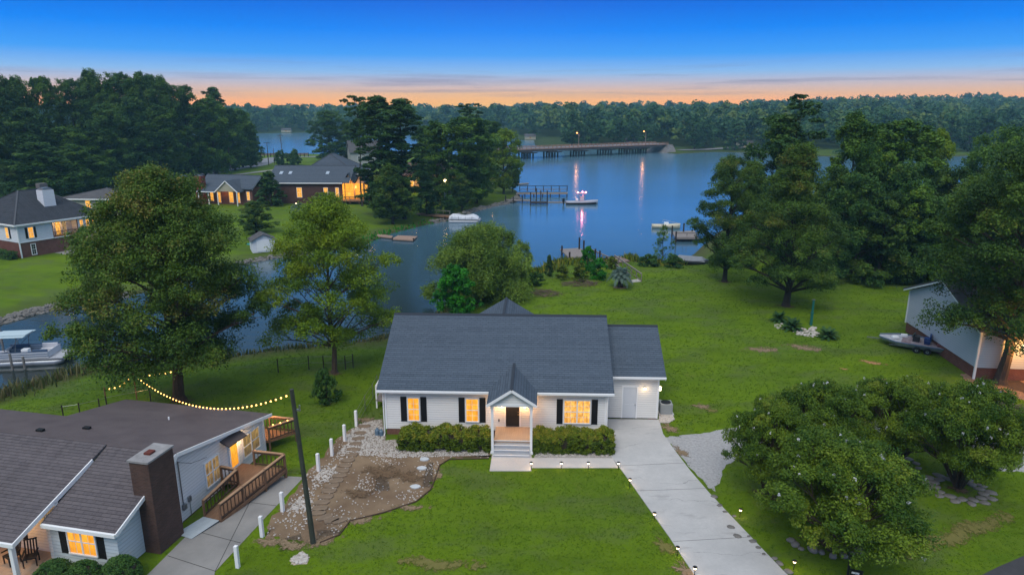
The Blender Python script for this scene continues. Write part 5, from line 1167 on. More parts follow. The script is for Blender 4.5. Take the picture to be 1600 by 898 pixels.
# white two storey house with the brick lower floor
zg_ = gz(-73.5,100.3); wh = thing('two_storey_house', 'two storey house at the left, white siding over red brick under a dark hipped roof', 'house', (-73.5,100.3,min(zg_,-.1)), R(-28.6))
w = MB(); w.box(-16,0,0,12,-.5,2.4); w.build('brick_storey', M_brick, wh)
w = MB(); w.box(-16,.06,-.06,4.85,2.4,5.2); w.box(-16,.06,8.75,12.06,2.4,5.2); w.box(-16,-1.8,4.85,8.75,2.4,5.2); w.box(-1.8,.06,4.85,8.75,4.75,5.2); w.build('siding_storey', M_wsid, wh)
hip_roof(wh,-16,0,0,12.4,5.2,9.4,4.2,7.2,-6.6,M_roofdk,'hip_roof')
t = MB(); t.box(.0,.14,-.12,.04,-.3,5.0); t.box(.07,.12,-.05,12.05,2.36,2.5); t.build('corner_board', M_trim, wh)
O0=(.06,0,0)
lit(wh,O0,RY,NX,1.42,2.08,2.95,4.5); shutter(wh,O0,RY,NX,.98,1.32,2.9,4.55); shutter(wh,O0,RY,NX,2.18,2.5,2.9,4.55)
lit(wh,(0,-.06,0),(1,0,0),(0,-1,0),-3.2,-2.4,2.95,4.5); shutter(wh,(0,-.06,0),(1,0,0),(0,-1,0),-2.25,-1.9,2.9,4.55)
for y in (9.05,10.0,10.95): lit(wh,O0,RY,NX,y,y+.5,3.1,4.6,M_winfar,2,3)
lit(wh,(0,0,0),RY,NX,1.5,2.05,.4,1.95,M_glass)
dk = (-1.8,0,0); lit(wh,dk,RY,NX,6.3,7.0,2.5,4.5,M_winfar,2,3,'glazed_door'); lit(wh,dk,RY,NX,7.3,7.9,2.5,4.5,M_windim,2,3)
b = MB(); b.box(-1.8,.1,4.86,8.74,2.41,2.5); b.build('balcony_floor', M_wood, wh)
b = MB(); b.box(.0,.05,4.9,8.7,3.28,3.36); b.box(.0,.05,4.9,8.7,2.6,2.65)
for i in range(32): b.box(.01,.04,4.95+.118*i,4.98+.118*i,2.65,3.3)
b.box(-.03,.08,4.86,4.96,2.45,4.75); b.box(-.03,.08,8.64,8.74,2.45,4.75); b.build('balcony_rail', mat('brown rail', (.16,.075,.045), .8), wh)
point('balcony_light', wh, (-.9,6.6,4.5), 45, (1,.55,.2), .1)
c_ = MB(); c_.hexa([(-4.3,5.6,5.6),(-2.5,5.6,5.6),(-2.5,7.4,5.6),(-4.3,7.4,5.6)],[(-4.25,5.65,9.5),(-2.55,5.65,9.5),(-2.55,7.35,9.5),(-4.25,7.35,9.5)]); ch = c_.build('chimney', M_wsid, wh)
k = MB(); k.box(-4.1,-2.7,5.8,7.2,9.5,9.7); k.box(-3.9,-2.9,6.0,7.0,9.7,9.85); k.build('chimney_cap', M_metal, ch)
k = MB(); k.box(-9.6,-8.4,8.4,9.6,8.2,10.0); k.build('brick_chimney', mat('grey brick', (.14,.13,.125), .9, var=.3, scale=5), wh)
p_ = MB(); p_.box(.1,5.2,4.6,11.6,-.3,.12); o = label(p_.build('patio', M_conf), kind='structure'); o.location = wh.location; o.rotation_euler = wh.rotation_euler
whM = wh.matrix_basis
def inwh(x,y,z=0): v = whM @ Vector((x,y,z)); return (v.x,v.y,v.z)
um = thing('parasol', 'open white and red striped parasol on the patio of the white two storey house', 'parasol', inwh(2.2,9.9,.12), 0)
MB().lathe((0,0,0),[(.25,0),(.25,.08),(.03,.1),(.03,2.3)],8).build('pole', M_metal, um)
MB().lathe((0,0,1.75),[(1.5,0),(1.52,.03),(.8,.42),(.05,.62)],8).build('canopy', mat('striped canvas', (.62,.60,.62), .8, col2=(.35,.12,.12), scale=1.1), um)
def patio_chair(lab, x, y, rz):
    o = thing('patio_chair', lab, 'chair', inwh(x,y,.12), rz, 'chairs on the patio'); m = M_dark
    MB().box(-.25,.25,-.25,.25,.4,.45).build('seat', m, o); MB().box(-.25,.25,.21,.25,.45,.95).build('backrest', m, o)
    for sx in (-.23,.23):
        for sy in (-.23,.23): MB().box(sx-.02,sx+.02,sy-.02,sy+.02,0,.42).build('leg', m, o)
patio_chair('dark patio chair nearest the brick wall', 1.8,7.2,1); patio_chair('dark patio chair in front of the round table', 3.6,8.0,3); patio_chair('dark patio chair at the far side of the round table', 2.8,9.2,5)
tb = thing('patio_table', 'small round dark table between the patio chairs', 'table', inwh(2.8,8.1,.12)); MB().lathe((0,0,.68),[(.55,0),(.55,.04)],16).build('tabletop', M_dark, tb); MB().lathe((0,0,0),[(.25,0),(.04,.05),(.04,.68)],8).build('pedestal', M_dark, tb)
hd = inwh(-2.6,-1.2); 
rng_ = np.random.default_rng(9); n_ = 300; cc_ = np.stack([rng_.uniform(-2.8,2.8,n_), rng_.uniform(-.7,.7,n_), rng_.uniform(.1,1.25,n_)],-1); V_,F_,A_ = leaves(cc_, np.full(n_,.25), 26, .2, rng_, .9, .7)
hz_ = thing('hedge', 'dark clipped hedge at the foot of the brick storey at the left frame edge', 'hedge', hd, R(-28.6)); link('foliage', np_mesh('hedge_far', V_, F_, L_box, False, A_), hz_)
MB().box(-2.4,2.4,-.5,.5,0,.9).build('stems', mat('hedge stems', (0,0,0)), hz_)
# red brick house with the chimney
a = PG(352,320); ha = thing('brick_house', 'small red brick house with a blue grey roof, cream gable and tall red chimney', 'house', (a[0],a[1]+1,a[2]), R(-14))
ha.scale = (.88,.88,.95); w = MB(); w.box(-8,8,0,9,-.5,4.0); gable_wall(w,-8.02,.25,0,9,4.5,3.9,3.95,6.6); w.build('brick_wall', M_brick, ha)
gable_roof(ha,-8.5,8.4,-.5,9.5,4.5,3.95,6.9,M_roofbl)
g3 = MB(); g3.add([(-.5,-3.0,3.5),(5.5,-3.0,3.5),(2.5,-3.0,5.9),(-.5,-2.9,3.5),(5.5,-2.9,3.5),(2.5,-2.9,5.9)], [(0,1,2),(5,4,3),(0,3,4,1),(1,4,5,2),(2,5,3,0)]); g3.build('gable_panel', M_cream, ha)
r = MB(); r.slab([(-.9,-3.3,3.4),(2.5,-3.3,6.1),(2.5,2.8,6.1),(-.9,2.8,3.4)][::-1],.12); r.slab([(5.9,-3.3,3.4),(5.9,2.8,3.4),(2.5,2.8,6.1),(2.5,-3.3,6.1)][::-1],.12); r.slab([(-6.5,-3.3,3.4),(-.8,-3.3,3.4),(-.8,1.4,4.95),(-6.5,1.4,4.95)],.12); pr_ = r.build('porch_roof', M_roofbl, ha)
t = MB(); t.bar((-.95,-3.32,3.32),(2.5,-3.32,6.02),.06,.22); t.bar((5.95,-3.32,3.32),(2.5,-3.32,6.02),.06,.22); t.bar((-6.5,-3.35,3.3),(-.8,-3.35,3.3),.08,.2); t.build('rake_board', M_trim, pr_)
for x in (-6.2,-3.2,-.4,5.4): MB().box(x-.1,x+.1,-3.0,-2.8,-.3,3.3).build('porch_post', M_trim, ha)
for a_,b_,z0,z1 in ((-4.8,-3.9,.7,2.9),(-2.6,-1.7,.4,2.9),(1.0,2.2,.5,3.0),(3.6,4.2,.5,3.0),(6.4,7.2,1.2,3.2)): lit(ha,(0,0,0),(1,0,0),(0,-1,0),a_,b_,z0,z1)
point('porch_light', ha, (0,-1.6,3.0), 90, (1,.52,.18), .2)
c_ = MB(); c_.box(-7.6,-5.4,-2.2,-.6,-.5,6.9); ch = c_.build('chimney', mat('red chimney brick', (.19,.04,.025), .85, var=.2, scale=3), ha); MB().box(-7.2,-5.8,-1.9,-.9,6.9,7.1).build('chimney_cap', M_metal, ch)
# big brick house with the lit sunroom
a = PG(480,318); hb = thing('brick_house', 'large long brick house with a slate roof, skylights and a brightly lit glazed end', 'house', (a[0],a[1],a[2]), R(-1))
w = MB(); w.box(-6.8,8.6,0,11,-.5,5.0); w.box(-9,-6.8,3,11,-.5,4.6); w.build('brick_wall', brick('dark red brick', (.115,.045,.035), (.085,.035,.028), (.12,.09,.08)), hb)
gable_roof(hb,-9.4,10.4,-.5,12.2,7.0,5.0,8.4,M_roofbl,'roof',trim=True)
hip_roof(hb,-3.5,10.4,7.5,21,6.4,10.9,11.5,15,3.0,M_roofbl,'upper_roof')
t = MB(); t.box(-9.4,8.8,-.62,-.5,4.72,4.95); t.build('gutter', M_trim, hb)
for x in (-7.2,-5.0,4.0):
    MB().slab([(x,3.0,6.72),(x+.75,3.0,6.72),(x+.75,4.1,7.22),(x,4.1,7.22)],.1).build('skylight', mat('skylight glass', (.35,.42,.50), .15), hb)
for a_,b_ in ((-2.2,-1.1),(4.2,5.1),(7.0,7.7)): lit(hb,(0,0,0),(1,0,0),(0,-1,0),a_,b_,1.5,3.7,None,2,2)
w = MB(); w.box(8.62,13.4,2.0,9,-.4,.6); w.build('sunroom_base', M_brick, hb)
for nm,(o_,r_,n_,a_,b_) in enumerate((((8.7,2.0,0),(1,0,0),(0,-1,0),.1,2.1),((8.7,2.0,0),(1,0,0),(0,-1,0),2.5,4.4),((13.4,0,0),RY,NX,2.3,5.0),((8.64,0,0),RY,(-1,0,0),.1,1.9))):
    window(hb,o_,r_,n_,a_,b_,.7,4.6,glowpane('sunroom glow', (1.0,.46,.05), 1.5, dark=(.50,.15,.008), scale=3) if 'sunroom glow' not in MATS else MATS['sunroom glow'],mat('sunroom wood', (.30,.13,.05), .6),2,3,name='sunroom_window')
w = MB(); w.box(8.64,13.36,2.04,9,.6,4.6); w.build('sunroom_wall', mat('sunroom back wall', (.35,.22,.12), .7), hb)
for x0_,x1_ in ((8.3,11.0),(11.1,13.8)):
    xm = (x0_+x1_)/2; r = MB(); r.slab([(x0_,1.5,4.7),(xm,1.5,7.0),(xm,7.2,7.0),(x0_,7.2,4.7)][::-1],.12); r.slab([(x1_,1.5,4.7),(x1_,7.2,4.7),(xm,7.2,7.0),(xm,1.5,7.0)][::-1],.12); r.build('sunroom_roof', M_roofbl, hb)
    g3 = MB(); g3.add([(x0_+.3,1.9,4.65),(x1_-.3,1.9,4.65),(xm,1.9,6.6),(x0_+.3,2.03,4.65),(x1_-.3,2.03,4.65),(xm,2.03,6.6)], [(0,1,2),(5,4,3),(0,3,4,1),(1,4,5,2),(2,5,3,0)]); g3.build('gable_panel', mat('tan gable', (.45,.30,.18), .7), hb)
b = MB(); b.slab([(8.5,-1.8,.9),(15,-1.8,.9),(15,2.0,.9),(8.5,2.0,.9)],.2); b.build('terrace', M_wood, hb)
railing('terrace_rail', hb, [(8.5,-1.7,.9),(15,-1.7,.9)], (0,0,0), m=mat('warm rail', (.30,.15,.08), .8))
point('sunroom_light', hb, (10.9,.9,3.6), 260, (1,.48,.14), .3); point('sunroom_light', hb, (14.3,3.0,3.4), 120, (1,.48,.14), .3); point('terrace_light', hb, (9.0,-.9,1.8), 60, (1,.48,.14), .2)
# cream cottage
a = PG(143,336); hc = thing('cottage', 'low cream cottage with two lit windows half hidden behind the white chimney house', 'house', (a[0],a[1],a[2]), R(-4))
w = MB(); w.box(-6.5,6.5,0,8,-.4,3.4); w.build('cream_wall', M_cream, hc); hip_roof(hc,-6.5,6.5,0,8,3.5,5.3,4,4.1,1.5,M_roofbn,'hip_roof')
for a_,b_ in ((-.9,.2),(3.6,4.4)): lit(hc,(0,0,0),(1,0,0),(0,-1,0),a_,b_,1.3,3.0)
# grey house behind, headland house
a = PG(560,262); o = thing('grey_house', 'pale grey house with a steep gable standing behind the leaning pine', 'house', (a[0],a[1]+14,a[2]), R(20))
w = MB(); w.box(-6,6,0,9,-.4,5.0); gable_wall(w,-6.02,.2,0,9,4.5,4.9,5.0,9.3); w.build('grey_wall', siding('grey siding', (.36,.36,.34), .3), o); gable_roof(o,-6.5,6.5,-.5,9.5,4.5,5.0,9.6,M_roofbn)
lit(o,(0,0,0),(1,0,0),(0,-1,0),-3,-2,1.5,3.4,M_glass)
a = PG(668,306); o = thing('headland_house', 'tan house among the headland trees with warm yellow lamps showing through', 'house', (a[0],a[1]+8,a[2]), R(8))
w = MB(); w.box(-8,8,0,10,-.4,4.6); w.build('tan_wall', mat('tan wall', (.33,.25,.16), .8, var=.1), o); gable_roof(o,-8.5,8.5,-.6,10.6,5,4.7,7.6,mat('brown tiled roof', (.16,.10,.085), .9, var=.2, scale=3))
for a_,b_,z0,z1 in ((-6,-4.6,1,3),(-2.8,-1.2,1,3),(.6,2.2,.6,3),(4,5.4,1.2,3)): lit(o,(0,0,0),(1,0,0),(0,-1,0),a_,b_,z0,z1)
for x in (-4,3.2,6.8): point('wall_light', o, (x,-1.4,3.0), 130, (1,.50,.16), .15)
for i, (px_, py_, lab) in enumerate(((696,318,'left tall grey boathouse post with a lit lamp on top'),(703,316,'right tall grey boathouse post behind the lamp post'))):
    q = PG(px_,py_); o = thing('tall_post', lab, 'post', q); MB().box(-.28,.28,-.28,.28,-.3,5.2 if i == 0 else 4.8).build('shaft', mat('pale post', (.40,.40,.40), .7, var=.1), o)
    if i == 0: MB().blob((0,0,5.55),.38,1,rough=.02,sub=2).build('lamp_globe', M_lamp, o); point('post_light', o, (0,-.8,5.5), 50, (1,.55,.2), .2)
def globe_lamp(lab, px_, py_, h, e=25):
    q = PG(px_,py_); o = thing('garden_lamp', lab, 'lamp', q); MB().lathe((0,0,0),[(.05,-.2),(.04,h)],8).build('post', M_dark, o); MB().blob((0,0,h+.15),.17,1,rough=.02,sub=2).build('lamp_globe', M_lamp, o); point('lamp_light', o, (0,-.45,h+.15), e, (1,.55,.22), .15)
globe_lamp('small globe lamp glowing by the sago palm below the big brick house', 464, 336, 2.2)
globe_lamp('small globe lamp on the lawn right of the headland shrubs', 716, 312, 1.3, 8)
globe_lamp('small globe lamp between the pines and the headland shrubs', 596, 312, 1.6, 8)
# shed and canoe
a = PG(391,389); o = thing('garden_shed', 'small white shed with a grey roof and a closed door by the cove', 'shed', (a[0],a[1],a[2]), R(26))
w = MB(); w.box(0,3.0,0,3.6,-.2,1.9); w.box(-.0,.02,0,.1,0,.1); gable_wall(w,0,.1,0,3.6,1.8,1.8,1.9,2.7); gable_wall(w,2.92,.1,0,3.6,1.8,1.8,1.9,2.7); w.build('white_wall', M_wsid, o)
r = MB(); r.slab([(-.25,-.3,1.75),(3.3,-.3,1.75),(3.3,1.8,2.8),(-.25,1.8,2.8)],.07); r.slab([(-.25,1.8,2.8),(3.3,1.8,2.8),(3.3,3.9,1.75),(-.25,3.9,1.75)],.07); r.build('roof', M_roofbn, o); o.rotation_euler[2] = R(-62)
MB().wbox((3.02,0,0),RY,NX,.7,2.7,.0,1.8,.003,.04).build('shed_door', M_white, o)
a = PG(402,384); o = thing('canoe', 'teal canoe lying upside down beside the white shed', 'canoe', (a[0],a[1],a[2]+.02), R(-8))
k = MB(); pr_ = []; n_ = 9
for i in range(n_):
    t_ = -1+2*i/(n_-1); wd = .42*(1-abs(t_)**2.4)+.02; hh = .36*(1-abs(t_)**4*.3)
    pr_.append([(t_*2.0, wd*math.cos(an_), hh*math.sin(an_)) for an_ in [math.pi*j/8 for j in range(9)]])
k.add([q for rr_ in pr_ for q in rr_], [(i*9+j,i*9+j+1,(i+1)*9+j+1,(i+1)*9+j) for i in range(n_-1) for j in range(8)]); k.build('hull', M_teal, o, True)
MB().bar((-1.9,0,.37),(1.9,0,.37),.04,.03).build('keel', mat('dark teal', (.01,.10,.11), .5), o)
# ------------------------------------------------------------------ right hand neighbour
RO, RR = (38.2,52.8,0), R(-6)
rh = thing('neighbour_house', 'house at the right frame edge with pale siding on brick, its front glowing amber', 'house', RO, RR)
w = MB(); w.box(.0,16,0,12.6,-.5,1.0); w.build('brick_base', M_brick, rh)
w = MB(); w.box(-.05,16,-.05,12.65,1.0,4.3); gable_wall(w,-.055,.2,-.05,12.65,6.3,4.28,4.3,6.6); w.build('siding_wall', siding('grey blue lap siding', (.45,.48,.53), .2), rh)
gable_roof(rh,-.5,17,-.6,13.2,6.3,4.35,6.95,M_roofbn)
t = MB(); t.box(-.12,.03,-.12,.03,-.2,4.2); t.box(-.12,.03,12.6,12.72,.9,4.2); t.build('corner_board', M_trim, rh)
lit(rh,(0,-.05,0),(1,0,0),(0,-1,0),5.6,6.8,1.6,3.2); 
c_ = MB(); c_.box(4.3,4.5,-4.3,-4.1,-.2,3.8); c_.build('carport_post', M_trim, rh)
r = MB(); r.slab([(3.9,-4.6,3.9),(17,-4.6,3.9),(17,-.6,4.3),(3.9,-.6,4.3)],.14); r.build('carport_roof', M_roofbn, rh)
MB().box(3.5,17,-4.6,-.1,-.05,.03).build('carport_slab', mat('rust stained slab', (.30,.17,.10), .9, var=.2), rh)
l_ = MB(); l_.box(3.2,3.35,-.2,-.06,3.2,3.4); lo = l_.build('wall_lamp', M_metal, rh); MB().blob((3.27,-.25,3.1),.1,1,rough=.02).build('lamp_glass', M_lamp, lo)
point('wall_light', rh, (2.6,-1.6,3.2), 420, (1,.45,.10), .2); point('carport_light', rh, (6.5,-1.8,3.3), 300, (1,.45,.13), .2)
# mulch ring round the oak
sheet('mulch_ring', wobble(px((1500,586),(1522,580),(1580,578),(1640,590),(1660,640),(1600,625),(1560,608),(1520,600)), .25, 40), .012, mat('tan clay rim', (.26,.16,.11), .95, var=.2))
sheet('mulch_bed', wobble(px((1522,588),(1545,584),(1590,588),(1640,602),(1650,625),(1600,614),(1565,602),(1535,597)), .2, 41), .018, mat('dark mulch', (.07,.05,.04), .95, var=.3, scale=4, bump=.5))
# boat trailer with clutter
a = PG(1432,549); tr = thing('boat_trailer', 'low white trailer boat on tandem wheels parked beside the right hand house', 'trailer', (a[0]+.6,a[1]+.9,a[2]), R(146))
M_gel = mat('aged gelcoat', (.42,.43,.46), .5, var=.25, scale=2.2)
tr.scale = (.95,1.3,.8); k = MB(); k.hexa([(-2.7,-.9,.42),(1.6,-.9,.42),(1.6,.9,.42),(-2.7,.9,.42)],[(-2.8,-1.15,.85),(1.8,-1.15,.85),(1.8,1.15,.85),(-2.8,1.15,.85)]); k.hexa([(1.6,-.9,.42),(3.1,-.25,.5),(3.1,.25,.5),(1.6,.9,.42)],[(1.8,-1.15,.85),(3.4,-.3,.85),(3.4,.3,.85),(1.8,1.15,.85)]); k.build('hull', M_gel, tr)
k = MB(); k.bar((-2.8,-1.12,.9),(1.8,-1.12,.9),.1,.1); k.bar((-2.8,1.12,.9),(1.8,1.12,.9),.1,.1); k.bar((1.8,-1.12,.9),(3.4,-.3,.9),.1,.1); k.bar((1.8,1.12,.9),(3.4,.3,.9),.1,.1); k.bar((-2.8,-1.12,.9),(-2.8,1.12,.9),.1,.1); k.build('gunwale', mat('blue grey stripe', (.12,.16,.24), .5), tr)
k = MB(); k.box(-2.6,1.4,-.95,.95,.86,.875); k.build('deck', mat('faded red carpet', (.20,.12,.13), .95, col2=(.36,.34,.36), scale=2), tr)
for x in (-.9,.0):
    for y in (-1.15,1.15):
        m_ = MB(); m_.lathe((0,0,0),[(.12,-.1),(.33,-.1),(.34,0),(.33,.1),(.12,.1)],16); o = m_.build('wheel', M_dark, tr); o.location = (x,y,.33); o.rotation_euler = (R(90),0,0); MB().lathe((0,0,0),[(.0,-.09),(.14,-.11),(.14,.11),(0,.09)],12).build('rim', M_metal, o)
k = MB(); k.bar((3.2,0,.45),(4.5,0,.4),.1); k.bar((-2.6,-.8,.36),(2.4,-.8,.36),.08); k.bar((-2.6,.8,.36),(2.4,.8,.36),.08); k.build('trailer_frame', M_metal, tr)
k = MB(); k.box(-.1,.5,-.3,.3,.87,1.5); k.hexa([(.3,-.35,1.4),(.6,-.35,1.4),(.6,.35,1.4),(.3,.35,1.4)],[(.35,-.35,1.75),(.42,-.35,1.75),(.42,.35,1.75),(.35,.35,1.75)]); k.build('console', mat('console black', (.03,.03,.035), .4), tr)
for i,(x,y) in enumerate(((-.7,-.35),(-.75,.35))):
    k = MB(); k.box(x-.25,x+.25,y-.27,y+.27,.9,1.25); k.box(x-.3,x-.2,y-.27,y+.27,1.25,1.8); k.build('seat', M_blueb if i == 0 else mat('navy cover', (.01,.03,.12), .7), tr)
trM = tr.matrix_basis
def onbox(name, lab, x,y,z,sx,sy,sz,m,rz=0,cat=None):
    v = trM @ Vector((x,y,z)); rg = random.Random(lab); w_ = MB(); w_.hexa([(-sx,-sy,0),(sx,-sy,0),(sx,sy,0),(-sx,sy,0)],[(-sx*.86,-sy*.9,sz),(sx*.9,-sy*.84,sz*.9),(sx*.88,sy*.9,sz*.94),(-sx*.9,sy*.86,sz)]); o = w_.build(name, m, None, bevel=min(sx,sy,sz)*.3); o.location = v; o.rotation_euler = (0,0,tr.rotation_euler[2]+rz); return label(o, lab, cat or name.replace('_',' '))
onbox('white_bag','crumpled white bag near the bow of the trailer boat',2.0,.2,.87,.3,.25,.25,M_white,.5,'bag'); onbox('cooler','white cooler on the foredeck of the trailer boat',1.3,-.5,.88,.3,.2,.3,M_white,.1)
onbox('storage_tub','dark tub at the stern of the trailer boat',-1.9,.5,.88,.35,.25,.2,mat('reddish tub', (.16,.06,.06), .7),.2,'tub'); onbox('tarp_bundle','grey tarp bundle at the stern of the trailer boat',-2.0,-.4,.88,.4,.3,.22,mat('grey tarp', (.25,.25,.27), .8),.7,'tarp')
onbox('folded_cover','navy folded cover lying on the grass behind the trailer boat',-4.0,.3,0,.75,.5,.5,mat('navy cover', (0,0,0)),.3,'cover')
a = PG(1508,566); o = thing('plastic_barrel', 'blue plastic barrel beside the corner of the right hand house', 'barrel', (a[0]-.3,a[1],0)); MB().lathe((0,0,0),[(.27,0),(.29,.05),(.31,.3),(.29,.33),(.31,.36),(.31,.62),(.29,.65),(.31,.68),(.29,.92),(.26,.96)],20).build('drum', M_blueb, o, True); MB().lathe((0,0,.96),[(.26,0),(.24,.02)],20).build('lid', mat('navy lid', (.01,.02,.08), .5), o)
a = PG(1267,508); o = thing('garden_post', 'slim teal green post standing among the white stones by the sago palms', 'post', a); k = MB(); k.box(-.1,.1,-.1,.1,-.2,1.35).box(-.08,.08,-.08,.08,1.35,2.7).box(-.14,.14,-.14,.14,1.3,1.4); k.build('shaft', mat('teal green paint', (.015,.13,.11), .6), o); MB().box(-.16,.16,-.12,.12,2.7,2.76).build('cap', M_metal, o)
scatter_stones('white_rocks', [(px((1236,520),(1262,508),(1275,512),(1285,526),(1268,527),(1245,524)), 90)], 0,.08,.22,.0,12); scatter_stones('white_rocks_left', [(px((1206,508),(1222,504),(1232,514),(1216,516)), 30)], 0,.06,.16,.0,13)
# palms
def fronds(n, L, up, droop, seed, leafm, w=.5, segs=7, rise=0.0):
    rg = random.Random(seed); V=[];F=[];A=[]
    for i in range(n):
        a = i*2.39996; e = up*(1-i/n)+rg.uniform(-.1,.1)-.1; ln = L*rg.uniform(.8,1.1); pts=[]
        for s in range(segs+1):
            t = s/segs; r = ln*t*math.cos(e)*(1-.18*t*t*droop); z = ln*(t*math.sin(e)-droop*t*t*.62)+rise; pts.append(Vector((math.cos(a)*r, math.sin(a)*r, z)))
        side = Vector((-math.sin(a), math.cos(a), 0)); tn = rg.random()
        for s in range(segs):
            p0,p1 = pts[s],pts[s+1]; d=(p1-p0).normalized(); ww = w*math.sin(math.pi*min(1,(s+.8)/(segs+.6)))**.7
            for kk in range(4):
                q = p0.lerp(p1,kk/4)
                for sg in (-1,1):
                    tip = q+side*sg*ww*rg.uniform(.8,1.1)+d*ww*.55+Vector((0,0,-.18*ww+.1*ww*rg.random())); b=len(V)
                    V += [tuple(q),tuple(q+d*.05*L),tuple(tip),tuple(q-side*0+d*.02)]; F.append((b,b+1,b+2,b+2)); A.append(min(1,tn*.6+rg.random()*.4))
    V = np.array(V); F = np.array(F)[:, :3]; return V,F,np.array(A)
def palm(name, lab, px_, py_, topy, n, L, up, droop, trunk_h, tr_r, leafm, seed, w, cat='palm'):
    q = PG(px_,py_); o = thing(name, lab, cat, q); V,F,A = fronds(n,L,up,droop,seed,leafm,w,rise=trunk_h); link('fronds', np_mesh(name+'_fronds',V,F,leafm,False,A), o)
    MB().lathe((0,0,0),[(tr_r*1.1,-.1),(tr_r*1.2,.1),(tr_r,trunk_h*.6),(tr_r*1.15,trunk_h),(.02,trunk_h+.1)],10).build('trunk', M_barkd, o, True); return o
palm('palm_tree','bushy blue green pindo palm on the lawn beside the dock ramp',969,449,412,46,2.1,1.35,1.0,1.75,.30,L_palm,1,.42)
palm('sago_palm','sago palm furthest left beside the green post',1217,502,478,34,1.15,1.2,.45,.35,.16,L_sago,2,.24)
palm('sago_palm','sago palm directly left of the green post, in front of the first',1238,515,484,38,1.35,1.2,.45,.35,.18,L_sago,3,.26)
palm('sago_palm','sago palm right of the green post',1293,528,500,36,1.25,1.2,.45,.3,.18,L_sago,4,.25)
palm('palm_tree','grey green palm below the lit windows of the big brick house',466,336,300,50,2.2,1.3,.9,1.7,.3,L_palm,5,.4)
def ring(name, poly, m): return sheet(name, poly, .012, m)
a = PG(969,449); sheet('palm_ring', [(a[0]+.9*math.cos(t_*.52), a[1]+.8*math.sin(t_*.52)) for t_ in range(12)], .02, M_dirt)
# stone rings under the crape myrtles
def boulder(lab, p, r, seed, grp, flat=.55):
    o = MB().blob((0,0,0), 1, seed, (r,r*.8,r*flat), .14, 2).build('boulder', M_stone, None, True); o.location = (p[0],p[1],p[2]+r*flat*.35); return label(o, lab, 'boulder', grp)
ctr = PG(1290,842); rg = random.Random(3)
for i in range(12):
    t_ = math.pi*(1.05+.9*i/11); k_ = rg.uniform(.88,1.12); p_ = (ctr[0]+2.0*k_*math.cos(t_), ctr[1]+1.3*k_*math.sin(t_), 0); boulder('boulder %s from the right in the ring under the front crape myrtle' % nth(12-i), p_, rg.uniform(.16,.34), i, 'boulders round the front crape myrtle')
ctr = PG(1497,764)
for i in range(26):
    t_ = i*.2417*1.0; rr_ = 1.55 if i % 2 else 1.15; p_ = (ctr[0]+rr_*math.cos(t_)*1.1, ctr[1]+rr_*math.sin(t_), 0); boulder('flat stone under the rightmost crape myrtle, %s counter clockwise in its round paving' % nth(i+1), p_, rg.uniform(.28,.36), i+40, 'flat stones round the rightmost crape myrtle', .16)
ctr = PG(1397,724)
for i in range(12):
    t_ = i*.5236; p_ = (ctr[0]+1.4*math.cos(t_), ctr[1]+1.1*math.sin(t_), 0); boulder('flat stone under the middle crape myrtle, %s counter clockwise in its ring' % nth(i+1), p_, rg.uniform(.2,.3), i+80, 'flat stones round the middle crape myrtle', .2)
for i,(a_,b_) in enumerate(((1116,776),(1124,790),(1133,800),(1147,806),(1142,824),(1152,838),(1170,838),(1176,846),(1185,856),(1193,866),(1210,872),(1218,880),(1232,893))):
    p_ = PZ(a_,b_,0); boulder('flat rock, %s from the top along the right edge of the concrete drive' % nth(i+1), p_, rg.uniform(.13,.24), i+120, 'rocks edging the right side of the drive', .35)
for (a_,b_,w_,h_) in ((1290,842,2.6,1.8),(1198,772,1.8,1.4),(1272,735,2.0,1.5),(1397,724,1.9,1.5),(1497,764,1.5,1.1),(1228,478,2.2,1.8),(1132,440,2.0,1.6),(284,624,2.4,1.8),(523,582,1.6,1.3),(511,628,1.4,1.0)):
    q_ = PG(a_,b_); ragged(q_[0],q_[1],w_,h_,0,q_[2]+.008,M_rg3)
# brush piles on the bank
def brush(lab, px_, py_, n, r, seed, h=.7):
    q = PG(px_,py_); rg = random.Random(seed); mb = MB()
    for i in range(n):
        a = rg.random()*6.28; d = rg.random()**.6*r; z = (1-d/r)*h*rg.random(); L_ = rg.uniform(.5,1.4); b_ = rg.random()*6.28; p0 = (math.cos(a)*d, math.sin(a)*d*.6, z+.03)
        mb.path([p0,(p0[0]+math.cos(b_)*L_,p0[1]+math.sin(b_)*L_,max(.02,z+rg.uniform(-.2,.25)))],[rg.uniform(.02,.05),.01],4)
    o = mb.build('brush_pile', mat('dry brushwood', (.13,.095,.07), .95, var=.4, scale=3)); o.location = q; return label(o, lab, 'brush pile')
brush('heap of cut brushwood on the bank left of the pindo palm', 906, 444, 130, 2.3, 1); brush('heap of cut brushwood on the bank beside the willow sapling', 850, 459, 110, 2.2, 2)
brush('tangle of dry branches behind the rightmost crape myrtle', 1562, 640, 120, 1.6, 3, 1.2)
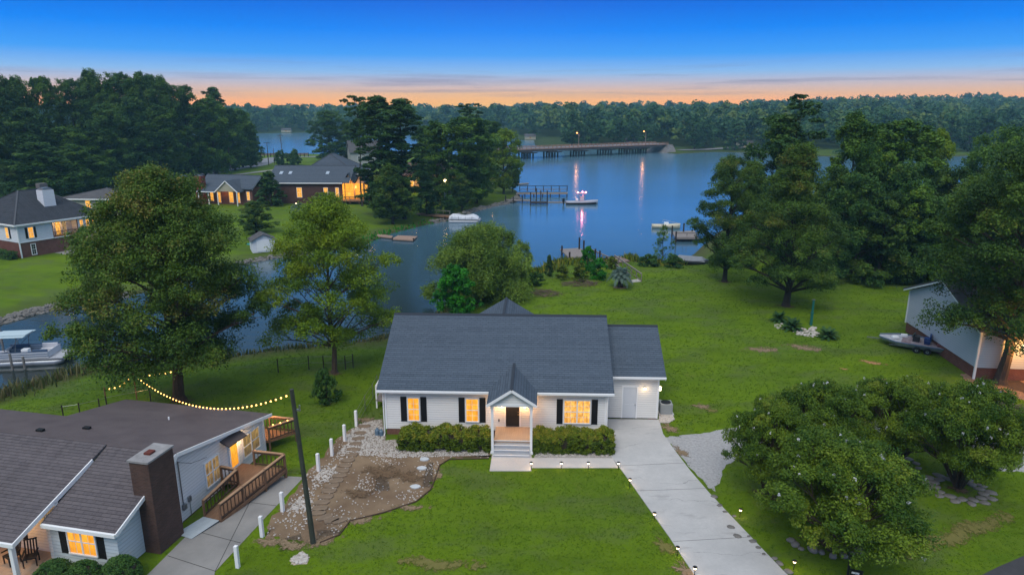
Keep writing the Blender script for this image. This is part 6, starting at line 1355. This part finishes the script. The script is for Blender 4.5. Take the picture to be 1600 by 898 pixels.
# ------------------------------------------------------------------ roads
def ribbon(name, pts, w, z, m):
    V=[];F=[]; P_=[Vector((p[0],p[1],0)) for p in pts]
    for i,p in enumerate(P_):
        d=(P_[min(i+1,len(P_)-1)]-P_[max(i-1,0)]).normalized(); n=Vector((-d.y,d.x,0))*w/2
        for q in (p-n,p+n): V.append((q.x,q.y,max(gz(q.x,q.y),gz(p.x,p.y))+z))
    for i in range(len(P_)-1): F.append((2*i,2*i+1,2*i+3,2*i+2))
    mb=MB(); mb.add(V,F); return label(mb.build(name,m),kind='structure')
def smooth(pts, k=6):
    out_=[]
    for i in range(len(pts)-1):
        p0=pts[max(i-1,0)];p1=pts[i];p2=pts[i+1];p3=pts[min(i+2,len(pts)-1)]
        for j in range(k):
            t=j/k; out_.append(tuple(.5*((2*p1[c])+(-p0[c]+p2[c])*t+(2*p0[c]-5*p1[c]+4*p2[c]-p3[c])*t*t+(-p0[c]+3*p1[c]-3*p2[c]+p3[c])*t**3) for c in (0,1)))
    return out_+[pts[-1][:2]]
RD = smooth([PZ(a,b,-.05)[:2] for a,b in ((-80,306),(60,302),(130,296),(200,289),(260,280),(320,272),(360,265),(400,259),(420,252),(430,247),(500,245),(600,245),(700,244.8),(790,244.3))])
ribbon('road', RD, 6.5, .06, M_road)
ribbon('side_road', smooth([PZ(a,b,-.05)[:2] for a,b in ((300,275),(340,276),(380,272),(420,267),(470,262))]), 3.5, .05, M_conf)
# guard rail on the causeway
for (x0,x1,lab) in ((408,438,'guard rail on the causeway between the wood and the utility poles'),(444,482,'guard rail on the causeway behind the big brick house')):
    A_=PG(x0,246); B_=PG(x1,245); o=thing('guard_rail',lab,'guard rail',A_); k=MB(A_); k.bar((A_[0],A_[1],A_[2]+1.3),(B_[0],B_[1],B_[2]+1.3),.2,.9); k.build('rail_beam',mat('rusty rail', (.22,.15,.12), .8, var=.2),o)
    for i in range(7): p=Vector(A_).lerp(Vector(B_),i/6); MB(A_).box(p.x-.15,p.x+.15,p.y-.15,p.y+.15,p.z-.2,p.z+1.9).build('rail_post',M_dark,o)
# utility poles
def upole(lab, px_, py_, topy, arm=True, lean=0):
    x,y,H,_=size_at(px_,py_,topy,5); q=PG(px_,py_); o=thing('utility_pole',lab,'utility pole',q); k=MB(); k.path([(0,0,-.5),(lean*H,0,H)],[.2,.13],8); k.build('shaft',mat('grey pole wood', (.10,.085,.075), .9),o)
    if arm: MB().box(lean*H*.97-1.3,lean*H*.97+1.3,-.08,.08,H*.95,H*.95+.16).build('cross_arm',M_barkd,o)
    return Vector((q[0]+lean*H,q[1],q[2]+H*.96))
u1=upole('utility pole standing between the wood and the road bend',361,272,209,False); u2=upole('utility pole on the causeway with the widest cross arm, leaning left',443,252,210,True,-.05); u3=upole('utility pole on the causeway left of the leaning one',420,258,222); upole('short bare pole between the two causeway utility poles',429,256,232,False)
wv=thing('power_line','thin power lines strung over the road on the left','power line',u1); k=MB(tuple(u1))
far_l=Vector(PG(60,310))+Vector((0,0,11))
for dz in (0,-.9,-1.8):
    for a,b in ((far_l,u1),(u1,u3),(u3,u2)):
        P_=[a.lerp(b,i/10)+Vector((0,0,dz-1.2*4*(i/10)*(1-i/10))) for i in range(11)]; k.path(P_,.025,3)
k.build('wire',M_dark,wv)
# ------------------------------------------------------------------ bridge
bA=Vector(PZ(796,248.6,WZ)); bB=Vector(PZ(1026,238.3,WZ)); bd=(bB-bA); bL=bd.length; ang=math.atan2(bd.y,bd.x)
tL=bd.normalized(); br=thing('road_bridge','long low concrete road bridge on dark pile bents crossing the lake','bridge',tuple(bA),ang)
M_bc=mat('weathered bridge concrete', (.34,.19,.13), .9, var=.2, scale=.3); M_pile=mat('dark bridge piles', (.03,.03,.032), .9)
HD=4.4; k=MB(); k.box(-14,bL+4,-5,5,HD,HD+.45); k.build('deck',M_bc,br); MB().box(-13,bL+3,-4.4,4.4,HD+.452,HD+.5).build('roadway',M_road,br)
k=MB(); k.box(-12,bL,-4.5,-3.8,HD-1.0,HD-.002); k.box(-12,bL,3.8,4.5,HD-1.0,HD-.002); k.box(-12,bL,-.4,.4,HD-1.0,HD-.002); k.build('girder',mat('rust brown girder', (.14,.10,.085), .9, var=.2),br)
for y in (-4.8,4.8):
    k=MB(); k.box(-14,bL+4,y-.12,y+.12,HD+1.15,HD+1.35); k.box(-14,bL+4,y-.08,y+.08,HD+.75,HD+.85)
    n_=int((bL+18)/2.6)
    for i in range(n_): x=-14+i*2.6; k.box(x-.16,x+.16,y-.14,y+.14,HD+.452,HD+1.15)
    k.build('parapet',M_bc,br)
bents=[min(range(0,int(bL)),key=lambda s:abs((lambda P_:800+FPX*P_[0]/(P_[1]*_c+(CAMH-P_[2])*_s))(bA+tL*s)-q_)) for q_ in (820,858,900,943,975,998)]
for i in range(6):
    x=bents[i]; o=MB().box(x-1.0,x+1.0,-5,5,HD-1.7,HD-1.003).build('pier_cap',M_pile,br)
    k=MB()
    for yy in (-3.2,1.2):
        for xx in (-2.7,-.9,.9,2.7): k.lathe((x+xx,yy,-1.2),[(.42,0),(.42,HD-.45+.0)],8)
    k.box(x-4.2,x+4.2,-5,-3.6,HD-1.75,HD-1.25); k.box(x-4.2,x+4.2,3.6,5,HD-1.75,HD-1.25); k.build('pile_bent',M_pile,br)
ab=MB(); ab.hexa([(bL-2,-9,-.8),(bL+7,-9,-.8),(bL+7,9,-.8),(bL-2,9,-.8)],[(bL+3,-5.2,HD-.02),(bL+7,-5.2,HD-.02),(bL+7,5.2,HD-.02),(bL+3,5.2,HD-.02)]); ab.build('abutment',mat('riprap slope', (.16,.15,.145), .95, var=.4, scale=.6),br)
tL=bd.normalized()
for i,(px_,lab) in enumerate(((903,'lit sodium street lamp at the middle of the bridge'),(1007,'lit sodium street lamp at the right end of the bridge'))):
    # where the lamp stands along the deck
    best=min(range(0,int(bL)),key=lambda s:abs((lambda P_:800+FPX*P_[0]/(P_[1]*_c+(CAMH-P_[2])*_s))((bA+tL*s+Vector((tL.y*3.9,-tL.x*3.9,HD+.5))))-px_))
    q=bA+tL*best+Vector((tL.y*4.3,-tL.x*4.3,HD+.5)); o=thing('street_lamp',lab,'street lamp',tuple(q),ang); MB().path([(0,0,0),(0,0,6.2),(0,1.4,6.9)],[.14,.1,.07],8).build('post',mat('lamp post paint', (.35,.25,.2), .6),o)
    MB().blob((0,1.5,6.85),.42,1,(1,1,.7),.0,2).build('lamp_glass',M_street,o); point('street_light',o,(0,1.5,5.8),380,(1,.45,.18),.5)
# embankment road beyond the bridge
ribbon('far_road',[((bA+tL*(bL+s)).x+s*.12,(bA+tL*(bL+s)).y-s*.12) for s in (14,30,60,100)],7,.3,M_road)
# ------------------------------------------------------------------ docks
def dock(name, lab, cat, P0, outline, z, piles, ztop, rails=(), m=None, group=None, loc=None):
    """outline: world xy polygons; piles: xy list; rails: xyz polylines"""
    m=m or M_woodg; o=thing(name,lab,cat,(P0[0],P0[1],z)); off=(P0[0],P0[1],z)
    for pl in outline: MB(off).poly(pl,z-.22,z).build('deck',m,o)
    for (x,y,*h) in piles: MB(off).path([(x,y,WZ-1.2),(x,y,(h[0] if h else ztop))],.14,8).build('piling',M_woodd,o)
    for rl in rails: railing('rail',o,rl,off,h=1.0,m=M_woodg,gap=9,post=.12,posts=1.8)
    return o
def Q(a,b,z): return PZ(a,b,z)[:2]
zd=-.75
dock('dock','grey wooden dock with a railed walkway reaching from the lawn into the lake','dock',Q(890,397,zd),
     [[Q(875,389,zd),Q(889,402,zd),Q(926,400,zd),Q(906,387,zd)],[Q(908,401,zd-.005),Q(916,396,zd-.005),Q(962,420,zd-.005),Q(954,425,zd-.005)]],zd,
     [Q(878,392,zd),Q(890,402,zd),Q(905,389,zd)+(1.2,),Q(912,391,zd)+(.9,),Q(922,398,zd)+(.7,),Q(930,403,zd)+(.7,),Q(937,406,zd)+(.7,)],.1,
     [[Q(918,396,zd)+(zd,),Q(950,412,zd)+(zd+.1,)]])
dr=dock('gangway','sloping grey gangway with handrails leading down to the lawn beside the pindo palm','gangway',Q(985,436,-.2),[],-.2,[],.2)
s_=MB(tuple(dr.location)); e0,e1,e2,e3=Q(950,412,-.3),Q(960,407,-.3),Q(1002,440,0),Q(985,442,0)
s_.slab([e0+(-.45,),e3+(.06,),e2+(.06,),e1+(-.45,)],.15); s_.build('deck',mat('pale ramp boards', (.38,.36,.34), .85, var=.15),dr)
railing('rail',dr,[e1+(-.45,),e2+(.06,)],tuple(dr.location),h=1.0,m=M_woodg,gap=9,posts=2.4); railing('rail',dr,[e0+(-.45,),e3+(.06,)],tuple(dr.location),h=1.0,m=M_woodg,gap=9,posts=2.4)
dock('low_dock','small brown dock platform right of the railed walkway','dock',Q(960,405,-.5),[[Q(946,401,-.5),Q(966,410,-.5),Q(984,407,-.5),Q(968,400,-.5)]],-.5,[Q(948,403,-.5),Q(966,411,-.5)],-.3,m=mat('brown dock boards', (.20,.14,.12), .85, var=.15))
# headland pier with rails and boat lift
zp=-.6; pier=dock('rail_pier','long narrow pier with a double rail at the tip of the headland','pier',Q(815,304,zp),[[Q(806,303,zp),Q(887,302.5,zp),Q(887,300,zp),Q(808,300.3,zp)]],zp,[Q(x,303,zp) for x in (820,834,848,860,874,886)],zp,[[Q(812,301,zp)+(zp,),Q(886,301,zp)+(zp,)]])
railing('tall_rail',pier,[Q(812,301,zp)+(zp,),Q(886,301,zp)+(zp,)],tuple(pier.location),h=1.9,m=M_woodd,gap=9,post=.2,posts=2.3)
lift=dock('boat_lift','dark boat lift with tall pilings in front of the rail pier','boat lift',Q(842,316,-1.0),[[Q(828,316.5,-1),Q(856,316.5,-1),Q(856,314.5,-1),Q(828,314.5,-1)]],-1.0,[Q(829,318,-1)+(.9,),Q(855,318,-1)+(1.4,),Q(829,312,-1)+(.9,),Q(855,312,-1)+(1.3,),Q(838,311,-1)+(1.8,),Q(845,311,-1)+(1.2,)],.9,m=M_woodd)
dock('walkway','thin low walkway between the headland bank and the boat lift','walkway',Q(805,314,-.9),[[Q(788,312.5,-.9),Q(828,313.5,-.9),Q(828,312,-.9),Q(790,311,-.9)]],-.9,[Q(790,313,-.9)+(.3,),Q(802,314,-.9)+(.2,),Q(816,314,-.9)+(.6,)],.2)
dock('walkway','thin float reaching from the boat lift to the motor boat','walkway',Q(870,315,-1.3),[[Q(856,315.6,-1.3),Q(884,315.6,-1.3),Q(884,315,-1.3),Q(856,315,-1.3)]],-1.3,[],.2)
dock('walkway','brown walkway from the bank to the covered pontoon boat','walkway',Q(680,336,-.6),[[Q(640,334,-.6),Q(703,339,-.6),Q(704,336.5,-.6),Q(642,331.5,-.6)]],-.6,[Q(655,336,-.6),Q(675,338,-.6),Q(695,339,-.6)],-.5,[[Q(642,332,-.6)+(-.6,),Q(703,336.8,-.6)+(-.6,)]],m=M_wood)
dock('floating_dock','flat floating dock with a tan deck in the shaded cove','dock',Q(625,371,-1.15),[[Q(612,373,-1.15),Q(645,375,-1.15),Q(652,369,-1.15),Q(622,367.5,-1.15)],[Q(584,368,-1.15),Q(612,371,-1.15),Q(614,368.5,-1.15),Q(588,365,-1.15)]],-1.15,[Q(646,374,-1.15),Q(613,373,-1.15),Q(585,367,-1.15)],-.95,m=mat('tan dock boards', (.30,.20,.15), .85, var=.15))
a=Q(770,291,WZ); o=thing('boathouse','low boathouse with a lamp lit orange edge behind the headland','boathouse',(a[0],a[1],WZ)); k=MB(); k.slab([(-6,-3,2.6),(6,-3,2.6),(6,3,2.6),(-6,3,2.6)],.3); k.build('roof',mat('warm boathouse roof', (.35,.24,.15), .8),o)
for x in (-5.5,0,5.5):
    for y in (-2.6,2.6): MB().box(x-.12,x+.12,y-.12,y+.12,-.8,2.3).build('post',M_trim,o)
MB().box(-5.8,5.8,-2.8,2.8,.3,.5).build('deck',M_woodg,o); point('boathouse_light',o,(0,-4,2.4),90,(1,.5,.2),.2)
dock('floating_dock','thin dark float sticking out from the back of the headland tip','dock',Q(815,287,-1.2),[[Q(796,289,-1.2),Q(826,286.5,-1.2),Q(826,285.5,-1.2),Q(796,287.5,-1.2)]],-1.2,[],.2)
zr_=-.8; dock('dock','cluttered small dock at the right shore in front of the dark tree','dock',Q(1060,365,zr_),[[Q(1050,362,zr_),Q(1056,372,zr_),Q(1092,372,zr_),Q(1085,360,zr_)]],zr_,[Q(1050,364,zr_)+(.6,),Q(1056,373,zr_)+(.5,),Q(1068,362,zr_)+(.8,)],.4,[[Q(1056,372,zr_)+(zr_,),Q(1090,372,zr_)+(zr_,)]])
# ------------------------------------------------------------------ boats
def hull_mesh(L, B, D, bow=.35, n=14, transom=.85):
    """stations from stern to bow, keel to sheer"""
    V=[];F=[];m=9
    for i in range(n):
        t=i/(n-1); x=-L/2+L*t; w=B/2*(transom+(1-transom)*min(1,t*3))*(1 if t<1-bow else math.sqrt(max(0,1-((t-1+bow)/bow)**2.1))); sh=D*(1+.9*max(0,t-.35)**1.6); kz=-.28*D*(1-max(0,(t-.75)/.25)**2)
        for j in range(m):
            s=-1+2*j/(m-1); a=abs(s); V.append((x,w*(a**.6)*(1 if s>=0 else -1),kz+(sh-kz)*a**2.2))
    for i in range(n-1):
        for j in range(m-1): F.append((i*m+j,i*m+j+1,(i+1)*m+j+1,(i+1)*m+j))
    F.append(tuple(range(m))); top=[tuple(i*m for i in range(n))+tuple(i*m+m-1 for i in reversed(range(n)))]
    F+= [(i*m,(i+1)*m,(i+1)*m+m-1,i*m+m-1) for i in range(n-1)]
    return V,F
bx,by=Q(909,319,WZ); mbt=thing('motor_boat','white centre console motor boat with a pink lit top, alone on the open water','boat',(bx,by,WZ+.05),R(2))
V_,F_=hull_mesh(8.2,2.3,.75); k=MB(); k.add(V_,F_); k.build('hull',mat('white gelcoat', (.40,.42,.47), .3, spec=.5),mbt,True)
V_,F_=hull_mesh(8.0,2.26,.36); k=MB(); k.add(V_,F_); h_=k.build('bottom_paint',mat('black antifouling', (.01,.01,.015), .5),mbt,True); h_.scale=(1.0,1.06,1.0); h_.location=(0,0,-.02)
k=MB(); k.box(-.5,.5,-.45,.45,.9,1.9); k.hexa([(.3,-.42,1.85),(.6,-.42,1.85),(.6,.42,1.85),(.3,.42,1.85)],[(.2,-.4,2.35),(.28,-.4,2.35),(.28,.4,2.35),(.2,.4,2.35)]); k.build('console',mat('console white', (.5,.45,.5), .4),mbt)
k=MB(); [k.path([(x,y,.95),(x*.8,y,2.75)],.035,6) for x in (-.8,.8) for y in (-.75,.75)]; k.build('top_frame',M_metal,mbt)
k=MB(); k.box(-1.3,1.2,-1.0,1.0,2.75,2.85); k.build('hard_top',mat('pink lit top', (.55,.40,.42), .6),mbt)
for x,y in ((-1.1,-.6),(.9,-.3),(.2,.7)): MB().blob((x,y,2.98),.16,1,rough=.02,sub=2).build('navigation_light',M_pink,mbt)
point('cabin_light',mbt,(0,-.2,2.55),60,(1,.25,.28),.15); point('cabin_light',mbt,(0,-1.9,2.9),60,(1,.25,.28),.15)
k=MB(); k.box(-1.6,-1.0,-.6,.6,.9,1.35); k.box(-1.65,-1.55,-.6,.6,1.35,1.75); k.build('bench',M_white,mbt)
k=MB(); k.box(-4.95,-4.35,-.25,.25,.55,1.45); k.box(-4.8,-4.5,-.12,.12,-.4,.55); k.build('outboard_motor',mat('black cowling', (.012,.012,.014), .3),mbt,bevel=.06)
def pontoon(name, lab, loc, rz, covered, L=7.2, B=2.6):
    o=thing(name,lab,'pontoon boat',loc,rz); al=mat('brushed aluminium', (.34,.36,.39), .45, metal=.55)
    for y in (-B/2+.35,B/2-.35):
        k=MB(); k.path([(-L/2,y,.15),(-L/2+.3,y,.15),(L/2-.9,y,.15),(L/2-.35,y,.28),(L/2,y,.5)],[.34,.36,.36,.25,.05],14); k.build('pontoon_tube',al,o,True)
    MB().box(-L/2,L/2-.1,-B/2,B/2,.55,.66).build('deck',mat('grey boat carpet', (.36,.37,.40), .9, var=.1),o)
    if covered:
        k=MB(); n_=11; pr=[]
        for i in range(n_):
            t=i/(n_-1); x=-L/2+.15+(L-.6)*t; h=1.55+.16*math.sin(t*9)-(.5*max(0,t-.82)/.18)-(.25*max(0,.1-t)/.1)
            pr.append([(x,-B/2-.02,.75),(x,-B/2+.05,h*.72),(x,-B/4,h*.98),(x,0,h),(x,B/4,h*.98),(x,B/2-.05,h*.72),(x,B/2+.02,.75)])
        k.add([q for r_ in pr for q in r_],[(i*7+j,i*7+j+1,(i+1)*7+j+1,(i+1)*7+j) for i in range(n_-1) for j in range(6)]+[tuple(range(7)),tuple(reversed(range((n_-1)*7,n_*7)))]); k.build('cover',mat('pale boat cover', (.56,.58,.62), .7, var=.08, scale=1.5, stretch=(3,1,1)),o)
        k=MB(); [k.box(-L/2+.8+i*1.4,-L/2+.84+i*1.4,-B/2-.05,-B/2-.03,.6,1.35) for i in range(4)]; k.build('cover_strap',M_dark,o)
    else:
        pan=mat('white fence panel', (.52,.55,.60), .5)
        k=MB()
        for y in (-B/2+.04,B/2-.08): k.box(-L/2+.9,L/2-1.3,y,y+.04,.7,1.28)
        k.box(-L/2+.9,-L/2+.94,-B/2+.1,B/2-.1,.7,1.28); k.box(L/2-1.34,L/2-1.3,-B/2+.1,B/2-.1,.7,1.28); k.build('side_panel',pan,o)
        k=MB(); [k.box(-L/2+.9,L/2-1.3,y,y+.07,z,z+.05) for y in (-B/2+.02,B/2-.1) for z in (.86,1.06,1.29)]; k.build('panel_stripe',mat('blue boat stripe', (.05,.09,.17), .5),o)
        for i,(x0,x1,y0,y1) in enumerate(((-2.4,-1.5,-1.0,-.3),(-2.4,-.7,.45,1.05),(.4,1.8,.45,1.05),(.5,1.8,-1.05,-.5))):
            k=MB(); k.box(x0,x1,y0,y1,.67,1.05); k.box(x0,x1,(y1-.14) if y0>0 else y0,y1 if y0>0 else y0+.14,1.05,1.45); k.build('bench_seat',mat('navy boat vinyl', (.06,.10,.17), .5) if i%2 else mat('white boat vinyl', (.55,.55,.58), .5),o,bevel=.04)
        k=MB(); k.box(-.5,.1,-.95,-.4,.67,1.5); k.build('helm_console',M_white,o,bevel=.04)
        k=MB(); [k.path([(x,y,1.25),(x2,y,2.75)],.03,6) for y in (-B/2+.1,B/2-.1) for x,x2 in ((-1.7,-2.1),(-1.7,-.2),(-.9,-.6))]; k.build('canopy_frame',M_metal,o)
        k=MB(); k.slab([(-2.9,-1.2,2.75),(.0,-1.2,2.75),(.0,1.2,2.75),(-2.9,1.2,2.75)],.05); k.slab([(-2.9,-.7,2.84),(.0,-.7,2.84),(.0,.7,2.84),(-2.9,.7,2.84)],.085); k.build('canopy',mat('pale blue canopy', (.42,.52,.56), .7),o,bevel=.03)
        k=MB(); k.box(-L/2-.5,-L/2+.05,-.25,.25,.3,1.15); k.build('outboard_motor',M_dark,o,bevel=.06)
    return o
p_=PZ(46,574,WZ); pontoon('pontoon_boat','open pontoon boat with a pale canopy moored in the left canal',(p_[0]-.6,p_[1]+1.6,WZ+.03),R(8),False,6.4,2.5)
p_=PZ(726,348,WZ); pontoon('pontoon_boat','pontoon boat under a pale cover moored in the cove beside the walkway',(p_[0],p_[1]+1,WZ+.03),R(-3),True,6.8)
for a,b,h,lab in ((8,560,4.2,'grey mooring piling left of the canopy of the open pontoon boat'),(20,578,1.6,'short mooring piling at the near side of the open pontoon boat'),(39,576,1.2,'short mooring piling right of the other at the open pontoon boat')):
    q=PZ(a,b,WZ); o=MB().path([(0,0,-1),(0,0,h)],.11,10).build('mooring_piling',mat('weathered piling', (.20,.19,.18), .9, var=.3)); o.location=q; label(o,lab,'piling')
q=Q(1042,358,WZ); o=thing('fishing_boat','small white and yellow boat tied to the cluttered dock on the right shore','boat',(q[0],q[1]+1,WZ+.05),R(-8)); V_,F_=hull_mesh(5.6,2.0,.7); k=MB(); k.add(V_,F_); k.build('hull',mat('cream gelcoat', (.62,.55,.40), .4),o,True); MB().box(-.4,.5,-.5,.5,.6,1.15).build('console',M_white,o); k=MB(); k.path([(-1,-.6,.7),(-.6,0,1.7),(2.4,0,1.0)],.03,5); k.build('rod_rack',M_metal,o)
q=PG(1082,413); o=thing('covered_boat','dark boat under a grey tarpaulin drawn up on the bank by the lawn edge','boat',(q[0],q[1],q[2]+.1),R(-28)); V_,F_=hull_mesh(5.2,1.9,.6); k=MB(); k.add(V_,F_); k.build('hull',mat('dark hull', (.03,.035,.045), .5),o,True)
k=MB(); k.hexa([(-2.4,-.95,.62),(2.0,-.9,.62),(2.0,.9,.62),(-2.4,.95,.62)],[(-2.2,-.25,1.15),(1.4,-.2,1.2),(1.4,.2,1.2),(-2.2,.25,1.15)]); k.build('tarpaulin',mat('grey blue tarpaulin', (.20,.22,.25), .7, var=.15),o)
# ------------------------------------------------------------------ rock edging of the banks
def riprap(name, pts, n, r0, r1, seed, spread=1.0, up=.12):
    rg=random.Random(seed); mb=MB(); pr=[]
    for k_ in range(6): q=MB(); q.blob((0,0,0),1,k_+50,(1,.8,.6),.2,1); pr.append((np.array(q.v),q.f))
    P_=[Vector((p[0],p[1],0)) for p in pts]; Ls=[(b-a).length for a,b in zip(P_[:-1],P_[1:])]; tot=sum(Ls)
    for i in range(n):
        d=rg.random()*tot; j=0
        while d>Ls[j] and j<len(Ls)-1: d-=Ls[j]; j+=1
        a,b=P_[j],P_[j+1]; q=a.lerp(b,d/Ls[j]); nn=Vector((-(b-a).y,(b-a).x,0)).normalized(); q=q+nn*rg.uniform(-spread,spread); r=rg.uniform(r0,r1); v,f=pr[i%6]; an=rg.random()*6.28; rot=np.array([[math.cos(an),-math.sin(an),0],[math.sin(an),math.cos(an),0],[0,0,1]])
        z=max(gz(q.x,q.y),WZ-.1)+up*r; mb.add((v@rot.T*r+np.array([q.x,q.y,z])).tolist(),f)
    return label(mb.build(name,M_stone),kind='stuff')
riprap('bank_rocks',wp((-40,512),(0,504),(60,488),(130,472),(200,462)),520,.16,.42,1,.75)
riprap('headland_rocks',wp((672,349),(703,344),(740,330),(770,322),(800,317),(811,308)),260,.25,.6,2,.8)
riprap('cove_rocks',wp((375,414),(405,407),(438,402),(500,394)),160,.15,.4,3,.7)
riprap('point_rocks',wp((855,424),(872,408),(900,412)),60,.15,.4,4,.6)
# dry patches on the far lawn
sheet('worn_patch',wobble([PZ(a,b,-.05)[:2] for a,b in ((106,461),(128,462),(132,468),(116,469))],.3,60),.03,mat('bare sand bank', (.33,.28,.22), .95, var=.15))
# ------------------------------------------------------------------ small far shore buildings
for i,(a,b,w_,m_,lab) in enumerate(((443,206.5,16,M_cream,'tiny pale house on the far left shore'),(829,217.5,14,M_cream,'tiny house at the end of the far inlet'),(988,229,10,M_wsid,'tiny white house behind the bridge lamp'),(1172,233,14,M_cream,'tiny pale house among the trees beyond the lake'))):
    q=PZ(a,b,-.5); z_=gz(q[0],q[1]+8); o=thing('far_house',lab,'house',(q[0],q[1]+8,z_)); o.scale=(.62,.7,.72); MB().box(-w_/2,w_/2,0,7,-1,3.6).build('wall',m_,o); gable_roof(o,-w_/2-.5,w_/2+.5,-.6,7.6,3.5,3.6,6,M_roofbn,cap=False,trim=False); MB().box(-w_/12,w_/12,-.1,-.01,1,2.6).build('window',M_windim,o)
# ------------------------------------------------------------------ haze over the lake country
hz=MB(); hz.box(-1700,1700,-60,1560,-3.4,64); hb_=hz.build('haze',None); label(hb_,kind='stuff')
m=bpy.data.materials.new('air'); m.use_nodes=True; n=m.node_tree.nodes; l=m.node_tree.links; n.remove(n['Principled BSDF'])
v=n.new('ShaderNodeVolumePrincipled'); v.inputs['Color'].default_value=(.38,.78,.95,1); v.inputs['Density'].default_value=HAZE_D if 'HAZE_D' in globals() else .00026; v.inputs['Anisotropy'].default_value=.1
l.new(v.outputs[0],n['Material Output'].inputs['Volume']); hb_.data.materials.append(m)
S.cycles.volume_step_rate=20; S.cycles.volume_max_steps=64
